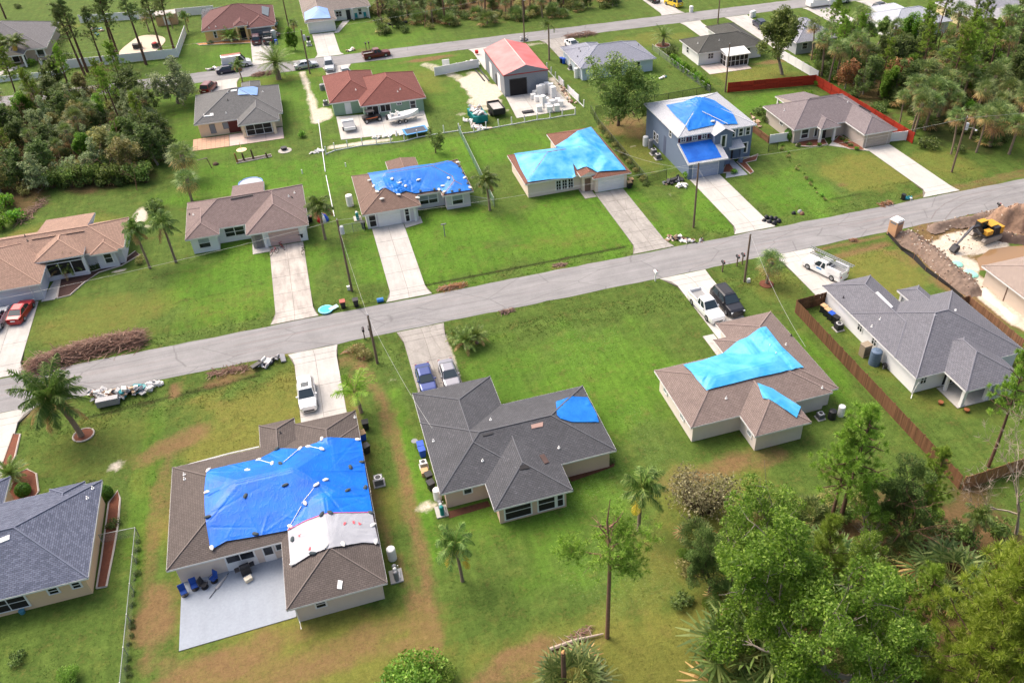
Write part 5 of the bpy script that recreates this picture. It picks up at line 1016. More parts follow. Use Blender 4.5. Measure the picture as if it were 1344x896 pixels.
def vehicle(kind, name, label, cat, loc, heading, paint, wind=True, group=None, scale=1.0):
    """heading: direction the nose points, degrees from +X"""
    L, Wd, H, wr, wb, st, cb = KINDS[kind]; root = thing(name, label, cat, loc, R(heading), group); zb = wr*.62
    body = loft(st, lambda s: [(-s[1]*.93, zb), (-s[1], zb+.12), (-s[1]*1.0, s[2]*.72), (-s[1]*.93, s[2]-.03), (-s[1]*.8, s[2]), (s[1]*.8, s[2]), (s[1]*.93, s[2]-.03), (s[1]*1.0, s[2]*.72), (s[1], zb+.12), (s[1]*.93, zb)])
    bd = body.build('body', paint, root, smooth=False)
    b0, r0, r1, b1, zb2 = cb; wb2 = (Wd/2)*.9; wr2 = (Wd/2)*.74 if kind != 'van' else (Wd/2)*.86; zr = H
    solid = kind == 'van'
    A = [(b0, -wb2, zb2), (b0, wb2, zb2), (b1, wb2, zb2), (b1, -wb2, zb2)]; Bq = [(r0, -wr2, zr-.04), (r0, wr2, zr-.04), (r1, wr2, zr-.04), (r1, -wr2, zr-.04)]
    def lerp(p, q, t_): return tuple(p[i]+(q[i]-p[i])*t_ for i in range(3))
    def pane(nm, a, b, c, d, m=.08, off=.0):
        ce = tuple((a[i]+b[i]+c[i]+d[i])/4 for i in range(3)); q = [lerp(p, ce, m) for p in (a, b, c, d)]; n = (Vector(b)-Vector(a)).cross(Vector(d)-Vector(a)).normalized()
        if n.dot(Vector(ce)-Vector((0, 0, 1.0))) < 0: n = -n
        MB().poly([tuple(Vector(p)+n*.018) for p in q]).build(nm, CGLASS, root)
    cab = MB()
    for i in range(4): cab.poly([A[i], A[(i+1) % 4], Bq[(i+1) % 4], Bq[i]])
    cab.build('cabin', paint, root)
    rf = MB(); rf.poly([(r0-.05, -wr2, zr-.04), (r1+.05, -wr2, zr-.04), (r1, -wr2*.75, zr+.02), (r0, -wr2*.75, zr+.02)]); rf.poly([(r0, -wr2*.75, zr+.02), (r1, -wr2*.75, zr+.02), (r1, wr2*.75, zr+.02), (r0, wr2*.75, zr+.02)]); rf.poly([(r0, wr2*.75, zr+.02), (r1, wr2*.75, zr+.02), (r1+.05, wr2, zr-.04), (r0-.05, wr2, zr-.04)]); rf.poly([(r1+.05, -wr2, zr-.04), (r1+.05, wr2, zr-.04), (r1, wr2*.75, zr+.02), (r1, -wr2*.75, zr+.02)]); rf.poly([(r0-.05, -wr2, zr-.04), (r0-.05, wr2, zr-.04), (r0, wr2*.75, zr+.02), (r0, -wr2*.75, zr+.02)])
    rf.build('car_roof', paint, root)
    pane('windshield', A[3], A[2], Bq[2], Bq[3], .07)
    if not solid: pane('rear_window', A[1], A[0], Bq[0], Bq[1], .1)
    nside = 1 if kind in ('pickup', 'van') else 2
    for sgn in (-1, 1):
        a0, a1, c1, c0 = (b0, sgn*wb2, zb2), (b1, sgn*wb2, zb2), (r1, sgn*wr2, zr-.04), (r0, sgn*wr2, zr-.04)
        cuts = ((.06, .5), (.53, .95)) if kind in ('sedan', 'suv') else ((.08, .4), (.46, .93)) if kind == 'pickup' else ((.72, .97),)
        for u, v in cuts: pane('side_window', lerp(a0, a1, u), lerp(a0, a1, v), lerp(c0, c1, v), lerp(c0, c1, u), .1)
        MB().box(b1-.45, sgn*(wb2+.02) if sgn > 0 else -wb2-.22, zb2+.0, b1-.3, wb2+.22 if sgn > 0 else -wb2-.02, zb2+.14).build('mirror', paint, root)
        MB().obox((L/2-.12, sgn*Wd*.33, st[-2][2]*.9), (.1, .36, .15), -sgn*.35).build('headlight', LAMP, root); MB().obox((-L/2+.02, sgn*Wd*.37, st[1][2]*.88), (.08, .22, .22)).build('taillight', TAIL, root)
        for ax in (-wb/2, wb/2): wheel(root, ax, sgn*(Wd/2-.09), wr)
    MB().box(L/2-.03, -.55, zb+.08, L/2+.02, .55, zb+.26).build('grille', DARK, root); MB().box(-L/2-.035, -.26, .62, -L/2+.01, .26, .75).build('licence_plate', PLASTIC_W, root)
    if kind == 'pickup':
        x0, x1, w_ = -2.85, -.85, .82; MB().box(x0, -w_, 1.085, x1, w_, 1.1).build('bed_floor', pm('bed_liner', srgb(150, 150, 150), .8, .2), root)
        for sgn in (-1, 1): MB().box(x0, sgn*.86-.06, 1.06, x1, sgn*.86+.06, 1.42).build('bed_side', paint, root)
        MB().box(x0-.06, -.92, 1.0, x0, .92, 1.42).build('tailgate', paint, root); MB().box(x1, -.92, 1.06, x1+.05, .92, 1.42).build('bed_front', paint, root)
    if scale != 1: root.scale = (scale,)*3
    return root
WP = paintm('paint_white', 236, 236, 236); SP = paintm('paint_silver', 184, 188, 194, .4); BP = paintm('paint_blue', 44, 62, 122, .4); KP = paintm('paint_black', 34, 34, 40, .2); RP = paintm('paint_red', 164, 28, 34, .3); MP = paintm('paint_maroon', 106, 34, 36, .3); GP = paintm('paint_grey', 138, 138, 146, .4); DP = paintm('paint_darkblue', 40, 42, 66, .3); YP = paintm('paint_yellow', 226, 196, 60)
v = vehicle('suv', 'white_suv', 'white SUV on the driveway of the big blue tarp house', 'car', (-6.45, 73.2, .06), -90, WP); MB().box(-.75, -.42, 1.765, .0, .42, 1.785).build('sunroof', CGLASS, v)
vehicle('sedan', 'blue_car', 'dark blue sedan on the cracked driveway', 'car', (6.05, 71.6, .06), -90, BP); vehicle('sedan', 'silver_car', 'silver-grey sedan on the cracked driveway', 'car', (8.6, 71.5, .06), -90, GP)
vehicle('pickup', 'white_pickup', 'white pickup truck with empty bed in front of the taupe roof house', 'pickup', (40.3, 73.6, .06), -86, WP); v = vehicle('suv', 'black_suv', 'black SUV beside the white pickup', 'car', (43.1, 73.6, .06), -88, KP, scale=1.12); MB().box(-1.6, -.5, 1.77, .1, .5, 1.8).build('sunroof', DARK, v)
u = vehicle('pickup', 'utility_truck', 'white utility truck with ladder rack on the driveway by the white house', 'truck', (57.9, 76.2, .06), 113, WP)
for sgn in (-1, 1): MB().box(-2.85, sgn*.95-.16, 1.0, -.9, sgn*.95+.16, 1.75).build('tool_box', WP, u)
for x in (-2.7, -1.0, 1.0): MB().tube([(x, -.95, 1.5), (x, -.95, 2.2), (x, .95, 2.2), (x, .95, 1.5)], .035, 5).build('rack_hoop', GALV, u)
for sgn in (-.35, -.75): MB().box(-3.6, sgn-.04, 2.24, 2.9, sgn+.04, 2.34).build('ladder_rail', GALV, u)
for k in range(20): x = -3.4+k*.31; MB().box(x, -.75, 2.27, x+.05, -.35, 2.31).build('ladder_rung', GALV, u)
for sgn in (.25, .6): MB().box(-3.2, sgn-.04, 2.24, 2.0, sgn+.04, 2.36).build('ladder_rail', GALV, u)
MB().box(-.2, -.985, .75, .55, -.96, 1.02).build('door_logo', pm('logo_blue', srgb(70, 140, 200), .4), u); MB().box(-.2, .96, .75, .55, .985, 1.02).build('door_logo', pm('logo_blue', srgb(70, 140, 200), .4), u)
vehicle('sedan', 'red_car', 'red sedan at the left edge before the lilac garage door', 'car', (-38.6, 100.9, .06), 78, RP); vehicle('sedan', 'silver_car', 'silver sedan cut by the left edge beside the red sedan', 'car', (-41.1, 100.2, .06), 84, SP)
vehicle('suv', 'maroon_car', 'maroon hatchback parked behind the pewter roof house', 'car', (-17.2, 169.8, .06), 70, MP); vehicle('sedan', 'silver_car', 'silver coupe parked on the verge of the back street', 'car', (1.2, 175.6, .03), 8, SP); vehicle('suv', 'silver_suv', 'silver SUV on the driveway behind the brick red roof', 'car', (5.6, 173.2, .06), -92, SP); vehicle('sedan', 'white_car', 'white car half hidden behind the brick red roof', 'car', (8.3, 168.3, .06), -90, WP)
vehicle('pickup', 'maroon_pickup', 'dark red pickup on the back street', 'pickup', (15.4, 176.4, .04), 8, MP, scale=.95); v = vehicle('van', 'white_van', 'white work van with orange ladder on the back street', 'van', (-11.9, 181.2, .06), 4, WP)
for sgn in (-.3, .3): MB().box(-2.6, sgn-.05, 2.52, 1.2, sgn+.05, 2.62).build('ladder_rail', pm('ladder_orange', srgb(206, 100, 60), .5), v)
vehicle('sedan', 'dark_blue_car', 'dark blue car in front of the white van', 'car', (-13.6, 178.6, .06), 5, DP); vehicle('suv', 'plum_suv', 'dark plum SUV on the driveway of the mustard house', 'car', (-7.7, 195.2, .06), 90, paintm('paint_plum', 70, 26, 40)); vehicle('pickup', 'black_pickup', 'black pickup on the driveway of the mustard house', 'pickup', (-5.35, 195.2, .06), 90, KP)
vehicle('suv', 'yellow_car', 'yellow car at the top edge across the back street', 'car', (85.2, 185.6, .06), 110, YP); vehicle('sedan', 'black_car', 'black car cut by the top edge left of the yellow car', 'car', (82.1, 190.5, .06), 95, KP); vehicle('suv', 'dark_suv', 'dark SUV half hidden by the tall airy oak', 'car', (96.2, 164.5, .06), 85, DP); vehicle('suv', 'dark_suv', 'dark SUV before the silvery roof at the upper right', 'car', (126.6, 165.0, .06), 20, KP); vehicle('sedan', 'white_car', 'white car behind the blue-grey roof house', 'car', (54.6, 167.4, .06), -80, WP); vehicle('van', 'white_camper', 'white camper van at the top edge on the right', 'van', (120.6, 173.0, .06), 10, WP, scale=1.15)
# ------------------------------------------------------------------ trees
def proj(p):
    v = np.array([p[0], p[1], p[2]-CAM_H]); w = v @ _f
    return PPX+FPX*(v @ CR)/w, PPY-FPX*(v @ CU)/w
def height_to(base, py):
    """height of a vertical thing standing at base whose tip shows at photo row py"""
    lo, hi = 0.0, 40.0
    for _ in range(40):
        m = (lo+hi)/2
        if proj((base[0], base[1], m))[1] > py: lo = m
        else: hi = m
    return lo
BARK = pm('bark_brown', srgb(92, 74, 62), .95, .3, 2, .6, 14); BARK_P = pm('bark_pine', srgb(104, 78, 66), .95, .3, 3, .6, 10); BARK_G = pm('bark_grey', srgb(142, 132, 122), .95, .25, 3, .5, 10)
BARK_PALM = pm('bark_palm', srgb(138, 120, 104), .95, .25, 4, .6, 8); DEADW = pm('dead_wood', srgb(172, 156, 142), .9, .2, 3)
L_OAK = leafmat('leaf_oak', srgb(69, 90, 40), srgb(110, 132, 59), srgb(155, 171, 90)); L_GREY = leafmat('leaf_greygreen', srgb(90, 108, 71), srgb(135, 151, 103), srgb(187, 194, 145))
L_BRIGHT = leafmat('leaf_bright', srgb(66, 102, 26), srgb(104, 148, 40), srgb(148, 184, 74), .4); L_DARK = leafmat('leaf_dark', srgb(58, 76, 34), srgb(90, 110, 50), srgb(128, 142, 76))
L_OLIVE = leafmat('leaf_olive', srgb(104, 108, 58), srgb(147, 145, 83), srgb(182, 173, 116)); L_PINE = leafmat('needle', srgb(86, 112, 34), srgb(126, 156, 52), srgb(170, 190, 88), .25)
L_PINEB = leafmat('needle_dark', srgb(80, 102, 59), srgb(124, 145, 80), srgb(162, 176, 104), .2); L_PALM = leafmat('palm_leaf', srgb(66, 92, 36), srgb(100, 128, 52), srgb(146, 162, 88), .25, .5, .4); L_SABAL = leafmat('sabal_leaf', srgb(66, 90, 42), srgb(104, 126, 64), srgb(150, 160, 96), .25, .55, .4)
L_DRY = leafmat('dry_frond', srgb(144, 108, 69), srgb(181, 144, 92), srgb(208, 178, 121), .15); L_YEL = leafmat('yellow_frond', srgb(178, 167, 53), srgb(208, 178, 65), srgb(224, 190, 99)); L_RUST = leafmat('rust_leaf', srgb(117, 78, 49), srgb(160, 112, 71), srgb(178, 144, 99)); L_PALE = leafmat('pale_twig', srgb(88, 80, 58), srgb(118, 110, 80), srgb(142, 134, 104), .2)

def quads_from(P, T, B):
    n = len(P); V = np.empty((n, 4, 3)); V[:, 0] = P+T; V[:, 1] = P+B; V[:, 2] = P-T; V[:, 3] = P-B
    return V.reshape(-1, 3), np.arange(n*4).reshape(n, 4)
def leaf_cloud(rng, centers, radii, n_per, size, up=.5, flat=.8):
    P = []
    for c, r in zip(centers, radii):
        n = max(3, int(n_per*(r*r))); d = rng.normal(size=(n, 3)); d /= np.linalg.norm(d, axis=1)[:, None]
        rr = r*(.45+.6*rng.rand(n)**.6); p = d*rr[:, None]; p[:, 2] *= flat; P.append(p+np.asarray(c))
    P = np.concatenate(P); n = len(P)
    N = rng.normal(size=(n, 3)); N[:, 2] = np.abs(N[:, 2])+up; N /= np.linalg.norm(N, axis=1)[:, None]
    T = np.cross(N, rng.normal(size=(n, 3))); T /= np.linalg.norm(T, axis=1)[:, None]; B = np.cross(N, T)
    s = size*(.6+.8*rng.rand(n)); return quads_from(P, T*s[:, None], B*(s*.55)[:, None])
def branches(rng, mb, p, d, L, r, lev, tips, spread=.7, nch=(2, 4), up=.25, n=5, taper=.62):
    pts = [Vector(p)]; rad = [r]; d = Vector(d).normalized(); segs = 3
    for k in range(segs):
        d = (d+Vector(rng.normal(size=3))*.16+Vector((0, 0, up*.12))).normalized(); pts.append(pts[-1]+d*L/segs); rad.append(r*(1-(1-taper)*(k+1)/segs))
    mb.tube(pts, rad, n if lev < 2 else 4, False)
    if lev == 0 or r < .015: tips.append((pts[-1], d)); return
    for _ in range(rng.randint(nch[0], nch[1]+1)):
        nd = (d+Vector(rng.normal(size=3))*spread+Vector((0, 0, up))).normalized()
        q = pts[-1] if rng.rand() < .6 else pts[-2]
        branches(rng, mb, q, nd, L*(.62+.25*rng.rand()), rad[-1]*.72, lev-1, tips, spread, nch, up, n, taper)
    tips.append((pts[-1], d))
PROTO = {}
def make_broad(key, seed, h, cr, trunk_h, leafm, size, dens, lev=3, barkm=None, spread=.75, gap=1.0, flat=.8, drop=0.0):
    rng = np.random.RandomState(seed); mb = MB(); tips = []
    branches(rng, mb, (0, 0, -.2), (0, 0, 1), trunk_h, h*.028, lev, tips, spread, (3, 4), .22)
    T = np.array([t[0] for t in tips]); lo = trunk_h*.8
    T = T[T[:, 2] > lo]
    # fit the skeleton into the wanted crown
    z0, z1 = T[:, 2].min(), T[:, 2].max(); rr = np.hypot(T[:, 0], T[:, 1]).max()
    sx = cr*.86/rr; sz = (h*.93-trunk_h)/(z1-trunk_h+.01)
    def fit(p): z = p[2]; return (p[0]*(sx if z > trunk_h*.6 else 1), p[1]*(sx if z > trunk_h*.6 else 1), z if z < trunk_h else trunk_h+(z-trunk_h)*sz)
    mb.v = [fit(p) for p in mb.v]; T = np.array([fit(p) for p in T])
    T = T[rng.rand(len(T)) >= drop]
    rad = cr*(.16+.16*rng.rand(len(T)))*gap
    V, F = leaf_cloud(rng, T, rad, dens, size, .5, flat)
    PROTO[key] = ('trunk', mb.mesh('trunk', barkm or BARK, smooth=True), 'crown', np_mesh('crown', V, F, leafm))
def tuft(rng, c, d, L, w, n):
    d = np.asarray(d, float); d = d/max(1.0, np.linalg.norm(d)); D = rng.normal(size=(n, 3))*.8+d*(.9 if True else 1); D /= np.linalg.norm(D, axis=1)[:, None]
    S = np.cross(D, rng.normal(size=(n, 3))); S /= np.linalg.norm(S, axis=1)[:, None]; l = L*(.7+.5*rng.rand(n))[:, None]
    V = np.empty((n, 4, 3)); V[:, 0] = c-S*w; V[:, 1] = c+S*w; V[:, 2] = c+D*l+S*w*.5; V[:, 3] = c+D*l-S*w*.5
    return V.reshape(-1, 3)
def make_pine(key, seed, h, bare, cr, nb, tufts, leafm, L=.34, w=.035, nn=14, lean=0, dead=.15, barkm=None, rb=None):
    """trunk, whorled limbs and needle tufts; bare = share of the trunk without green"""
    rng = np.random.RandomState(seed); mb = MB(); r0 = rb or h*.014+.04; ph = rng.rand()*6; tv = []
    def trunk(z): k = z/h; return np.array([lean*h*k*k+.12*math.sin(ph+k*5)*k, .12*math.cos(ph*2+k*4)*k, z])
    mb.tube([trunk(h*k/10) for k in range(11)], [r0*(1-.8*k/10) for k in range(11)], 7, False)
    for i in range(nb):
        k = bare+(1-bare)*((i+rng.rand()*.8)/nb); z = h*min(.99, k); a = i*2.4+rng.rand(); u = (k-bare)/(1-bare)
        ln = cr*(1.05-.75*u)*(.6+.55*rng.rand()); el = .05+.75*u+.25*rng.rand(); p = trunk(z); d = np.array([math.cos(a), math.sin(a), el]); d /= np.linalg.norm(d)
        pts = [p]
        for s in range(4): d = d+rng.normal(size=3)*.14+np.array([0, 0, .06]); d /= np.linalg.norm(d); pts.append(pts[-1]+d*ln/4)
        mb.tube(pts, [r0*.32*(1-.18*s) for s in range(5)], 4, False)
        if rng.rand() < dead: continue
        for _ in range(tufts):
            s = .35+.65*rng.rand(); q = pts[int(s*3.99)]+(pts[min(4, int(s*3.99)+1)]-pts[int(s*3.99)])*rng.rand()+rng.normal(size=3)*ln*.17
            for _b in range(2): tv.append(tuft(rng, q+rng.normal(size=3)*.05, (d+np.array([0, 0, .6]))*.5, L, w, nn))
    p = trunk(h*.99)
    for _ in range(tufts): tv.append(tuft(rng, p+rng.normal(size=3)*.3, (0, 0, 1), L, w, nn))
    V = np.concatenate(tv); PROTO[key] = ('trunk', mb.mesh('trunk', barkm or BARK_P, smooth=True), 'crown', np_mesh('crown', V, np.arange(len(V)).reshape(-1, 4), leafm))
def frond_feather(rng, base, az, el, L, droop, nl, lw, ll, wind=(0, 0, 0), hang=.5):
    """returns rachis points and leaflet quads"""
    d = np.array([math.cos(az)*math.cos(el), math.sin(az)*math.cos(el), math.sin(el)]); p = np.array(base, float); pts = [p.copy()]; n = 8
    for k in range(n):
        d = d+np.array([0, 0, -droop*(k+1)/n])+np.array(wind)*(.5+k/n); d /= np.linalg.norm(d); p = p+d*L/n; pts.append(p.copy())
    pts = np.array(pts); V = []
    for j in range(nl):
        s = .12+.86*j/nl; f = s*n; k = min(n-1, int(f)); q = pts[k]+(pts[k+1]-pts[k])*(f-k); t = pts[k+1]-pts[k]; t /= np.linalg.norm(t)
        sd = np.cross(t, (0, 0, 1)); sd /= (np.linalg.norm(sd)+1e-6); l = ll*math.sin(PI*min(1, s*.9+.12))**.5
        for sg in (-1, 1):
            v = sd*sg*.8+t*.55+np.array([0, 0, -hang*rng.rand()-.1])+np.array(wind)*1.5+rng.normal(size=3)*.1; v /= np.linalg.norm(v); ww = t*lw
            V += [q-ww, q+ww, q+v*l+ww*.3, q+v*l-ww*.3]
    return pts, np.array(V)
def frond_fan(rng, base, az, el, L, R_, n=14, droop=.3, w=.04, wind=(0, 0, 0)):
    d = np.array([math.cos(az)*math.cos(el), math.sin(az)*math.cos(el), math.sin(el)])+np.array(wind)*.5; d /= np.linalg.norm(d); b = np.array(base, float); c = b+d*L
    sd = np.cross(d, (0, 0, 1)); sd /= (np.linalg.norm(sd)+1e-6); upv = np.cross(sd, d); V = []
    for k in range(n):
        a = (k/(n-1)-.5)*PI*1.35; v = d*math.cos(a)+sd*math.sin(a)+upv*.12*rng.normal(); m = c+v*R_*.55; e = m+(v+np.array([0, 0, -droop*(1+rng.rand())])+np.array(wind))*R_*.5
        s = np.cross(v, upv); s /= (np.linalg.norm(s)+1e-6)
        V += [c-s*w*.3, c+s*w*.3, m+s*w, m-s*w, m-s*w, m+s*w, e+s*w*.25, e-s*w*.25]
    return np.array([b, c]), np.array(V)
def make_palm(key, seed, kind, h, nf, L, leafm, wind=(0, 0, 0), lean=(0, 0), rt=.17, dead=0, ll=.55, lw=.03, droop=.22, els=(-.4, 1.2), nl=26, deadm=None, boots=False, hang=.5):
    rng = np.random.RandomState(seed); mb = MB(); pts = [np.array([lean[0]*k*k, lean[1]*k*k, -.2+(h+.2)*k]) for k in np.linspace(0, 1, 8)]
    mb.tube(pts, [rt*(1.25-.25*k/7)*(1.25 if k == 0 else 1) for k in range(8)], 8, False)
    if boots:
        mb.tube([pts[-1]-np.array([0, 0, .9]), pts[-1]-np.array([0, 0, .3]), pts[-1]+np.array([0, 0, .2])], [rt*1.0, rt*1.9, rt*1.2], 8, False)
    top = pts[-1]; VV = []; DV = []; rc = MB()
    for i in range(nf):
        k = i/nf; az = i*2.39996+rng.rand()*.5; el = els[1]+(els[0]-els[1])*k+rng.normal()*.08
        if kind == 'feather': P, V = frond_feather(rng, top, az, el, L*(.8+.35*rng.rand()), droop, nl, lw, ll, wind, hang); rc.tube(P, [.035*(1-.8*q/8) for q in range(9)], 3, False)
        else: P, V = frond_fan(rng, top, az, el, L*(.75+.5*rng.rand()), L*.85, 14, droop, .05, wind); rc.tube(P, .018, 3, False)
        (DV if i >= nf-dead else VV).append(V)
    n0 = len(rc.v); V = np.concatenate(VV); F4 = np.arange(len(V)).reshape(-1, 4)
    out = ['trunk', mb.mesh('trunk', BARK_PALM, smooth=True), 'crown', np_mesh('crown', V, F4, leafm), 'frond_stem', rc.mesh('frond_stem', pm('frond_stem', srgb(132, 136, 70), .7, .2))]
    if DV: V = np.concatenate(DV); out += ['dead_frond', np_mesh('dead_frond', V, np.arange(len(V)).reshape(-1, 4), deadm or L_DRY)]
    PROTO[key] = tuple(out)
def make_bush(key, seed, r, h, leafm, size, n, stems=6, lumps=10, name=('stem', 'foliage')):
    rng = np.random.RandomState(seed); mb = MB(); cs = []; rs = []
    for k in range(lumps):
        a = rng.rand()*2*PI; q = r*.62*math.sqrt(rng.rand()); z = h*(.3+.45*rng.rand()); cs.append((q*math.cos(a), q*math.sin(a), z)); rs.append(min(r, h)*(.28+.2*rng.rand()))
    for k in range(stems): c = cs[k % lumps]; mb.tube([(c[0]*.15, c[1]*.15, -.1), (c[0]*.6, c[1]*.6, c[2]*.6), c], [.05, .035, .015], 4, False)
    V, F = leaf_cloud(rng, cs, rs, n, size, .4, .9); PROTO[key] = (name[0], mb.mesh(name[0], BARK), name[1], np_mesh(name[1], V, F, leafm))
def make_ball(key, seed, r, leafm, size, n):
    rng = np.random.RandomState(seed); d = rng.normal(size=(n, 3)); d /= np.linalg.norm(d, axis=1)[:, None]; P = d*(r*(.9+.14*rng.rand(n)))[:, None]; P[:, 2] += r*.85; k = P[:, 2] > 0; P = P[k]; d = d[k]; N = d+rng.normal(size=d.shape)*.5; N /= np.linalg.norm(N, axis=1)[:, None]
    T = np.cross(N, rng.normal(size=N.shape)); T /= np.linalg.norm(T, axis=1)[:, None]; B = np.cross(N, T); V, F = quads_from(P, T*size, B*size*.6)
    PROTO[key] = ('stem', MB().tube([(0, 0, -.1), (0, 0, r)], [.08, .04], 6).mesh('stem', BARK), 'foliage', np_mesh('foliage', V, F, leafm))
def make_dead(key, seed, h, lev, barkm, spread=.55, r=None, twigs=None):
    rng = np.random.RandomState(seed); mb = MB(); tips = []; branches(rng, mb, (0, 0, -.2), (rng.normal()*.1, rng.normal()*.1, 1), h*.42, r or h*.016, lev, tips, spread, (2, 4), .3)
    tw = MB()
    for p, d in tips:
        for _ in range(4): e = p+(d+Vector(rng.normal(size=3))*.7).normalized()*(.4+.5*rng.rand())*h*.09; tw.tube([p, e], [.018, .006], 3, False)
    PROTO[key] = ('trunk', mb.mesh('trunk', barkm, smooth=True), 'twigs', tw.mesh('twigs', twigs or barkm))

L_YOUNG = leafmat('needle_young', srgb(100, 126, 36), srgb(142, 166, 54), srgb(182, 196, 96), .35)
L_NEAR = leafmat('leaf_near', srgb(72, 98, 30), srgb(110, 142, 44), srgb(154, 174, 82), .4)
make_broad('oak', 3, 10.5, 6.0, 2.6, L_OAK, .12, 210, 4, BARK, .95, .55, drop=.2); make_broad('oak_b', 10, 9.5, 4.6, 2.8, L_OAK, .14, 190, 4, BARK_G, .7, .55); make_broad('broad_far', 12, 8, 3.6, 1.8, L_DARK, .15, 190, 4, BARK_G, 1.0, .52, drop=.25)
make_broad('broad_grey', 21, 7.5, 3.6, 2.0, L_GREY, .14, 200, 4, BARK_G, 1.0, .5, drop=.2); make_broad('broad_bright', 33, 8, 4.2, 1.6, L_BRIGHT, .14, 200, 4, None, .9, .58); make_broad('broad_olive', 41, 7, 3.2, 2.0, L_OLIVE, .14, 180, 4, BARK_G, .9, .5); make_broad('broad_rust', 45, 7, 3.0, 2.2, L_RUST, .2, 70, 3, BARK_G, .7, .9)
make_broad('near_bright', 34, 8, 4.2, 1.6, L_BRIGHT, .055, 1500, 4, BARK_G, 1.0, .44, drop=.42); make_broad('near_bright_b', 39, 8, 4.0, 1.4, L_NEAR, .055, 1500, 4, BARK_G, 1.05, .42, drop=.45); make_broad('near_dark', 52, 9, 4.0, 2.0, L_DARK, .06, 1300, 4, None, .95, .5, drop=.3); make_broad('broad_dark_b', 51, 9, 4.0, 2.0, L_DARK, .14, 200, 4, BARK_G, 1.0, .5, drop=.25); make_broad('small_tree', 61, 4.2, 1.7, 1.0, L_OAK, .13, 120, 3)
make_pine('pine_tall', 4, 19, .52, 3.0, 26, 11, L_PINEB, .45, .04, 13, .02); make_pine('pine_tall_b', 9, 18, .58, 2.7, 22, 11, L_PINEB, .42, .035, 13, -.03); make_pine('pine_full', 14, 12, .38, 3.1, 36, 8, L_PINE, .34, .012, 42, .02); make_pine('pine_mid', 15, 13, .5, 2.9, 26, 7, L_PINE, .38, .02, 30, .04); make_pine('pine_young', 22, 11.5, .12, 4.2, 64, 9, L_YOUNG, .32, .011, 44, 0, .03); make_pine('pine_wood', 27, 15, .6, 2.2, 18, 7, L_PINEB, .45, .045, 10, .01, .3)
make_palm('sabal', 2, 'fan', 5.5, 34, 1.25, L_SABAL, (0, 0, 0), (.2, .1), .19, 6, droop=.35, els=(-.9, 1.3), boots=True); make_palm('sabal_b', 7, 'fan', 4.2, 38, 1.35, L_SABAL, (.12, -.05, 0), (-.3, .1), .2, 10, droop=.4, els=(-1.1, 1.3), boots=True)
make_palm('palmetto', 11, 'fan', .5, 26, 1.1, L_SABAL, (0, 0, 0), (0, 0), .12, 3, droop=.25, els=(.0, 1.3)); make_palm('sabal_tall', 17, 'fan', 8, 32, 1.3, L_SABAL, (.1, .05, 0), (.7, -.3), .17, 8, droop=.4, els=(-1.0, 1.2), boots=True)
make_palm('coconut', 5, 'feather', 4.6, 34, 3.9, leafmat('coconut_leaf', srgb(58, 90, 36), srgb(90, 124, 50), srgb(138, 160, 90), .35), (.02, .06, .0), (-1.0, .55), .24, 4, .95, .05, .22, (-.6, 1.2), 60, hang=1.1); make_palm('queen', 6, 'feather', 4.2, 20, 2.5, L_PALM, (-.03, .05, 0), (.3, .1), .15, 3, .7, .04, .28, (-.4, 1.2), 44, L_YEL, hang=.8)
make_palm('queen_b', 16, 'feather', 4.6, 20, 2.2, L_PALM, (-.12, .04, 0), (.25, .0), .14, 3, .7, .045, .3, (-.5, 1.15), 36, L_DRY, hang=.9); make_palm('young_palm', 26, 'feather', 2.0, 10, 1.9, leafmat('young_palm_leaf', srgb(86, 128, 28), srgb(118, 160, 40), srgb(150, 184, 70)), (.05, .02, 0), (-.1, 0), .11, 0, .5, .03, .2, (.2, 1.1), 24)
make_palm('date_palm', 36, 'feather', 2.0, 40, 2.6, L_PALM, (0, 0, 0), (0, 0), .28, 0, .42, .022, .16, (-.5, 1.3), 30, hang=.2); make_palm('date_palm_small', 37, 'feather', .9, 34, 1.5, L_PALM, (0, 0, 0), (0, 0), .16, 4, .28, .018, .2, (-.2, 1.3), 26, L_DRY, hang=.2); make_palm('wind_palm', 46, 'feather', 7.5, 16, 2.4, L_PALM, (-.3, -.02, 0), (.1, 0), .2, 0, .6, .035, .2, (-.3, 1.2), 26, hang=.8)
make_bush('bush', 1, 1.3, 1.6, L_DARK, .12, 260); make_bush('bush_near', 7, 1.3, 1.7, L_NEAR, .055, 1300); make_bush('bush_bright', 2, 1.3, 1.7, L_BRIGHT, .13, 240); make_bush('bush_olive', 3, 1.5, 1.9, L_OLIVE, .13, 190); make_bush('bush_tall', 4, 1.5, 3.0, L_OAK, .15, 170, 6, 14); make_bush('hedge_bush', 5, 1.1, 1.8, L_BRIGHT, .16, 190); make_bush('bush_grey', 6, 1.6, 2.2, L_GREY, .14, 160)
make_ball('ball', 1, .72, leafmat('clipped_leaf', srgb(58, 92, 24), srgb(84, 122, 36)), .07, 2600); make_dead('dead_tree', 3, 11, 4, DEADW, .5, .2); make_bush('bare_bush', 9, 1.5, 1.7, L_PALE, .045, 420, 14, 16, ('stems', 'twigs')); make_dead('brown_snag', 13, 8, 3, pm('snag_bark', srgb(128, 96, 80), .95, .2), .7)
_trng = random.Random(11)
_ORD = {}
def tree(key, base, name, label, cat, group=None, sc=1.0, rz=None, tilt=None, zs=None):
    r = thing(name, label, cat, base, _trng.random()*6.28 if rz is None else rz, group); P = PROTO[key]
    r.scale = (sc, sc, zs or sc)
    if tilt: r.rotation_euler = (tilt[0], tilt[1], r.rotation_euler.z)
    for k in range(0, len(P), 2):
        o = link(P[k], P[k+1], r)
        if P[k] in ('dead_frond', 'twigs'): o['kind'] = 'stuff'
    return r
_top = {}
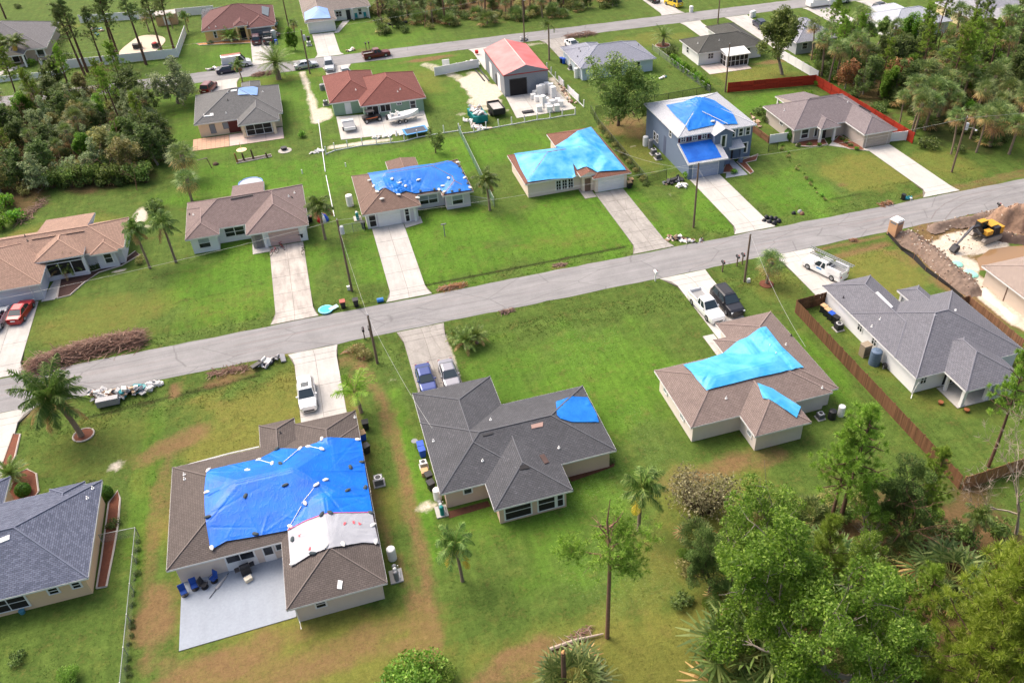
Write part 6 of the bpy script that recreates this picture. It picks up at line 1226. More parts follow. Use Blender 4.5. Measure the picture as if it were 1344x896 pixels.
def top_of(key):
    if key not in _top:
        z = 0
        for m in (PROTO[key][1], PROTO[key][3]):
            a = np.empty(len(m.vertices)*3, np.float32); m.vertices.foreach_get('co', a); z = max(z, float(np.percentile(a[2::3], 99.7)))
        _top[key] = z
    return _top[key]
def tree_to(key, bx, by, ty, name, label, cat, group=None, wide=1.0, rz=None, tilt=None, ph=None):
    """tree standing at photo base, scaled so that its tip reaches photo row ty"""
    b = on(bx, by); h = height_to(b, ty); s = h/(ph or top_of(key))
    return tree(key, b, name, label, cat, group, s*wide, rz, tilt, s)
# --- single trees
tree_to('oak', 811, 165, 63, 'oak_tree', 'large round oak in the brown yard beside the two-storey house', 'tree', None, 1.02, .4)
tree_to('oak_b', 1027, 98, 8, 'oak_tree', 'tall airy oak on the lawn behind the red fence', 'tree', None, .95, 2.2)
tree_to('small_tree', 572, 201, 168, 'small_tree', 'small round tree by the white post fence', 'tree', None, .95)
tree_to('broad_grey', 234, 136, 72, 'grey_green_tree', 'grey-green spreading tree beside the back street at the upper left', 'tree', None, 1.15); tree_to('broad_grey', 243, 131, 84, 'grey_green_tree', 'smaller grey-green tree just right of the spreading one by the back street', 'tree', None, .9)
tree_to('coconut', 107, 572, 478, 'coconut_palm', 'big windblown palm in a ringed bed beside the debris heap', 'palm', None, .76, .3)
tree_to('queen', 607, 762, 698, 'feather_palm', 'feather palm with yellowing fronds behind the charcoal roof house', 'palm', None, .72, 2.0); tree_to('queen', 838, 697, 616, 'feather_palm', 'feather palm with a slim grey trunk near the bare-topped pine', 'palm', None, .68, 4.4)
tree_to('young_palm', 474, 541, 493, 'young_palm', 'young bright green palm between the two front driveways', 'palm', None, 1.05, .2)
tree_to('queen_b', 427, 314, 256, 'feather_palm', 'palm with ragged head beside the rose garage door', 'palm', None, .95, 1.0); tree_to('queen_b', 643, 276, 222, 'feather_palm', 'palm with drooping fronds at the end of the green mesh fence', 'palm', None, .95, 3.0)
tree_to('queen_b', 231, 344, 275, 'feather_palm', 'windblown palm on the lawn between the tan and mauve roofs', 'palm', None, .75, 5.0); tree_to('queen_b', 197, 352, 284, 'feather_palm', 'shaggy palm with brown trunk skirt at the tan roof house corner', 'palm', None, .72, 2.6)
tree_to('sabal_b', 1006, 372, 328, 'cabbage_palm', 'stout cabbage palm beside the utility pole and mailboxes', 'palm', None, 1.05); tree_to('sabal_b', 246, 236, 187, 'cabbage_palm', 'dense cabbage palm at the edge of the left thicket, upper of two', 'palm', None, 1.1); tree_to('sabal_b', 252, 264, 222, 'cabbage_palm', 'cabbage palm with brown skirt above the mauve roof, lower of two', 'palm', None, 1.0)
tree_to('date_palm', 366, 104, 58, 'date_palm', 'shaggy date palm on the near side of the back street', 'palm', None, 1.0); tree_to('queen_b', 319, 110, 76, 'feather_palm', 'small palm in front of the white van', 'palm', None, .9); tree_to('wind_palm', 721, 79, 22, 'windswept_palm', 'tall palm with fronds blown left beside the metal workshop', 'palm', None, .85, 0.0)
tree_to('date_palm', 870, 60, 34, 'date_palm', 'round-headed palm in a ringed bed on the lawn by the olive roof house', 'palm', None, 1.15)
for k, (px, py, ty) in enumerate(((598, 448, 430), (612, 457, 430), (626, 450, 425))): tree_to('date_palm_small', px, py, ty, 'pygmy_palm', ('left', 'middle', 'right')[k]+' one of three pygmy palms near the cracked driveway', 'palm', 'clump of pygmy palms', 1.0)
tree_to('queen', 12, 82, 46, 'feather_palm', 'leftmost palm by the porch of the far left house', 'palm'); tree_to('queen', 30, 84, 44, 'feather_palm', 'palm beside the porch column of the far left house', 'palm')
tree_to('sabal', 196, 42, 12, 'cabbage_palm', 'cabbage palm left of the tan shed behind the white fence', 'palm'); tree_to('sabal', 227, 38, 16, 'cabbage_palm', 'cabbage palm in front of the tan shed', 'palm'); tree_to('queen_b', 247, 42, 14, 'feather_palm', 'palm at the corner of the white fence near the pool cage', 'palm'); tree_to('sabal', 388, 50, 25, 'cabbage_palm', 'cabbage palm behind the bushy tree between the two far driveways', 'palm')
tree_to('broad_bright', 388, 66, 36, 'leafy_tree', 'bushy green tree beside the pole across the back street', 'tree', None, .75); tree_to('date_palm_small', 305, 54, 35, 'front_palm', 'bushy palm by the entry of the mustard house', 'palm', None, 1.6)
tree_to('pine_wood', 381, 44, -30, 'pine_tree', 'tall brown pine trunk beside the ash brown roof', 'pine')
# tall pines at the upper left
PN = ['leftmost tall pine leaning over the far left house', 'second tall pine from the left above the white fence', 'third tall pine from the left by the white fence', 'left one of the two close pines before the pool deck', 'right one of the two close pines before the pool deck', 'thick pine crossing the round patio', 'pine right of the round patio', 'rightmost of the tall pines above the spreading tree']
for k, (bx, by, ty, rz, tl) in enumerate(((112, 100, 2, .3, -.07), (115, 95, -12, 1.2, -.02), (137, 91, 8, 2.0, -.03), (155, 84, -22, 3.1, -.02), (158, 81, -18, 4.2, -.02), (192, 85, -20, 5.0, -.03), (214, 72, -16, .8, -.02), (228, 64, -26, 2.6, -.02))):
    tree_to(('pine_tall', 'pine_tall_b')[k % 2], bx, by, ty, 'pine_tree', PN[k], 'pine', 'tall pines by the white fence', 1.25, rz, (0, tl))
tree_to('pine_wood', 8, 25, -60, 'pine_tree', 'grey forked pine trunk at the top left corner', 'pine'); tree_to('bush', 24, 11, 5, 'round_shrub', 'dark shrub by the top left driveway', 'shrub')
tree('pine_tall', on(1265, 75), 'pine_tree', 'slim pine standing before the pale yellow house', 'pine', None, .8, 1.0, None, .75); tree('pine_tall_b', on(1325, 95), 'pine_tree', 'pine with broken crown at the upper right edge', 'pine', None, .8, 2.0, None, .75)
# ------------------------------------------------------------------ woods and shrubs
def inpoly(x, y, P):
    c = False; n = len(P)
    for i in range(n):
        x1, y1 = P[i]; x2, y2 = P[(i+1) % n]
        if (y1 > y) != (y2 > y) and x < (x2-x1)*(y-y1)/(y2-y1)+x1: c = not c
    return c
def scatter(poly, n, dmin, seed):
    rg = random.Random(seed); xs = [p[0] for p in poly]; ys = [p[1] for p in poly]; out = []; tr = 0
    while len(out) < n and tr < n*60:
        tr += 1; x = rg.uniform(min(xs), max(xs)); y = rg.uniform(min(ys), max(ys))
        if inpoly(x, y, poly) and all((x-a)**2+(y-b)**2 > dmin*dmin for a, b in out): out.append((x, y))
    return out
def wood(poly, n, dmin, seed, mix, group):
    rg = random.Random(seed+1)
    for x, y in scatter(poly, n, dmin, seed):
        tot = sum(m[1] for m in mix); u = rg.random()*tot
        for m in mix:
            u -= m[1]
            if u <= 0: break
        key, _, name, label, cat, s0, s1 = m; s = rg.uniform(s0, s1)
        tree(key, (x, y, gz(x, y)-.05), name, label, cat, group, s*rg.uniform(.9, 1.1), rg.random()*6.28, (rg.gauss(0, .05), rg.gauss(0, .05)), s)
# left thicket
NW = [tuple(at(*p)[:2]) for p in ((-60, 190), (0, 152), (60, 128), (140, 112), (182, 140), (208, 165), (222, 205), (196, 240), (150, 243), (90, 238), (0, 268), (-60, 285))]
LT = 'in the thicket at the left'
wood(NW, 78, 2.4, 4, [('broad_far', 2.4, 'thicket_tree', 'dark leafy tree '+LT, 'tree', .7, 1.05), ('broad_olive', 1.4, 'olive_tree', 'olive-brown leafy tree '+LT, 'tree', .7, 1.05), ('broad_grey', 2.4, 'grey_green_tree', 'grey-green leafy tree '+LT, 'tree', .65, .95), ('broad_bright', 1.6, 'bright_tree', 'bright green tree '+LT, 'tree', .55, .85), ('sabal', 2.2, 'cabbage_palm', 'cabbage palm '+LT, 'palm', .6, .95), ('pine_mid', 2.2, 'pine_tree', 'pine rising '+LT, 'pine', .6, .9), ('brown_snag', .8, 'bare_snag', 'bare brown snag '+LT, 'dead tree', .7, .9)], 'trees of the left thicket')
wood(NW, 110, 1.5, 9, [('bush', 2, 'thicket_shrub', 'dark shrub under the trees of the left thicket', 'shrub', .8, 1.5), ('bush_olive', 1.6, 'olive_shrub', 'olive shrub under the trees of the left thicket', 'shrub', .8, 1.4), ('bush_grey', 1.2, 'grey_shrub', 'greyish shrub under the trees of the left thicket', 'shrub', .8, 1.4), ('palmetto', 1, 'palmetto', 'palmetto under the trees of the left thicket', 'palmetto', .9, 1.4)], 'undergrowth of the left thicket')
rg = random.Random(3)
for k in range(17):
    px = 62+k*8.2; py = 247-k*.5+rg.uniform(-2, 2); b = on(px, py); tree('bush_tall' if k % 3 else 'bush', b, 'hedge_shrub', 'dense dark shrub in the hedge fronting the left thicket', 'shrub', 'hedge along the left thicket', rg.uniform(.9, 1.15), None, None, rg.uniform(1.0, 1.35))
for px, py, s in ((5, 300, 1.5), (22, 290, 1.3), (-8, 282, 1.6), (10, 270, 1.4)): tree('bush_bright', on(px, py), 'yellow_green_shrub', 'yellow-green shrub at the left edge beyond the tan roof', 'shrub', 'shrubs at the left edge', s)
tree_to('brown_snag', 180, 250, 205, 'bare_snag', 'bare grey snag at the right end of the dark hedge', 'dead tree', None, .8); tree_to('bush', 204, 275, 262, 'round_shrub', 'dark shrub beside the white sand patch', 'shrub', None, .9)
# wood across the back street
NWD = [(17.5, 189.5), (40, 188), (62, 186.5), (72, 188), (76, 225), (60, 240), (22, 240)]
BW = 'in the pine wood across the back street'
wood(NWD, 130, 1.7, 14, [('pine_wood', 4, 'pine_tree', 'bare-trunked pine '+BW, 'pine', .65, 1.0), ('sabal', 1.5, 'cabbage_palm', 'cabbage palm '+BW, 'palm', .5, .9), ('broad_far', 1.6, 'wood_tree', 'dark leafy tree '+BW, 'tree', .45, .7), ('brown_snag', 1, 'bare_snag', 'bare brown snag '+BW, 'dead tree', .7, 1.1)], 'trees of the wood across the back street')
wood(NWD, 210, 1.1, 19, [('bush', 2, 'wood_shrub', 'dark shrub under the wood across the back street', 'shrub', .7, 1.3), ('bush_olive', 1.7, 'olive_shrub', 'olive shrub under the wood across the back street', 'shrub', .7, 1.2), ('palmetto', 2.4, 'palmetto', 'palmetto at the foot of the wood across the back street', 'palmetto', .9, 1.4)], 'undergrowth of the wood across the back street')
# thicket right of the red fence
NE = [(92.2, 101), (92.6, 131), (92.0, 142), (99, 146), (113, 146), (124, 143.5), (140, 138), (165, 118), (150, 93), (112, 93), (102, 95.5)]
RT = 'in the thicket right of the red fence'
palms = [(92.8, 99), (93, 112), (103, 122), (116, 116), (130, 104), (130, 94), (103, 95.5)]
wood(palms, 46, 1.7, 24, [('sabal', 2, 'cabbage_palm', 'cabbage palm in the palm stand by the street', 'palm', .7, 1.0), ('sabal_b', 2, 'cabbage_palm', 'cabbage palm with brown skirt in the palm stand by the street', 'palm', .8, 1.2), ('sabal_tall', 1.6, 'cabbage_palm', 'leaning tall cabbage palm in the palm stand by the street', 'palm', .7, .95)], 'palm stand on the right')
upper = [(93.5, 122), (93, 142), (99, 147), (113, 146), (124, 143.5), (140, 138), (165, 118), (140, 108), (118, 114), (105, 116)]
wood(upper, 100, 2.2, 29, [('broad_dark_b', 3, 'thicket_tree', 'dark leafy tree '+RT, 'tree', .6, .95), ('broad_bright', 1.6, 'bright_tree', 'fresh green tree '+RT, 'tree', .6, .9), ('oak_b', 1.2, 'oak_tree', 'oak '+RT, 'tree', .6, .8), ('pine_mid', 2.0, 'pine_tree', 'green pine '+RT, 'pine', .7, .95), ('sabal', 2.0, 'cabbage_palm', 'cabbage palm '+RT, 'palm', .8, 1.15), ('sabal_tall', 1.0, 'cabbage_palm', 'tall cabbage palm '+RT, 'palm', .8, 1.0), ('brown_snag', 1.2, 'bare_snag', 'bare brown snag '+RT, 'dead tree', .8, 1.2), ('broad_rust', .35, 'rusty_tree', 'rust-brown leafed tree '+RT, 'tree', .8, .9)], 'trees of the right thicket')
wood(NE, 260, 1.2, 34, [('bush', 2, 'thicket_shrub', 'dark shrub under the trees right of the red fence', 'shrub', .8, 1.5), ('bush_bright', 1.5, 'green_shrub', 'fresh green shrub under the trees right of the red fence', 'shrub', .7, 1.2), ('bush_olive', 1, 'olive_shrub', 'olive shrub under the trees right of the red fence', 'shrub', .7, 1.2), ('palmetto', 1.5, 'palmetto', 'palmetto under the trees right of the red fence', 'palmetto', .9, 1.4)], 'undergrowth of the right thicket')
tree_to('sabal_tall', 1197, 172, 113, 'cabbage_palm', 'leaning cabbage palm just beyond the end of the red fence', 'palm', None, 1.05, .4); tree_to('sabal_tall', 1180, 165, 118, 'cabbage_palm', 'upright cabbage palm just behind the end of the red fence', 'palm', None, 1.0, 2.0); tree_to('sabal_tall', 1088, 108, 50, 'cabbage_palm', 'tall palm right behind the corner of the red fence', 'palm', None, 1.1); tree_to('sabal_tall', 1078, 100, 40, 'cabbage_palm', 'tall shaggy palm left of the fence corner palm', 'palm', None, 1.1)
tree_to('pine_mid', 1243, 130, 35, 'pine_tree', 'big pine with thick brown trunk in the middle of the right thicket', 'pine', None, 1.15)
# near thicket, lower right
LR = 'in the near thicket at the lower right'
def lr(key, px, py, ty, name, label, cat, wide=1.0, rz=None, tilt=None): return tree_to(key, px, py, ty, name, label, cat, None, wide, rz, tilt)
lr('pine_full', 1101, 690, 536, 'pine_tree', 'twin-trunk pine at the back of the near thicket, front trunk', 'pine', 1.0, .5); lr('pine_full', 1090, 684, 556, 'pine_tree', 'twin-trunk pine at the back of the near thicket, rear trunk', 'pine', .85, 2.5)
lr('near_bright', 1035, 890, 722, 'bright_tree', 'large bright green tree filling the front of the near thicket', 'tree', 1.05, 1.0); lr('near_bright_b', 1000, 800, 682, 'bright_tree', 'bright green tree at the left back of the near thicket', 'tree', .95, 3.0); lr('near_bright_b', 1110, 905, 762, 'bright_tree', 'bright green tree right of the largest one in the near thicket', 'tree', .85, 5.0); lr('pine_full', 1066, 808, 680, 'pine_tree', 'feathery pine behind the largest tree of the near thicket', 'pine', .9, 2.2)
lr('near_dark', 930, 780, 705, 'dark_tree', 'dark leafy tree at the left corner of the near thicket', 'tree', .75, 2.0); lr('near_dark', 955, 735, 676, 'dark_tree', 'dark leafy tree behind the left corner of the near thicket', 'tree', .7, 4.0); lr('broad_olive', 990, 730, 672, 'olive_tree', 'olive leafed tree at the back of the near thicket', 'tree', .7)
lr('pine_mid', 970, 810, 690, 'pine_tree', 'small pine at the left side of the near thicket', 'pine', .8, 1.0); lr('near_dark', 1180, 720, 618, 'dark_tree', 'vine-covered tree by the plank fence end', 'tree', .8, 1.5); lr('pine_full', 1200, 705, 590, 'pine_tree', 'thin pine against the plank fence', 'pine', .8, .7); lr('near_bright_b', 1140, 705, 636, 'green_tree', 'green tree between the twin pine and the plank fence', 'tree', .7, 3.3)
lr('near_bright_b', 1150, 805, 718, 'bright_tree', 'green tree in the middle of the near thicket', 'tree', .75, 3.9); lr('pine_full', 1180, 870, 745, 'pine_tree', 'slim pine left of the lower right pines', 'pine', .8, .2); lr('pine_young', 1290, 945, 700, 'pine_tree', 'large bushy pine filling the lower right corner', 'pine', 1.0, .4); lr('pine_young', 1240, 950, 745, 'pine_tree', 'bushy pine left of the lower right corner pine', 'pine', .85, 2.4); lr('pine_young', 1345, 905, 690, 'pine_tree', 'bushy pine cut by the right edge near the bottom', 'pine', .9, 4.4)
lr('queen_b', 1272, 715, 665, 'feather_palm', 'drooping feather palm by the end of the plank fence', 'palm', .85, 2.0); lr('palmetto', 1245, 765, 733, 'palmetto', 'large palmetto in a gap of the near thicket', 'palmetto', 1.5, 1.0); lr('palmetto', 975, 872, 832, 'palmetto', 'large palmetto at the lower left of the near thicket', 'palmetto', 1.5, 2.0); lr('palmetto', 1085, 745, 715, 'palmetto', 'palmetto below the twin pine', 'palmetto', 1.3); lr('palmetto', 1120, 760, 730, 'palmetto', 'palmetto right of the one below the twin pine', 'palmetto', 1.3)
lr('dead_tree', 1334, 700, 556, 'dead_tree', 'bare whitish dead tree at the right edge', 'dead tree', .8, 1.0+PI); lr('pine_mid', 1297, 612, 452, 'pine_tree', 'pine in front of the white house lanai', 'pine', .75, 2.0); lr('pine_mid', 1352, 640, 520, 'pine_tree', 'pine at the right edge beside the bare dead tree', 'pine', .8, 4.0); lr('brown_snag', 1165, 720, 620, 'leaning_snag', 'brown leaning snag in the near thicket', 'dead tree', .7, 0, (.3, .2))
lr('bare_bush', 925, 672, 626, 'bare_shrub', 'pale leafless shrub behind the taupe roof house', 'shrub', .9, 0); lr('bare_bush', 906, 664, 628, 'bare_shrub', 'smaller pale leafless shrub beside the first', 'shrub', .9, 2)
LRP = [tuple(at(*p)[:2]) for p in ((900, 700), (985, 672), (1090, 660), (1170, 640), (1235, 655), (1300, 690), (1380, 740), (1400, 960), (1180, 960), (1150, 880), (1000, 920), (940, 850), (890, 800))]
wood(LRP, 95, 1.25, 44, [('bush', 2.2, 'thicket_shrub', 'dark shrub at the foot of the near thicket', 'shrub', .55, 1.1), ('bush_near', 2, 'green_shrub', 'fresh green shrub at the foot of the near thicket', 'shrub', .5, 1.0), ('bush_olive', 1, 'olive_shrub', 'olive shrub at the foot of the near thicket', 'shrub', .5, .9), ('palmetto', .6, 'palmetto', 'small palmetto at the foot of the near thicket', 'palmetto', .7, 1.0), ('bush_tall', .8, 'tall_shrub', 'tall shrub in the near thicket', 'shrub', .6, .9)], 'undergrowth of the near thicket')
# bare-topped pine in the back yard, its fallen limb and the snapped stump
b = on(797, 836); h = height_to(b, 655); rng = np.random.RandomState(77)
pr = thing('pine_tree', 'half bare pine standing alone in the yard behind the charcoal roof house', 'pine', b); mb = MB(); mb.tube([(0, 0, -.2), (.05, 0, h*.3), (0.1, 0, h*.55), (0, 0, h*.72), (-.15, 0, h*.86), (.05, 0, h)], [.2, .165, .15, .11, .07, .02], 8, False); tv = []
for az, z, L, el, gr in ((2.9, .62, 3.6, .35, 1), (3.3, .66, 1.7, .1, .3), (0.1, .6, 3.6, .12, .6), (.5, .64, 2.2, .5, 1), (-.3, .57, 2.0, .05, .8), (2.2, .74, 1.6, .7, 0), (.9, .72, 2.0, .8, .3), (4.2, .7, 1.6, .4, .2), (1.5, .66, 1.6, .3, .6), (5.2, .62, 1.5, .2, .6), (2.6, .8, 1.2, .9, 0), (.2, .82, 1.3, .9, 0)):
    d = np.array([math.cos(az), math.sin(az), el]); d /= np.linalg.norm(d); p = np.array([0.05, 0, h*z]); pts = [p]
    for s in range(5): d = d+rng.normal(size=3)*.2+np.array([0, 0, .08]); d /= np.linalg.norm(d); pts.append(pts[-1]+d*L/5)
    mb.tube(pts, [.1*(1-.17*s) for s in range(6)], 5, False)
    for s in (2, 3, 4): e = pts[s]+rng.normal(size=3)*.5; mb.tube([pts[s], e], [.035, .012], 3, False)
    for _ in range(int(95*gr)): q = pts[rng.randint(3, 6)]+rng.normal(size=3)*.45; tv.append(tuft(rng, q, (d+np.array([0, 0, .5]))*.4, .34, .013, 30))
mb.build('trunk', pm('bark_warm', srgb(134, 102, 84), .95, .3, 3), pr, smooth=True); V = np.concatenate(tv); link('crown', np_mesh('crown', V, np.arange(len(V)).reshape(-1, 4), L_PINE), pr)
a, c = on(722, 853), on(792, 833); fl = MB().tube([a+Vector((0, 0, .15)), (a+c)/2+Vector((0, .1, .25)), c+Vector((0, 0, .2))], [.16, .13, .06], 6)
for k in range(5): q = a+(c-a)*(.15+.16*k)+Vector((0, 0, .2)); fl.tube([q, q+Vector((rng.normal()*.5, .5+.3*rng.rand(), .35))], [.04, .01], 4)
tag(fl.build('fallen_limb', DEADW, None), 'fallen pale limb lying at the foot of the half bare pine', 'log')
st = on(741, 912); s = thing('pine_stump', 'snapped pine trunk with pale broken top at the bottom edge', 'stump', st); hh = height_to(st, 856)
MB().tube([(0, 0, -.2), (0, 0, hh*.5), (.02, 0, hh)], [.24, .2, .17], 8).build('trunk', BARK_P, s); MB().tube([(.02, 0, hh-.3), (.05, 0, hh+.05), (.1, 0, hh+.22)], [.175, .15, .03], 7).build('broken_top', pm('fresh_wood', srgb(196, 146, 96), .8, .2), s)
tree_to('palmetto', 752, 908, 872, 'palmetto', 'pale palmetto beside the snapped trunk', 'palmetto', None, 1.1); tree_to('bush_near', 545, 905, 872, 'garden_shrub', 'leafy green shrub at the bottom edge left of the snapped trunk', 'shrub', None, 1.0); tree_to('bush_near', 575, 900, 884, 'garden_shrub', 'low green shrub at the bottom edge beside the leafy one', 'shrub', None, 1.2)
# garden shrubs
SH = [('ball', 33, 648, 0.95, 'clipped round shrub in the mulch bed by the slate roof'), ('ball', 140, 652, 1.0, 'clipped round shrub at the corner of the slate roof house'), ('date_palm_small', 20, 632, 1.3, 'dark feathery palm in the mulch bed by the slate roof'), ('bush', 75, 652, .7, 'dark shrub along the front of the slate roof, left one'), ('bush', 100, 646, .7, 'dark shrub along the front of the slate roof, middle one'), ('bush', 121, 640, .6, 'dark shrub along the front of the slate roof, right one'), ('bush', 150, 690, .55, 'green shrub in the bark strip beside the cream wall'),
      ('bush', 24, 866, .62, 'small round bush on the lower left lawn'), ('bush_near', 92, 892, .85, 'larger leafy bush on the lower left lawn'), ('ball', 1037, 183, 1.5, 'round bright shrub beside the white garden gate'), ('bush_bright', 903, 233, .8, 'yellow-green shrub beside the slate blue garage'), ('bush_bright', 1060, 127, .9, 'bright shrub inside the red fence'), ('bush_bright', 1072, 113, .7, 'bright shrub at the inner corner of the red fence'), ('bush_bright', 963, 228, .55, 'yellowish shrub in the bed by the grey walk'),
      ('bush', 997, 150, 1.0, 'shrub in the garden bed left of the dove grey house'), ('bush', 1006, 160, .9, 'lower shrub in the garden bed left of the dove grey house'), ('bush_bright', 397, 180, .75, 'yellow shrub on the lawn right of the pewter roof house'), ('bush', 880, 72, 1.3, 'dark shrub beside the ringed palm bed'), ('bush_olive', 185, 345, .6, 'shrub at the corner of the tan roof house'), ('date_palm_small', 88, 360, 1.5, 'dark feathery palm in front of the screened porch, left one'), ('date_palm_small', 97, 357, 1.5, 'dark feathery palm in front of the screened porch, right one'), ('bush', 126, 352, .6, 'green shrub in the dark bed by the porch'),
      ('bush', 803, 606, .35, 'tiny shrub at the corner of the tan wall'), ('bush_olive', 470, 462, .8, 'straggly yellowish shrub at the foot of the leaning pole'), ('bush_olive', 480, 468, .7, 'straggly shrub right at the foot of the leaning pole'), ('bush_bright', 42, 86, 1.0, 'bright bush by the far left house walk'), ('bush', 276, 58, .6, 'small dark shrub before the mustard wall'), ('bush', 87, 78, 1.2, 'shrub in the corner of the white fences'), ('bush', 1240, 492, .01, 'x')]
for key, px, py, s, lab in SH:
    if lab != 'x': tree(key, on(px, py), 'palm_shrub' if 'palm' in key else 'garden_shrub', lab, 'palm' if 'palm' in key else 'shrub', None, s)
for k in range(8):
    f = k/7; b = on(884+44*f, 84+33*f); tree('hedge_bush', b, 'hedge_shrub', 'leafy shrub in the hedge beside the olive roof house lawn', 'shrub', 'hedge beside the olive roof house', .95, None, None, 1.25)
for k, (px, py) in enumerate(((1062, 191), (1075, 192), (1048, 192), (1110, 188), (1116, 192), (1124, 197), (1105, 184))): tree('bush_bright' if k % 2 else 'bush', on(px, py), 'bed_shrub', 'low shrub in the planting bed before the dove grey house', 'shrub', 'low shrubs before the dove grey house', .42)
for k in range(16):
    f = k/15; b = on(1022+58*f, 192+70*f); tree('bush_olive' if k % 2 else 'bush_bright', b+Vector((rg.gauss(0, .3), rg.gauss(0, .3), 0)), 'border_plant', 'low plant in the line between the two right-hand front lawns', 'plant', 'plants between the right-hand front lawns', rg.uniform(.15, .34))
for k in range(14):
    f = k/13; b = on(788+60*f, 170+73*f); tree('bush' if k % 2 else 'bush_olive', b, 'border_plant', 'weedy plant at the foot of the black chain-link fence', 'plant', 'plants along the black fence', .5)
for k in range(16):
    f = k/15; b = on(184-18*f+rg.gauss(0, 2), 712+185*f+rg.gauss(0, 5)); tree('bush', b, 'weed_clump', 'weed clump along the galvanised fence', 'plant', 'weeds along the galvanised fence', rg.uniform(.12, .3))
# ------------------------------------------------------------------ yard things
def colm(name, r, g, b, rough=.5): return pm(name, srgb(r, g, b), rough, .12, 2)
BINK, BINB, BLUEP, TEAL, CARD = colm('bin_black', 38, 38, 42), colm('bin_blue', 36, 84, 190), colm('plastic_blue', 30, 78, 190), colm('teal_paint', 20, 128, 128), colm('cardboard', 196, 160, 120, .9)
def bin_(p, label, bodym, lidm, rz=0, group=None, s=1.0):
    r = thing('wheelie_bin', label, 'bin', p, rz, group); b = loft([(0, .24, 0), (1, .31, 0)], lambda q: []) if False else MB()
    a0, a1 = .24, .31; b.v = [(-a0, -a0, .08), (a0, -a0, .08), (a0, a0, .08), (-a0, a0, .08), (-a1, -a1, 1.0), (a1, -a1, 1.0), (a1, a1, 1.0), (-a1, a1, 1.0)]; b.f = [(0, 3, 2, 1), (4, 5, 6, 7), (0, 1, 5, 4), (1, 2, 6, 5), (2, 3, 7, 6), (3, 0, 4, 7)]; b.m = [0]*6
    b.build('body', bodym, r); MB().obox((0, 0, 1.05), (.68, .7, .08), 0, .06).build('lid', lidm, r)
    for sx in (-.22, .22): MB().tube([(sx-.03, .3, .1), (sx+.03, .3, .1)], .1, 8).build('wheel', TYRE, r)
    r.scale = (s, s, s); return r
def ac(p, label, rz=0, m=None, s=1.0):
    r = thing('ac_unit', label, 'air conditioner', p, rz); MB().box(-.55, -.55, 0, .55, .55, .1).build('pad', CONC_OLD, r); b = MB().box(-.4, -.4, .1, .4, .4, .85); b.build('casing', m or GREY, r)
    for k in range(6): MB().box(-.41, -.41, .2+k*.1, .41, .41, .24+k*.1).build('louvre', DARK, r)
    MB().cyl(0, 0, .852, .9, .34, 16).build('fan_guard', PLASTIC_W, r); MB().cyl(0, 0, .9, .93, .26, 14).build('fan', DARK, r); r.scale = (s,)*3; return r
def tank(p, label, rr, h, m, cap=True):
    r = thing('water_tank', label, 'tank', p); b = MB().cyl(0, 0, 0, h, rr, 20); b.dome((0, 0, h), rr, rr*.3, 20, 4); b.build('body', m, r, smooth=False)
    for k in range(4): MB().tube([(0, 0, h*(k+.6)/4.4), (0, 0, h*(k+.6)/4.4+.05)], rr*1.02, 20).build('rib', m, r)
    if cap: MB().cyl(0, 0, h+rr*.28, h+rr*.36, rr*.3, 12).build('hatch', m, r)
    return r
def wpump(p, label, rz=0):
    r = thing('well_equipment', label, 'water system', p, rz); MB().box(-.7, -.55, 0, .7, .55, .12).build('slab', CONC_OLD, r)
    for k, (x, m, h, rr) in enumerate(((-.42, TEAL if k_blue else GREY, 1.1, .2), (.05, PLASTIC_W, 1.0, .17), (.45, GREY, .9, .2))): MB().cyl(x, 0, .12, h, rr, 12).dome((x, 0, h), rr, .14, 12).build('pressure_tank', m, r)
    MB().tube([(-.42, -.3, .3), (.5, -.3, .3), (.5, -.3, .8)], .04, 5).build('pipe', PLASTIC_W, r); return r
k_blue = False
GP_ = lambda px, py: on(px, py)
# bins, units and tanks beside the big blue tarp house (right wall x ~ -1.9)
for k, (px, py, bm, lm, lab) in enumerate(((481, 563, BINK, BINK, 'black wheelie bin at the upper right corner of the brown roof'), (477, 577, BINB, CARD, 'blue recycling bin behind the first black bin'), (482, 594, BINK, BINK, 'black wheelie bin below the blue one at the brown roof'))): bin_(GP_(px, py), lab, bm, lm, .2*k)
ac((-.95, 58.6, 0), 'grey air conditioner beside the royal blue tarp', 0); tank((-1.1, 49.4, 0), 'white water tank at the right rear of the brown roof house', .38, 1.3, PLASTIC_W); wpump((-1.1, 47.4, 0), 'well equipment with junk at the rear corner of the brown roof house', 1.57)
# charcoal house, left side
for k, (y, bm, lm, lab) in enumerate(((61.6, BINB, BINB, 'blue bin by the charcoal roof, upper one'), (60.8, BINB, BINB, 'blue bin by the charcoal roof, lower one'), (57.3, BINK, BINK, 'black wheelie bin by the charcoal roof, upper one'), (56.2, BINK, BINK, 'black wheelie bin by the charcoal roof, lower one'))): bin_((3.65-.1*k*0, y, 0), lab, bm, lm, .1*k)
ac((3.5, 59.4, 0), 'white air conditioner on the left of the charcoal roof', 0, PLASTIC_W, .8); tag(MB().box(3.1, 58.0, .0, 3.75, 58.7, .5).box(3.08, 57.98, .5, 3.77, 58.72, .56).build('cardboard_box', CARD), 'tan box between the air conditioner and the black bins', 'box'); tank((4.0, 54.9, 0), 'white water tank by the charcoal roof', .38, 1.2, PLASTIC_W); k_blue = True; wpump((4.0, 53.2, 0), 'blue and grey pressure tanks at the charcoal roof corner', 1.57); tag(MB().tube([(3.2, 62.4, .75), (3.2, 62.4, .8)], [.3, .33], 12).tube([(3.2, 62.4, 0), (3.2, 62.4, .75)], .05, 6).build('bird_bath', GREY), 'round grey bird bath beside the blue bins', 'bird bath')
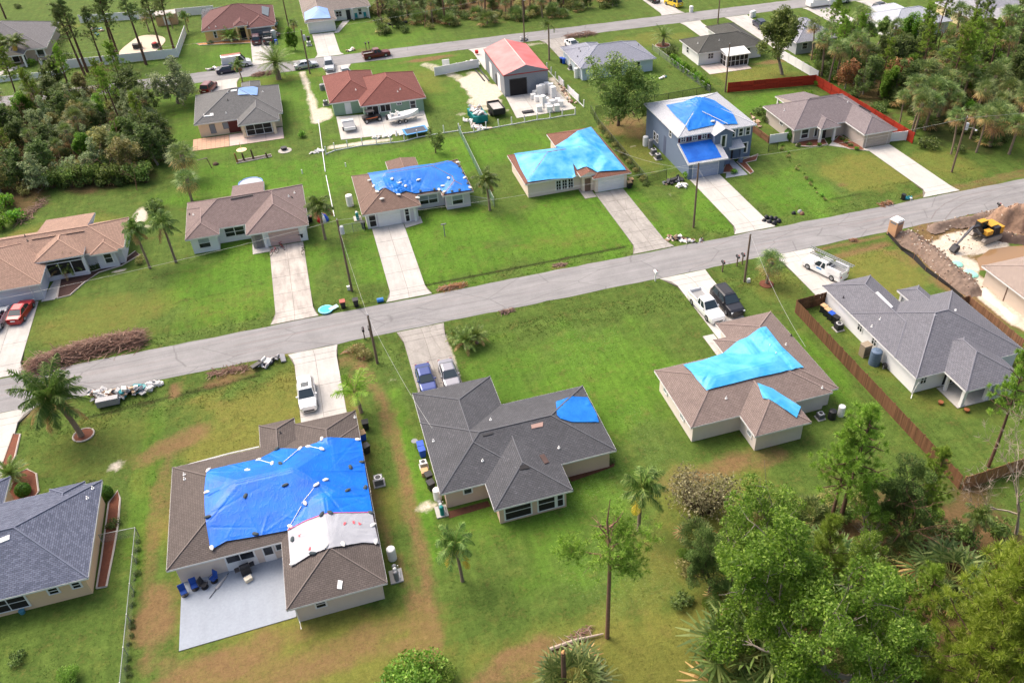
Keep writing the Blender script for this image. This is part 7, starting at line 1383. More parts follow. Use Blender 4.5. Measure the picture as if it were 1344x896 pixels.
# taupe house
tank((45.4, 52.5, 0), 'white tank behind the taupe roof', .35, 1.2, PLASTIC_W); tank((44.3, 52.4, 0), 'black tank behind the taupe roof', .4, 1.0, BINK); ac((43.2, 52.8, 0), 'air conditioner against the wall behind the taupe roof', 0, None, .8)
# white house, inside plank fence
for k, (px, py, lab) in enumerate(((1080, 410, 'bin with tan lid nearest the plank fence corner'), (1085, 415, 'second bin with tan lid by the white wall'), (1090, 420, 'blue-lidded bin by the white wall'), (1096, 425, 'black bin next to the air conditioner'))): bin_(GP_(px, py), lab, BINK, (CARD, CARD, BINB, BINK)[k], .3)
ac(GP_(1100, 432), 'dark air conditioner on a slab by the white wall', 0, DARK); tank(GP_(1147, 477), 'slate blue water tank against the white wall', .62, 1.75, colm('tank_slate', 88, 106, 128)); r = thing('pump_housing', 'tan pump housing beside the slate blue tank', 'pump box', GP_(1134, 466), .1); MB().box(-.5, -.4, 0, .5, .4, 1.5).build('cabinet', colm('tan_metal', 150, 136, 118), r); MB().box(-.54, -.44, 1.5, .54, .44, 1.58).build('lid', colm('tan_metal', 150, 136, 118), r); MB().box(-.4, -.415, .3, .4, -.4, 1.2).build('louvre_panel', colm('brown_panel', 112, 98, 84), r)
r = thing('hose_reel', 'black hose reel on the white wall', 'hose reel', GP_(1160, 484)); MB().tube([(-.12, 0, .5), (.12, 0, .5)], .32, 14).build('hose', BINK, r); MB().box(-.15, -.05, 0, .15, .05, .5).build('bracket', GREY, r)
for px, py, lab, c_ in ((1234, 530, 'potted plant on the lanai of the white house, left', L_DARK), (1268, 540, 'potted plant on the lanai of the white house, right', L_BRIGHT)):
    r = tree('bush', GP_(px, py), 'potted_plant', lab, 'plant', None, .28); MB().tube([(0, 0, 0), (0, 0, 1.2)], [.7, 1.0], 10).build('pot', colm('terracotta', 150, 90, 60), r)
r = thing('lanai_table', 'dark round table with chairs under the white house lanai', 'table', (62.0, 51.2, .08)); MB().cyl(0, 0, .68, .74, .75, 16).build('table_top', DARK, r); MB().cyl(0, 0, 0, .68, .06, 8).build('leg', DARK, r)
for k in range(3): a = k*2.1; MB().box(1.1*math.cos(a)-.22, 1.1*math.sin(a)-.22, .4, 1.1*math.cos(a)+.22, 1.1*math.sin(a)+.22, .46).box(1.1*math.cos(a)-.22, 1.1*math.sin(a)+.18, .46, 1.1*math.cos(a)+.22, 1.1*math.sin(a)+.22, .95).box(1.1*math.cos(a)-.2, 1.1*math.sin(a)-.2, 0, 1.1*math.cos(a)+.2, 1.1*math.sin(a)+.2, .06).build('chair', DARK, r)
# two-storey house
ac((50.9, 115.2, 0), 'air conditioner on the left wall of the two-storey house, upper', 0); ac((50.9, 113.4, 0), 'air conditioner on the left wall of the two-storey house, lower', 0); tank((50.9, 118.6, 0), 'white tank on the left wall of the two-storey house', .45, 1.5, PLASTIC_W); tank((51.3, 117.4, 0), 'grey tank beside the white tank of the two-storey house', .4, 1.4, GREY)
# crumpled tarp house
tank((2.9, 115.0, 0), 'white water tank left of the crumpled blue tarp', .5, 1.6, PLASTIC_W); wpump((3.4, 110.6, 0), 'pressure tanks left of the crumpled tarp house', 1.57); bin_((3.9, 107.6, 0), 'dark bin at the corner of the crumpled tarp garage', BINK, BINK)
bin_(GP_(408, 291), 'blue-lidded bin beside the rose garage', BINK, BINB); bin_(GP_(396, 315), 'black bin in front of the rose garage door', BINK, BINK); bin_(GP_(396.5, 309), 'second black bin before the rose garage door', BINK, BINK); bin_(GP_(826, 247), 'black bin at the right end of the white garage door', BINK, CARD); bin_(GP_(828, 243), 'second black bin right of the white garage door', BINK, CARD)
bin_(GP_(451, 404), 'red-lidded bin at the street edge', BINK, colm('lid_red', 170, 84, 66)); bin_(GP_(468, 402), 'black bin alone at the street edge', BINK, BINK); bin_(GP_(1185, 262), 'black recycling bin on the right-hand verge', BINK, BINK, .4, None, .8); bin_(GP_(737, 83), 'black bin left of the blue-grey roof house', BINK, BINB); bin_(GP_(740, 84), 'blue bin left of the blue-grey roof house', BINB, BINB); ac(GP_(749, 91), 'grey unit left of the blue-grey roof house', 0); tank(GP_(757, 102), 'white tank left of the blue-grey roof house', .5, 1.8, PLASTIC_W); tank(GP_(762, 102), 'second white tank left of the blue-grey roof house', .4, 1.5, PLASTIC_W)
tank(GP_(360, 50), 'white tank right of the mustard house', .5, 1.6, PLASTIC_W); tank(GP_(363, 58), 'blue barrel right of the mustard house', .35, .9, BLUEP); ac(GP_(406, 60), 'white unit left of the far driveway', 0, PLASTIC_W); bin_(GP_(405.5, 55), 'black bin left of the far driveway', BINK, BINK); tank(GP_(424, 118), 'grey tank left of the brick red roof', .55, 1.0, GREY); ac(GP_(428, 138), 'air conditioner left of the green house', 0)
# mailboxes
def mailbox(px, py, label, m, rz=0):
    r = thing('mailbox', label, 'mailbox', GP_(px, py), rz); MB().box(-.05, -.05, -.3, .05, .05, 1.05).build('post', m if m is not BINK else POLEM, r)
    b = MB(); n = 7; ring = lambda y: [(-.11, y, 1.05)]+[(.11*math.cos(PI-PI*k/(n-1)), y, 1.17+.1*math.sin(PI-PI*k/(n-1))) for k in range(n)]+[(.11, y, 1.05)]; A, B = ring(-.28), ring(.28); b.poly(A); b.poly(B[::-1])
    for k in range(len(A)): b.poly([A[k], A[(k+1) % len(A)], B[(k+1) % len(A)], B[k]])
    b.build('box', m, r); MB().box(.112, -.1, 1.1, .122, .05, 1.3).build('flag', colm('flag_red', 190, 40, 40), r); r.scale = (1.25,)*3
for px, py, lab, m in ((948, 356, 'black mailbox beside the taupe house driveway', BINK), (967, 349, 'left one of two black mailboxes near the pole', BINK), (974, 346.5, 'right one of two black mailboxes near the pole', BINK), (860, 369, 'white mailbox left of the taupe house driveway', PLASTIC_W), (479, 445, 'left black mailbox at the leaning pole', BINK), (487, 443, 'right black mailbox at the leaning pole', BINK), (481, 66, 'dark mailbox on the far verge', BINK), (485, 65, 'second dark mailbox on the far verge', BINK), (1308, 280, 'small mailbox near the dig', BINK)): mailbox(px, py, lab, m)
# debris heaps
DC = [colm('deb_white', 226, 222, 218), colm('deb_grey', 150, 150, 154), colm('deb_tan', 186, 158, 130), colm('deb_black', 40, 40, 46), colm('deb_teal', 40, 130, 140), colm('deb_brown', 120, 86, 66), colm('deb_pink', 206, 182, 170)]
def heap(label, pts, n, w, h, seed, cols=(0, 0, 0, 1, 2, 3, 4, 5, 6), smax=1.3, name='debris_heap'):
    rg = random.Random(seed); P = [GP_(*p) for p in pts]; o = P[0]; r = thing(name, label, 'debris', o)
    for k in range(n):
        q = polyline(P, rg.random())-o; s = (rg.uniform(.25, smax), rg.uniform(.15, .6), rg.uniform(.05, .35)); dy = rg.gauss(0, w/2); z = max(.1, (1-abs(dy)/w)*h*rg.random())
        MB().obox((q.x+rg.gauss(0, .2), q.y+dy, z+.05), s, rg.random()*3.1, rg.gauss(0, .4), rg.gauss(0, .4)).build('debris_piece', DC[rg.choice(cols)], r)
    return r
heap('long heap of broken furniture and boards by the big windblown palm', [(122, 520), (150, 521), (178, 514), (186, 512)], 120, .7, .8, 3, (0, 0, 0, 0, 1, 1, 2, 3, 4, 5, 6), 1.0)
r = heap('flat stack of white panels at the end of the long debris heap', [(192, 509), (211, 506)], 12, .4, .5, 5, (0, 0, 1), 1.6); pc = GP_(143, 530); tag(MB().box(pc.x-1.1, pc.y-.35, 0, pc.x+1.1, pc.y+.35, .8).box(pc.x-1.05, pc.y-.38, .1, pc.x-.05, pc.y-.35, .7).box(pc.x+.05, pc.y-.38, .1, pc.x+1.05, pc.y-.35, .7).build('cabinet', DC[1]), 'grey cabinet lying in front of the long debris heap', 'cabinet')
heap('heap of grey seats and frames by the blue tarp house driveway', [(335, 482), (352, 476), (372, 470)], 26, .45, .6, 8, (1, 1, 3, 0, 3), 1.4); heap('heap of mixed rubbish bags and boxes at the street edge', [(874, 311), (890, 314), (908, 318), (922, 315)], 46, .6, .6, 11, (0, 0, 2, 3, 3, 5, 6, 1), .8); heap('scattered boards and bins left of the slate blue garage', [(868, 243), (880, 240), (893, 236)], 16, .4, .5, 13, (3, 2, 3, 1), 1.6); heap('white planks on the grass left of the slate blue garage', [(888, 246), (899, 243)], 6, .3, .1, 14, (0,), 1.8)
heap('rubbish heap on the far verge by the pole', [(683, 54), (692, 53)], 14, .5, .9, 15, (0, 0, 3, 1)); heap('white debris pile on the verge near the van', [(270, 93), (290, 90)], 14, .4, .4, 16, (0, 0, 3, 2)); heap('junk along the right side of the mustard house', [(361, 30), (363, 45), (366, 52)], 26, .6, .8, 17, (0, 4, 5, 2, 1)); heap('white debris on the verge right of the far driveway', [(456, 68), (463, 66)], 8, .3, .4, 18, (0, 0, 2)); heap('broken white boards beside the green house patio', [(492, 182), (545, 174)], 14, .3, .1, 19, (0, 0), 1.5); heap('white boards lying at the corner of the lot line', [(408, 202), (420, 199)], 8, .4, .1, 20, (0,), 1.4); heap('white scrap around the teal dumpster', [(612, 158), (628, 170), (640, 168)], 20, .5, .3, 21, (0, 0, 6), 1.6); heap('blue and teal bags by the small black bin', [(1190, 262), (1195, 261)], 5, .2, .3, 22, (4, 4, 0), .6); heap('junk in the garden bed left of the dove grey house', [(985, 150), (998, 168)], 12, .3, .2, 23, (2, 6, 5), .9)
heap('rubble at the foot of the white fence in the workshop yard', [(735, 112), (750, 135)], 30, .7, .3, 25, (2, 6, 0, 5), .6); heap('discarded items in the round patio yard', [(128, 48), (122, 38), (138, 42)], 16, .8, .6, 26, (4, 0, 1, 2)); heap('outdoor toys on the lawn behind the blue-grey roof house', [(866, 104), (874, 102)], 7, .4, .6, 27, (1, 0, 4), .8)
BAGB = colm('bin_bag', 30, 30, 36, .3)
for k, (px, py) in enumerate(((1003, 290), (1010, 292), (1016, 294), (1022, 291), (1012, 286), (1006, 285), (1018, 287))): tag(MB().dome((0, 0, 0), .42, .55, 9, 4).build('rubbish_bag', BAGB), 'black rubbish bag in the pile by the white driveway, '+ORDN[k], 'bag', 'black bags by the white driveway').location = GP_(px, py)
for k, (px, py) in enumerate(((1042, 279), (1050, 277), (1053, 280))): tag(MB().dome((0, 0, 0), .35, .45, 8, 3).build('yard_item', (BAGB, DC[1], DC[5])[k]), ('black bag', 'grey bundle', 'reddish bundle')[k]+' on the grass near the black bag pile', 'bag').location = GP_(px, py)
def brush(label, pts, n, w, h, seed, m, L=(1.0, 2.6), dirv=None):
    rg = random.Random(seed); P = [GP_(*p) for p in pts]; o = P[0]; r = thing('brush_pile', label, 'brush pile', o); mb = MB()
    for k in range(n):
        t_ = rg.random(); q = polyline(P, t_)-o; d = (P[-1]-P[0]).normalized(); a = math.atan2(d.y, d.x)+rg.gauss(0, .8 if n > 800 else 1.0); dy = rg.gauss(0, w*.4); z = max(.03, h*(1-min(1, abs(dy)/w))*rg.random()); l = rg.uniform(*L); e = rg.gauss(0, .18)
        c_ = Vector((q.x-d.y*dy, q.y+d.x*dy, z)); v_ = Vector((math.cos(a), math.sin(a), e))*l/2; r0 = rg.uniform(.015, .05); b_ = Vector((rg.gauss(0, .12), rg.gauss(0, .12), rg.gauss(0, .08))); pts_ = [c_-v_, c_+b_, c_+v_]
        for p in pts_: p.z = max(p.z, .02)
        mb.tube(pts_, [r0, r0*.8, r0*.3], 3, False)
    mb.m = [int(v_) for v_ in np.repeat(np.random.RandomState(seed).randint(0, 2, n), len(mb.f)//n)]; tag(mb.build('branches', [m, BRL], r), kind='stuff'); return r
BRL = pm('pale_branch', srgb(152, 124, 108), .95, .25, 3); BR1 = pm('dry_branch', srgb(122, 92, 80), .95, .35, 3); BR2 = pm('dry_branch_red', srgb(156, 110, 72), .95, .3, 3); BR3 = pm('brush_grey', srgb(128, 104, 96), .95, .3, 3)
brush('long heap of dry brown branches along the street at the left', [(42, 487), (75, 473), (110, 462), (150, 452), (190, 446)], 1700, 2.1, 1.5, 1, BR1); brush('small pile of dry brush on the verge near the leftmost bed', [(275, 492), (325, 482)], 110, .6, .35, 2, BR1, (.8, 2)); brush('orange-brown palm frond pile near the crumpled tarp driveway', [(578, 380), (612, 374)], 160, .5, .45, 3, BR2, (.7, 1.6)); brush('small reddish twig pile on the verge', [(658, 411), (674, 407)], 90, .4, .35, 4, BR3, (.4, 1.0)); brush('grey brush pile by the far driveway', [(745, 50), (780, 45)], 260, 1.2, .9, 5, BR3); brush('brown brush pile below the date palm', [(335, 100), (362, 95)], 200, .9, .6, 6, BR1); brush('tan leaf pile on the right-hand verge', [(1155, 270), (1170, 267)], 120, .7, .5, 7, BR2, (.4, 1.1)); brush('low dark brush on the lawn by the street', [(727, 349), (742, 347)], 80, .4, .25, 8, BR3, (.5, 1.2)); brush('dry fronds at the foot of the leaning pole', [(455, 462), (470, 455), (480, 470)], 120, .6, .5, 9, BR2, (.7, 1.6)); brush('dead fronds beside the big windblown palm', [(62, 525), (82, 520)], 160, .8, .6, 10, BR1, (.8, 2.0)); brush('fallen branches at the fence by the left thicket', [(25, 295), (40, 280), (60, 262)], 120, .8, .4, 12, BR3)
brush('small heap of tan debris near the truck', [(1115, 316), (1125, 315)], 60, .3, .3, 13, BR2, (.3, .7)); brush('fallen twigs under the half bare pine', [(745, 845), (775, 825)], 60, .5, .2, 14, BR1, (.4, 1.0))
# patio of the big blue tarp house
CHB = colm('chair_blue', 24, 70, 150, .7)
def chair(px, py, rz, label, m):
    r = thing('patio_chair', label, 'chair', GP_(px, py)+Vector((0, 0, .07)), rz); MB().obox((0, 0, .42), (.55, .52, .08)).build('seat', m, r); MB().obox((0, .28, .75), (.55, .07, .65), 0, -.25).build('backrest', m, r)
    for sx in (-.26, .26): MB().tube([(sx, -.2, .4), (sx, -.24, .62), (sx, .2, .64)], .02, 5).build('armrest', DARK, r)
    MB().cyl(0, 0, .0, .05, .3, 14).build('base', DARK, r); MB().cyl(0, 0, .05, .4, .04, 6).build('post', DARK, r)
chair(243, 781, .3, 'leftmost blue patio chair', CHB); chair(257, 773, .2, 'middle blue patio chair', CHB); chair(282, 763, -.8, 'blue patio chair turned toward the wall', CHB); chair(269.5, 771, 1.0, 'dark mesh patio chair between blue ones', DARK)
r = thing('patio_umbrella', 'closed patio umbrella lying on the painted patio', 'umbrella', GP_(288, 769)+Vector((0, 0, .12))); q = GP_(302, 752)-GP_(277, 785); MB().tube([-q/2, q*.5], .025, 6).build('pole', DARK, r); MB().tube([-q*.15, q*.1, q*.42], [.14, .12, .05], 8).build('canopy', colm('umbrella_grey', 176, 172, 170, .8), r)
r = thing('grill', 'black gas grill on the painted patio', 'grill', GP_(324, 752)+Vector((0, 0, .07)), .2); MB().box(-.4, -.28, .1, .4, .28, .8).build('cabinet', DARK, r); MB().tube([(-.38, 0, .85), (.38, 0, .85)], .26, 12).build('hood', BINK, r)
for sx in (-.62, .62): MB().box(sx-.2, -.25, .78, sx+.2, .25, .83).build('side_shelf', DARK, r)
for sx in (-.35, .35): MB().tube([(sx-.03, -.25, .07), (sx+.03, -.25, .07)], .07, 8).build('wheel', TYRE, r)
r = thing('cooler', 'small cream cooler beside the grill', 'cooler', GP_(327, 762)+Vector((0, 0, .07)), .4); MB().box(-.3, -.2, 0, .3, .2, .32).build('body', colm('cream_plastic', 222, 208, 180), r); MB().box(-.32, -.22, .32, .32, .22, .4).build('lid', colm('cream_lid', 232, 222, 200), r)
tag(MB().tube([(0, 0, 0), (0, 0, .35)], [.2, .24], 12).build('planter', colm('planter_teal', 80, 140, 160)), 'teal planter on the slab by the slate roof lanai', 'planter').location = GP_(30, 804)
# crumpled tarp neighbour: driveway toys
def bike(px, py, rz, label, m):
    r = thing('bicycle', label, 'bicycle', GP_(px, py)+Vector((0, 0, .06)), rz)
    for x in (-.42, .42):
        MB().tube([(x+.28*math.cos(2*PI*k/12), 0, .3+.28*math.sin(2*PI*k/12)) for k in range(13)], .03, 4, False).build('wheel', TYRE, r)
    for nm, P in (('frame', [(-.42, 0, .3), (-.1, 0, .62), (.3, 0, .62), (0, 0, .28), (-.1, 0, .62)]), ('fork', [(.42, 0, .3), (.3, 0, .75)]), ('handlebar', [(.28, -.25, .8), (.3, 0, .75), (.28, .25, .8)])): MB().tube(P, .025, 5, False).build(nm, m, r)
    MB().obox((-.12, 0, .72), (.25, .13, .06)).build('saddle', BINK, r); r.scale = (1.15,)*3
bike(360, 334, .5, 'dark child bicycle at the left edge of the stained driveway', colm('bike_red', 150, 40, 46)); bike(371, 327, 2.0, 'red child bicycle before the rose garage door', colm('bike_red', 150, 40, 46)); bike(399, 332, 1.2, 'dark bicycle at the right edge of the stained driveway', BINK)
r = thing('inflatable_tent', 'red white and blue play dome beside the rose garage', 'play tent', GP_(424, 289)); 
for k in range(6):
    a0, a1 = k*PI/3, (k+1)*PI/3; mb = MB(); rows = [[(.85*math.cos(e)*math.cos(a), .85*math.cos(e)*math.sin(a), 1.1*math.sin(e)) for a in (a0, a0+PI/9, a0+2*PI/9, a1)] for e in (0, .4, .8, 1.2, 1.56)]
    for A, B in zip(rows[:-1], rows[1:]):
        for j in range(3): mb.poly([A[j], A[j+1], B[j+1], B[j]])
    mb.build('gore', (colm('g_red', 190, 44, 50), PLASTIC_W, BLUEP)[k % 3], r)
r = thing('paddling_pool', 'turquoise paddling pool at the street edge', 'paddling pool', GP_(428, 408)); MB().tube([(0, 0, 0), (0, 0, .3)], [.75, .9], 20).build('wall', colm('turq', 130, 206, 226), r); MB().cyl(0, 0, .302, .31, .72, 20).build('water', colm('turq_deep', 50, 170, 206, .2), r)
MB().obox((.95, .0, .3), (1.2, .5, .08), .5, .2).build('slide', colm('turq_pale', 190, 224, 232), r); tag(MB().tube([(-.4, 0, .28), (.4, 0, .28)], .28, 12).build('barrel', colm('barrel_blue', 60, 130, 196)), 'blue barrel lying at the street edge by the driveway', 'barrel').location = GP_(499.5, 396)
r = thing('round_pool', 'round above-ground pool behind the mauve roof', 'pool', (*at(329, 240, .9)[:2], 0)); MB().tube([(0, 0, 0), (0, 0, .9)], 1.75, 28).build('wall', colm('pool_wall', 150, 170, 190), r); mb = MB(); mb.tube([(1.75*math.cos(2*PI*k/28), 1.75*math.sin(2*PI*k/28), .92) for k in range(29)], .1, 5, False); mb.build('rim', colm('pool_rim', 110, 150, 200), r); MB().cyl(0, 0, .905, .915, 1.65, 28).build('cover', colm('pool_cover', 170, 176, 186, .5), r)
r = thing('yard_post', 'grey utility post with cross head on the crumpled tarp lawn', 'post', GP_(584, 310)); MB().cyl(0, 0, 0, 1.9, .07, 8).build('post', GREY, r); MB().box(-.35, -.06, 1.8, .35, .06, 1.95).build('cross_head', GREY, r)
for k, (px, py) in enumerate(((397, 228), (454, 219))): tag(MB().cyl(0, 0, 0, .7, .09, 8).build('standpipe', PLASTIC_W), 'white pipe standing on the back lawn, '+('left' if k == 0 else 'right')+' one', 'pipe').location = GP_(px, py)
# lawn beds
MULCH = pm('mulch', srgb(116, 70, 52), .95, .3, 5); KERB = pm('bed_kerb', srgb(186, 176, 166), .9, .1)
def bed(label, poly, m=None, edge=True, zz=.075):
    o = Vector((sum(p[0] for p in poly)/len(poly), sum(p[1] for p in poly)/len(poly), 0)); r = thing('garden_bed', label, 'garden bed', o); L = [(p[0]-o.x, p[1]-o.y) for p in poly]; EXCL.append((min(p[0] for p in poly), min(p[1] for p in poly), max(p[0] for p in poly), max(p[1] for p in poly))) if edge else None; MB().prism(L, -.05, zz).build('mulch', m or MULCH, r)
    if edge: MB().tube([(x, y, .07) for x, y in L+L[:1]], .09, 5, False).build('edging', KERB, r)
circ = lambda px, py, rr, n=18: [(GP_(px, py).x+rr*math.cos(2*PI*k/n), GP_(px, py).y+rr*math.sin(2*PI*k/n)) for k in range(n)]
xy = lambda L: [tuple(at(*p)[:2]) for p in L]
bed('round mulch bed under the big windblown palm', circ(110, 571, 1.0)); bed('ringed bed under the round-headed palm', circ(870, 60, 1.5, 16)); bed('mulch bed left of the slate roof front', xy([(8, 655), (22, 622), (36, 616), (48, 622), (51, 645), (40, 662)])); bed('narrow mulch strip by the lower left driveway', xy([(2, 612), (17, 570), (27, 570), (20, 600), (6, 624)])); bed('bark strip along the cream wall', xy([(127, 772), (133, 735), (139, 690), (143, 660), (155, 644), (158, 655), (155, 690), (150, 720), (140, 770)])); bed('dark curved bed before the screened porch', xy([(75, 392), (92, 388), (110, 372), (130, 358), (160, 349), (184, 335), (178, 330), (160, 343), (125, 356), (80, 366)]), pm('mulch_dark', srgb(62, 42, 38), .95, .3, 4)); bed('planting bed before the dove grey house', xy([(1044, 192), (1050, 184), (1082, 183), (1086, 190), (1065, 193)])); bed('planting bed beside the dove grey garage', xy([(1092, 187), (1102, 178), (1130, 192), (1135, 198), (1115, 196)])); bed('mulch bed left of the grey walk', xy([(948, 227.5), (954, 212), (966, 226)])); bed('mulch bed right of the grey walk', xy([(967, 213), (995, 203), (992, 211), (979, 214), (989, 226), (985, 229)])); bed('bark bed under the stout cabbage palm', circ(1006, 373, .9), MULCH, False); bed('narrow raised bed with wooden posts behind the pewter roof house', xy([(311, 215), (357, 206), (356, 203), (312, 211)]), pm('soil_dark', srgb(70, 64, 60), .95, .2)); bed('round pale stone ring on the lawn', circ(374, 198, 1.1, 14), colm('ash', 170, 166, 158, .9), False); bed('flower strip before the mustard wall', xy([(258, 58), (300, 54), (329, 53), (329, 57), (300, 58), (262, 60)]), pm('mulch_orange', srgb(186, 130, 84), .95, .2))
bed('bare soil strip under the rear windows of the charcoal house', xy([(584, 672), (640, 657), (644, 664), (590, 680)]), pm('soil_red', srgb(92, 58, 42), .95, .35, 3), False, .02); bed('bare soil strip under the right rear wall of the charcoal house', xy([(745, 622), (808, 604), (806, 612), (750, 632)]), pm('soil_red', srgb(92, 58, 42)), False, .02)
for k, (px, py, h, m) in enumerate(((312, 214, 1.7, BR2), (321, 211.5, 1.4, BARK), (333, 209, 1.7, BARK), (351, 207, .9, BARK))): tag(MB().tube([(0, 0, 0), (-.1, 0, h)], [.17, .12], 7).build('tree_stump_post', m), 'cut palm stump in the narrow raised bed, '+ORDN[k]+' from the left', 'stump').location = GP_(px, py)
r = thing('fire_pit', 'dark fire pit on the stone ring', 'fire pit', GP_(373, 197)); MB().tube([(0, 0, 0), (0, 0, .45)], [.4, .55], 12).build('bowl', BINK, r); MB().cyl(0, 0, .45, .5, .5, 12).build('lid', DARK, r)
r = thing('swing_frame', 'tipped wooden frame on the lawn right of the cabbage palms', 'frame', GP_(278, 221)); MB().tube([(0, 0, 0), (-.4, .6, 1.6)], .07, 6).build('post', BARK, r); MB().tube([(-1.9, .9, 1.3), (-.3, .5, 1.6)], .08, 6).build('beam', BARK_G, r); MB().dome((.6, 1.2, 0), .5, .4, 8, 3).build('root_ball', BARK, r)
tag(MB().cyl(0, 0, 0, .05, .85, 20).cyl(0, 0, .05, 1.3, .05, 6).build('umbrella_stand', colm('stand_tan', 226, 200, 160)), 'round tan stand with short pole by the lanai', 'stand').location = GP_(317, 197)
# green house yard
u = thing('utility_buggy', 'black and orange off-road buggy on the slab', 'buggy', (10.1, 144.4, .06), R(8)); bm = loft([(-1.6, .6, 1.0), (-1.0, .7, 1.05), (.5, .7, .95), (1.2, .65, .95), (1.6, .45, .75)], lambda s: [(-s[1], .45), (-s[1], s[2]*.9), (-s[1]*.8, s[2]), (s[1]*.8, s[2]), (s[1], s[2]*.9), (s[1], .45)]); bm.build('body', colm('buggy_black', 34, 32, 36), u); MB().box(-1.2, -.72, .7, .9, .72, .86).build('side_stripe', colm('buggy_orange', 206, 110, 60), u)
for sy in (-.65, .65): MB().tube([(-1.0, sy, 1.0), (-.9, sy, 1.85), (.4, sy, 1.85), (.95, sy, 1.0)], .04, 5, False).build('roll_bar', DARK, u)
MB().box(-.95, -.68, 1.85, .5, .68, 1.92).build('canopy', colm('buggy_black', 34, 32, 36), u)
for sx in (-1.15, 1.15):
    for sy in (-.78, .78): wheel(u, sx, sy, .38, .3)
b = thing('motor_boat', 'white motor boat on the slab', 'boat', (15.4, 142.4, .5), R(7)); hull = loft([(-2.8, .95, .8), (-1.0, 1.05, .85), (.8, .95, .95), (1.9, .62, 1.08), (2.7, .12, 1.2)], lambda s: [(0, .0 if s[0] < 1.5 else .35), (-s[1]*.8, .3 if s[0] < 1.5 else .5), (-s[1], s[2]), (-s[1]*.9, s[2]+.05), (s[1]*.9, s[2]+.05), (s[1], s[2]), (s[1]*.8, .3 if s[0] < 1.5 else .5)]); hull.build('hull', WP, b); MB().box(-2.4, -.68, .9, -.2, .68, .915).build('cockpit_floor', colm('boat_floor', 150, 150, 150), b)
for x, y in ((-2.0, 0), (-.9, -.4), (-.9, .4)): MB().box(x-.22, y-.22, .9, x+.22, y+.22, 1.25).box(x-.28, y-.22, 1.25, x-.2, y+.22, 1.55).build('seat', PLASTIC_W, b)
MB().poly([(.1, -.75, 1.0), (.1, .75, 1.0), (-.15, .65, 1.5), (-.15, -.65, 1.5)]).build('windscreen', CGLASS, b); MB().box(-3.1, -.2, .3, -2.8, .2, 1.3).build('outboard', DARK, b)
tr = thing('boat_trailer', 'trailer carrying the white motor boat', 'trailer', (15.4, 142.4, .06), R(7)); MB().box(-2.6, -.7, .3, 2.0, -.6, .4).box(-2.6, .6, .3, 2.0, .7, .4).box(2.0, -.7, .3, 2.1, .7, .4).box(2.1, -.05, .3, 3.6, .05, .4).build('frame', GALV, tr)
for sy in (-1.0, 1.0): wheel(tr, -1.0, sy, .33); wheel(tr, .0 if sy > 0 else .0, sy, .33)
t2 = thing('box_trailer', 'small white box trailer with grey top on the slab', 'trailer', (5.9, 142.2, .06), R(2)); MB().box(-.95, -1.5, .45, .95, 1.3, .95).build('body', PLASTIC_W, t2); MB().obox((0, -.45, 1.0), (2.0, 2.1, .08), 0, .1).build('top_cover', GREY, t2); MB().box(-.98, .6, .95, .98, 1.32, 1.3).build('front_box', PLASTIC_W, t2)
for sx in (-1.05, 1.05): wheel(t2, 0, 0, .01) if False else MB().tube([(sx-.1, -.2, .32), (sx+.1, -.2, .32)], .32, 12).build('wheel', TYRE, t2)
tp = thing('trampoline', 'blue-edged rectangular trampoline by the white posts', 'trampoline', (16.3, 136.0, 0), R(6)); MB().box(-1.7, -1.0, .82, 1.7, 1.0, .84).build('mat', colm('tramp_mat', 62, 66, 78), tp)
for a in ((-2.0, -1.3, 2.0, -1.0), (-2.0, 1.0, 2.0, 1.3), (-2.0, -1.0, -1.7, 1.0), (1.7, -1.0, 2.0, 1.0)): MB().box(a[0], a[1], .8, a[2], a[3], .88).build('pad', colm('tramp_blue', 60, 140, 200), tp)
for sx in (-1.85, 1.85):
    for sy in (-1.15, 1.15): MB().cyl(sx, sy, 0, .8, .04, 6).build('leg', GALV, tp)
r = thing('barbecue', 'white-topped barbecue against the green wall', 'grill', GP_(446, 149), 0); MB().box(-.7, -.3, .1, .7, .3, .9).build('cabinet', GREY, r); MB().box(-.45, -.32, .9, .45, .32, 1.15).build('hood', PLASTIC_W, r); tag(MB().tube([(0, -.15, .35), (0, .15, .35)], .35, 14).build('spare_wheel', TYRE), 'black wheel leaning by the white door of the green house', 'wheel').location = GP_(464, 148)
# workshop yard
dp = thing('dumpster', 'teal dumpster heaped with white debris', 'dumpster', (27.6, 138.3, .02), R(4)); b_ = MB(); b_.v = [(-1.1, -1.9, .2), (1.1, -1.9, .2), (1.1, 1.9, .2), (-1.1, 1.9, .2), (-1.25, -2.1, 1.5), (1.25, -2.1, 1.5), (1.25, 2.1, 1.5), (-1.25, 2.1, 1.5)]; b_.f = [(0, 3, 2, 1), (0, 1, 5, 4), (1, 2, 6, 5), (2, 3, 7, 6), (3, 0, 4, 7), (4, 5, 6, 7)]; b_.m = [0]*6; b_.build('bin', TEAL, dp)
for k in range(5): MB().box(-1.3, -1.8+k*.85, .3, 1.3, -1.72+k*.85, 1.45).build('rib', TEAL, dp)
rg = random.Random(6)
for k in range(46): MB().obox((rg.uniform(-1, 1), rg.uniform(-1.8, 1.8), 1.55+rg.random()*.5), (rg.uniform(.3, 1.2), rg.uniform(.2, .6), rg.uniform(.05, .2)), rg.random()*3, rg.gauss(0, .3), rg.gauss(0, .3)).build('debris_piece', DC[rg.choice((0, 0, 0, 1, 6, 2))], dp)
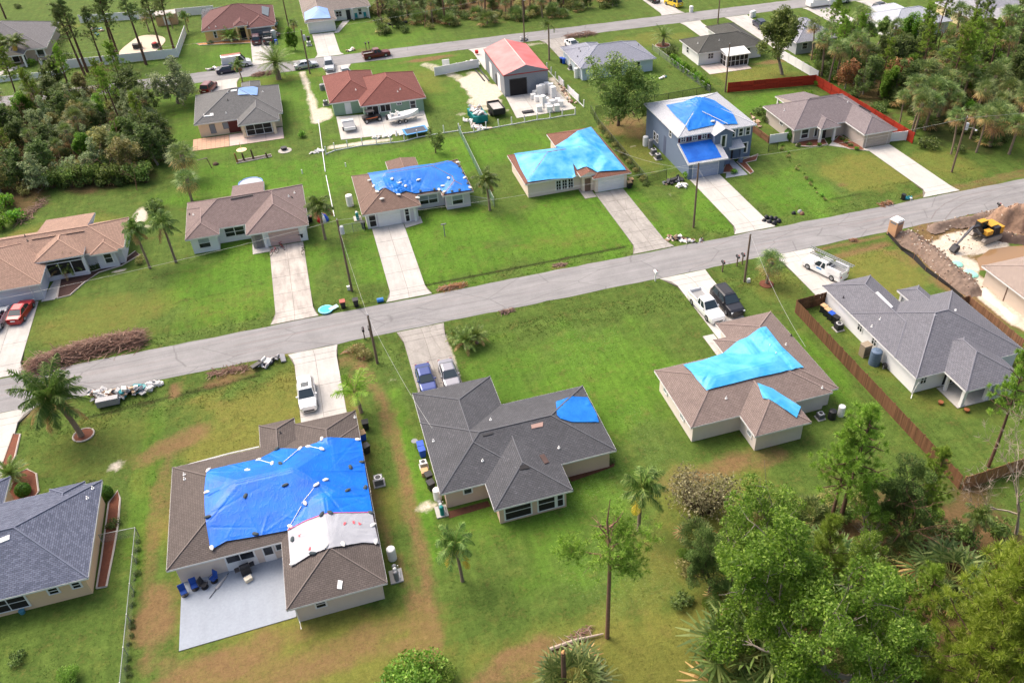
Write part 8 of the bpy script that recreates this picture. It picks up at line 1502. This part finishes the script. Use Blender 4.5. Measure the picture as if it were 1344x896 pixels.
dt = thing('dump_trailer', 'black dump trailer with pale load', 'trailer', (31.3, 139.8, .02), R(3)); MB().box(-1.1, -2.0, .6, 1.1, 2.0, .75).box(-1.1, -2.0, .75, -1.03, 2.0, 1.65).box(1.03, -2.0, .75, 1.1, 2.0, 1.65).box(-1.1, -2.0, .75, 1.1, -1.93, 1.65).box(-1.1, 1.93, .75, 1.1, 2.0, 1.65).build('bed', BINK, dt); MB().box(-1.0, -1.9, 1.2, 1.0, 1.9, 1.3).build('load', CONC_OLD, dt)
for sy in (-.5, .4):
    for sx in (-1.2, 1.2): MB().tube([(sx-.12, sy, .38), (sx+.12, sy, .38)], .38, 12).build('wheel', TYRE, dt)
rg = random.Random(8); AP = [(703, 126), (708, 127), (712, 124), (718, 122), (723, 124), (726, 128), (705, 133), (711, 134), (717, 135), (713, 141), (719, 143), (725, 140), (732, 136), (736, 140), (708, 146), (722, 147), (731, 146), (700, 130)]
for k, (px, py) in enumerate(AP):
    tall = k in (1, 2, 3, 4, 5, 9); h = rg.uniform(1.6, 1.85) if tall else rg.uniform(.75, 1.0); a = thing('appliance', ('tall white fridge' if tall else 'white washer or stove')+' in the workshop yard, '+ORDN[k]+' of the cluster', 'appliance', GP_(px, py)+Vector((0, 0, .06)), rg.gauss(0, .4), 'white appliances in the workshop yard')
    MB().box(-.38, -.36, 0, .38, .36, h).build('casing', PLASTIC_W, a); MB().box(-.35, -.4, .06, .35, -.363, h*.62).build('door', WHITE, a)
    if tall: MB().box(-.35, -.4, h*.65, .35, -.363, h-.04).build('freezer_door', WHITE, a)
    a.scale = (1.2, 1.2, 1.15)
tag(MB().box(-1.0, -.5, 0, 1.0, .5, .25).box(-.9, -.4, .25, .9, .4, .3).build('truck_topper', DARK), 'dark flat crate on the workshop slab', 'crate').location = GP_(693, 148)
for k, (px, py) in enumerate(((628, 100), (634, 100))): a_, b_ = at(px-5, py-9), at(px+8, py+7); m_ = (a_+b_)/2; tag(MB().obox((m_.x, m_.y, .07), (.25, (b_-a_).length, .14), math.atan2((b_-a_).y, (b_-a_).x)-PI/2).build('ramp', DARK), ('left' if k == 0 else 'right')+' dark ramp rail on the sand by the workshop', 'ramp')
tag(MB().box(-.7, -.1, 0, .7, .1, 1.9).build('white_board', PLASTIC_W), 'upright white board on the lawn by the back street', 'board').location = GP_(586, 91)
r = thing('jet_ski_trailer', 'white jet skis before the vinyl panel fence', 'watercraft', GP_(621, 86), .2)
for sx in (-.6, .6): loft([(-1.5, .4, .6), (0, .5, .8), (.9, .4, .75), (1.5, .1, .6)], lambda s: [(sx-s[1], .3), (sx-s[1], s[2]*.8), (sx, s[2]+.1), (sx+s[1], s[2]*.8), (sx+s[1], .3)]).build('hull', PLASTIC_W, r)
r.rotation_euler = (0, 0, -1.2); tag(MB().tube([(0, 0, .3), (0, 0, .9)], .35, 10).build('red_barrel', colm('red_tank', 200, 50, 50)), 'red barrel behind the vinyl panel fence', 'barrel').location = GP_(626, 72)
# excavation
EARTH = pm('earth_brown', srgb(124, 106, 94), .98, .5, 2.4, 1, 5); EARTH_R = pm('earth_red', srgb(150, 122, 102), .98, .45, 2.2, 1, 5); EARTH_P = pm('earth_pale', srgb(208, 196, 180), .95, .15, 1.0, .8, 6)
MOUNDS = []
def mound(label, pts, w, h, seed, m, name='earth_mound', st=.3):
    P = [Vector((*p, 0)) for p in pts]; x0 = min(p.x for p in P)-w-1; x1 = max(p.x for p in P)+w+1; y0 = min(p.y for p in P)-w-1; y1 = max(p.y for p in P)+w+1; xs = np.arange(x0, x1, st); ys = np.arange(y0, y1, st); X, Y = np.meshgrid(xs, ys); D = np.full(X.shape, 1e9)
    for a, b in zip(P[:-1], P[1:]):
        d = b-a; L2 = max(1e-6, d.x**2+d.y**2); t_ = np.clip(((X-a.x)*d.x+(Y-a.y)*d.y)/L2, 0, 1); D = np.minimum(D, np.hypot(X-a.x-t_*d.x, Y-a.y-t_*d.y))
    k = np.clip(1-D/w+(fbm(X*.6+seed, Y*.6, 3)-.45)*.9, 0, 1); Z = h*k*k*(3-2*k)*(.75+.6*fbm(X*1.3, Y*1.3+seed, 4))+(fbm(X*2.4+seed, Y*2.4, 4)-.45)*.7*k-.06
    n, mm = len(xs), len(ys); V = np.stack([X.ravel(), Y.ravel(), Z.ravel()], 1); i = (np.arange(mm-1)[:, None]*n+np.arange(n-1)[None, :]).ravel(); F = np.stack([i, i+1, i+1+n, i+n], 1); F = F[(Z.ravel()[F] > -.055).any(1)]
    MOUNDS.append(lambda x, y: float(Z[min(mm-1, max(0, int((y-ys[0])/st))), min(n-1, max(0, int((x-xs[0])/st)))]) if xs[0] < x < xs[-1] and ys[0] < y < ys[-1] else 0)
    o = link(name, np_mesh(name, V, F, m, False)); return tag(o, label, kind='structure') if label is None else tag(o, label, 'earth mound')
mound('long ridge of brown earth along the silt fence', [(73.0, 80.3), (73.2, 76), (72.9, 71), (72.7, 67)], 1.9, 1.0, 3, EARTH, 'earth_mound', .22); mound('big reddish spoil heap at the right edge of the dig', [(87.5, 78.5), (92, 77), (98, 78)], 3.4, 2.6, 6, EARTH_R, 'earth_mound', .25); mound('dark earth bank behind the excavator', [(78, 80.8), (84, 80.9), (90, 81)], 1.3, .7, 8, EARTH); mound('dark wet bank at the water edge', [(84.5, 75.5), (88, 72.8)], 1.3, .8, 9, pm('earth_wet', srgb(86, 70, 62), .9, .3, 2)); mound('pale sand hump beside the house at the right edge', [(73.9, 66), (73.4, 60)], 1.0, .45, 12, EARTH_P)
def rubble(n, boxes, seed):
    rg = np.random.RandomState(seed); mb = MB()
    for k in range(n):
        b = boxes[k % len(boxes)]; x, y = rg.uniform(b[0], b[2]), rg.uniform(b[1], b[3]); z = 0
        for o in MOUNDS:
            h = o(x, y); z = max(z, h)
        q = rg.uniform(.04, .17); mb.cm = (0, 0, 1, 2, 2)[rg.randint(5)]; mb.obox((x, y, z+q*.15), (q*1.5, q, q*.8), rg.rand()*3, rg.normal()*.5, rg.normal()*.5)
    mb.cm = 0; return tag(mb.build('rubble', [EARTH, EARTH_P, EARTH_R]), 'loose clods and rubble strewn over the dig', 'rubble', kind='stuff')
WATER = NT('muddy_water').done(srgb(146, 116, 84), .06, 0, .5); wp = [(76.6, 69.9), (78, 72.3), (81, 73.6), (84, 73.4), (88, 72.4), (90, 70.5), (88, 68.6), (82, 68.4)]; tag(MB().prism(wp, -.1, .03).build('pond', WATER), kind='structure')
rubble(900, [(71.0, 66, 75.5, 81.5), (75, 74, 92, 82), (71.2, 68, 74.8, 81), (85, 74, 98, 81.5)], 5)
ex = thing('excavator', 'yellow and black tracked excavator reaching left over the sand', 'excavator', (82.2, 76.0, .25), R(8)); EY = colm('digger_yellow', 206, 152, 52); EK = colm('digger_black', 44, 44, 50)
for sy in (-1.15, 1.15):
    tk = bpy.data.objects.new('track', None); COL.objects.link(tk); tk.parent = ex; tk.location = (0, sy, 0); pts = [(-1.9, .45), (-1.7, .12), (-1.3, 0), (1.3, 0), (1.7, .12), (1.9, .45), (1.65, .78), (-1.65, .78)]; b_ = MB(); b_.v = [(x, -.28, z) for x, z in pts]+[(x, .28, z) for x, z in pts]; n = 8; b_.f = [tuple(range(n)), tuple(range(n, 2*n))[::-1]]+[(k, (k+1) % n, n+(k+1) % n, n+k) for k in range(n)]; b_.m = [0]*len(b_.f); b_.build('belt', colm('track_mud', 150, 142, 134, .9), tk)
    for k in range(9): MB().box(-1.55+k*.36, -.31, .785, -1.4+k*.36, .31, .83).build('shoe', colm('track_mud', 150, 142, 134, .9), tk)
MB().box(-.5, -.9, .3, .5, .9, .9).build('chassis', EK, ex); MB().box(-1.6, -1.25, .95, 1.3, 1.25, 1.25).build('deck', EK, ex); MB().box(.1, -1.2, 1.25, 1.25, 1.2, 2.2).build('engine_cover', EK, ex); MB().box(1.25, -1.25, 1.0, 1.95, 1.25, 2.1).build('counterweight', EY, ex); MB().box(-.2, -.6, 2.2, 1.2, 1.1, 2.3).build('hood', EY, ex)
MB().box(-1.5, .25, 1.25, .0, 1.2, 2.75).build('cab', EK, ex); MB().box(-1.45, .3, 2.75, -.05, 1.15, 2.83).build('cab_roof', EY, ex); MB().box(-1.52, .35, 1.6, -1.505, 1.1, 2.6).build('cab_window', CGLASS, ex); MB().box(-1.35, .232, 1.7, -.2, .248, 2.6).build('cab_window', CGLASS, ex)
MB().tube([(-1.2, -.3, 1.4), (-2.8, -.3, 2.9), (-4.3, -.4, 3.0)], [.3, .3, .22], 4).build('boom', EK, ex); MB().tube([(-3.9, -.4, 3.3), (-4.4, -.4, 2.9), (-6.6, -.5, .9)], [.16, .24, .15], 4).build('stick', colm('stick_grey', 70, 70, 78), ex); MB().tube([(-1.6, -.3, 1.3), (-2.9, -.3, 2.5)], .08, 6).build('ram', GREY, ex)
bk = MB(); pts = [(-6.4, .9), (-6.2, .3), (-6.6, -.1), (-7.2, -.15), (-7.4, .1), (-6.9, .75)]; bk.v = [(x, -1.0, z) for x, z in pts]+[(x, .0, z) for x, z in pts]; n = 6; bk.f = [tuple(range(n)), tuple(range(n, 2*n))[::-1]]+[(k, (k+1) % n, n+(k+1) % n, n+k) for k in range(n)]; bk.m = [0]*len(bk.f); bk.build('bucket', EK, ex); MB().box(-1.4, -1.2, 1.25, -.2, -.3, 1.9).build('side_box', EY, ex)
ex.scale = (.88,)*3
pt_ = thing('portable_toilet', 'tan portable toilet with white roof beside the street', 'portable toilet', (71.6, 81.0, 0), .25); TAN = colm('toilet_tan', 206, 160, 124); MB().box(-.6, -.6, 0, .6, .6, .12).build('base', BINK, pt_); MB().box(-.56, -.56, .12, .56, .56, 2.1).build('cabin', TAN, pt_); MB().box(-.46, -.575, .18, .46, -.562, 1.95).build('door', colm('toilet_tan2', 192, 146, 112), pt_); rf = MB(); rf.box(-.6, -.6, 2.1, .6, .6, 2.2); rf.prism([(-.5, -.5), (.5, -.5), (.5, .5), (-.5, .5)], 2.2, 2.34); rf.build('roof', PLASTIC_W, pt_)
for sy in (-1,): MB().box(-.4, -.59, 1.75, .4, -.577, 2.0).build('vent_panel', GREY, pt_); MB().box(-.575, -.4, 1.75, -.562, .4, 2.0).build('vent_panel', GREY, pt_)
pt_.scale = (1.15, 1.15, 1.1)
for k, (px, py) in enumerate(((1256, 347), (1272, 358), (1276, 361))): q = GP_(px, py); tag(MB().dome((0, 0, 0), .8, .3, 9, 3).build('teal_sheet', colm('teal_sheet', 150, 214, 196, .5)), 'crumpled turquoise sheet on the sand by the pond, '+ORDN[k], 'sheet').location = q
tag(MB().tube([(0, 0, .3), (2.4, .9, .3)], .35, 12).build('culvert_pipe', BINK), 'black pipe on the verge at the right edge', 'pipe').location = GP_(1338, 276)
# far things
sh = thing('garden_shed', 'tan garden shed behind the tall pines', 'shed', (-26.6, 216.6, 0)); MB().box(-2.2, -1.5, 0, 2.2, 1.5, 2.3).build('wall', colm('shed_tan', 196, 158, 124), sh); MB().box(-2.3, -1.62, 2.3, 2.3, 1.62, 2.42).poly([(-2.3, -1.62, 2.42), (2.3, -1.62, 2.42), (2.3, 0, 2.9), (-2.3, 0, 2.9)]).poly([(-2.3, 1.62, 2.42), (2.3, 1.62, 2.42), (2.3, 0, 2.9), (-2.3, 0, 2.9)]).build('roof', colm('shed_roof', 176, 166, 160), sh); MB().box(-.6, -1.55, .1, .6, -1.503, 2.0).build('door', PLASTIC_W, sh)
pc = thing('pool_cage', 'dark screened pool cage behind the plum brown roof', 'pool cage', (-14.2, 211.5, 0)); FR = colm('cage_frame', 70, 74, 80); x0, y0, x1, y1, zc = -4.4, -3.2, 4.4, 4.2, 2.6; M_CAGE = meshmat('cage_mesh', srgb(70, 76, 86), .62); MB().poly([(x0, y0, zc), (x1, y0, zc), (x1-1.2, 0, zc+1.0), (x0+1.2, 0, zc+1.0)]).poly([(x0, y1, zc), (x1, y1, zc), (x1-1.2, 0, zc+1.0), (x0+1.2, 0, zc+1.0)]).poly([(x0, y0, 0), (x0, y1, 0), (x0, y1, zc), (x0, y0, zc)]).poly([(x0, y0, 0), (x1, y0, 0), (x1, y0, zc), (x0, y0, zc)]).poly([(x0, y0, zc), (x0, y1, zc), (x0+1.2, 0, zc+1)]).build('screen', M_CAGE, pc)
for k in range(5): x = x0+k*(x1-x0)/4; MB().tube([(x, y0, 0), (x, y0, zc), (max(x0+1.2, min(x1-1.2, x)), 0, zc+1.0), (x, y1, zc), (x, y1, 0)], .06, 4, False).build('frame_hoop', FR, pc)
rp = thing('round_patio', 'round sandy paver patio behind the white fence', 'patio', (-31.2, 201.5, 0)); MB().prism([(5.2*math.cos(a)*(.8+.2*math.sin(2*a)), 8.0*math.sin(a)) for a in np.linspace(0, 2*PI, 26)[:-1]], -.05, .04).build('paving', colm('patio_sand', 196, 178, 158, .9), rp)
fp = thing('covered_grill', 'dark covered grill with red top on the round patio', 'grill', (-28.4, 199.8, .04)); MB().cyl(0, 0, 0, .9, .7, 10).build('cover', BINK, fp); MB().dome((0, 0, .9), .5, .35).build('red_top', colm('red_top', 206, 70, 66), fp); tag(MB().box(-.9, -.5, 0, .9, .5, .9).box(-.95, -.55, .9, .95, .55, 1.0).build('dark_table', BINK), 'dark covered table on the round patio', 'table').location = (-32.0, 200.6, .04)
for k, x in enumerate((14.6, 16.6)): r = thing('porch_chair', ('left' if k == 0 else 'right')+' teal chair on the far porch', 'chair', (x, 203.3, .06)); MB().obox((0, 0, .4), (.6, .55, .08)).build('seat', TEAL, r); MB().obox((0, .3, .8), (.6, .08, .8), 0, -.3).build('backrest', TEAL, r); MB().box(-.3, -.25, 0, -.22, .25, .4).box(.22, -.25, 0, .3, .25, .4).build('legs', TEAL, r)
tag(MB().tube([(-2.2, 0, .25), (2.2, 0, .25)], .25, 8).build('black_culvert', BINK), 'black pipe lying at the edge of the pine wood', 'pipe').location = GP_(522, 32); tag(MB().box(-2.6, -1.1, .5, 2.6, 1.1, 1.4).box(-2.0, -1.0, 1.4, 1.6, 1.0, 1.9).build('boat', PLASTIC_W), 'white covered boat on a trailer at the top right', 'boat').location = GP_(1073, 9)
for k, (px, py) in enumerate(((907, 16), (986, 23), (989, 22))): tag(MB().cyl(0, 0, 0, 1.2, .45, 12).dome((0, 0, 1.2), .45, .2, 12).build('white_container', PLASTIC_W), 'white container on the far verge, '+ORDN[k]+' from the left', 'container').location = GP_(px, py)
tag(MB().box(-.2, -.15, 0, .2, .15, .5).build('pedestal', PLASTIC_W), 'white utility pedestal beside the cabbage palm pole', 'pedestal').location = GP_(982, 370); tag(MB().box(-.2, -.15, 0, .2, .15, .55).build('pedestal', PLASTIC_W), 'white utility box at the foot of the transformer pole', 'pedestal').location = GP_(458, 380)
# ------------------------------------------------------------------ grass tufts standing in the lawns (coloured like the ground below them)
def grass(n, box, hmin, hmax, seed, wide=.03):
    rg = np.random.RandomState(seed); x = rg.uniform(box[0], box[2], n); y = rg.uniform(box[1], box[3], n); k = np.ones(n, bool)
    for r in EXCL: k &= ~((x > r[0]) & (x < r[2]) & (y > r[1]) & (y < r[3]))
    k &= ~((y > 81.9) & (y < 88.3)); k &= ~((x > 70.5) & (x < 100) & (y > 60) & (y < 82))
    ix = np.clip(np.searchsorted(GX, x)-1, 0, len(GX)-1); iy = np.clip(np.searchsorted(GY, y)-1, 0, len(GY)-1)
    bare = _att['dirt'][iy, ix]+_att['sand'][iy, ix]*1.5; k &= rg.rand(n) > bare*.95; k &= fbm(x*.8, y*.8, 3)+rg.rand(n)*.4 > .42
    x, y, ix, iy = x[k], y[k], ix[k], iy[k]; n = len(x); z = ZZ[iy, ix]; V = []; A = []
    for b in range(3):
        a = rg.rand(n)*2*PI; h = rg.uniform(hmin, hmax, n)*(.6+.8*fbm(x*.3, y*.3, 2)); l = h*rg.uniform(.3, 1.0, n); a2 = rg.rand(n)*2*PI; w = wide*(.6+.8*rg.rand(n)); ox = rg.normal(size=n)*.05; oy = rg.normal(size=n)*.05
        P = np.empty((n, 3, 3)); P[:, 0] = np.stack([x+ox+np.cos(a)*w, y+oy+np.sin(a)*w, z-.01], 1); P[:, 1] = np.stack([x+ox-np.cos(a)*w, y+oy-np.sin(a)*w, z-.01], 1); P[:, 2] = np.stack([x+ox+np.cos(a2)*l, y+oy+np.sin(a2)*l, z+h], 1); V.append(P.reshape(-1, 3)); A.append(np.repeat(np.arange(n), 3))
    GV.append(np.concatenate(V)); A = np.concatenate(A); GA.append((iy[A], ix[A]))
GV = []; GA = []
grass(80000, (-36, 24, 56, 82), .02, .075, 1, .028); grass(50000, (-46, 88.3, 96, 150), .02, .07, 2, .04); grass(9000, (-40, 75.5, 70, 81.9), .04, .12, 3, .03); grass(7000, (-40, 88.3, 95, 94), .04, .11, 4, .035)
V = np.concatenate(GV); iy = np.concatenate([a[0] for a in GA]); ix = np.concatenate([a[1] for a in GA]); me = np_mesh('grass', V, np.arange(len(V)).reshape(-1, 3), MAT_LAWN)
for nm, a in _att.items(): at_ = me.attributes.new(nm, 'FLOAT', 'POINT'); at_.data.foreach_set('value', a[iy, ix].astype(np.float32))
tag(link('grass', me), 'short grass and weeds growing in the lawns', 'grass', kind='stuff')
# ------------------------------------------------------------------ labels of repeats: place in the row, seen from the street
_by = {}
for o in COL.objects:
    if o.parent is None and o.get('label'): _by.setdefault(o['label'], []).append(o)
_DEC = ['', 'twenty-', 'thirty-', 'forty-', 'fifty-', 'sixty-']
def ordinal(k):
    if k < 20: return ORDN[k]
    t_, u_ = divmod(k+1, 10); return ('twentieth', 'thirtieth', 'fortieth', 'fiftieth')[t_-2] if u_ == 0 else _DEC[t_-1]+ORDN[u_-1]
for lab, L in _by.items():
    if len(L) < 2 or len(L) > 40: continue
    L.sort(key=lambda o: proj(o.location)[0])
    for k, o in enumerate(L): o['label'] = (lab if len(lab.split()) <= 12 else ' '.join(lab.split()[:12]))+', '+('leftmost' if k == 0 else 'rightmost' if k == len(L)-1 else ordinal(k)+' from the left')
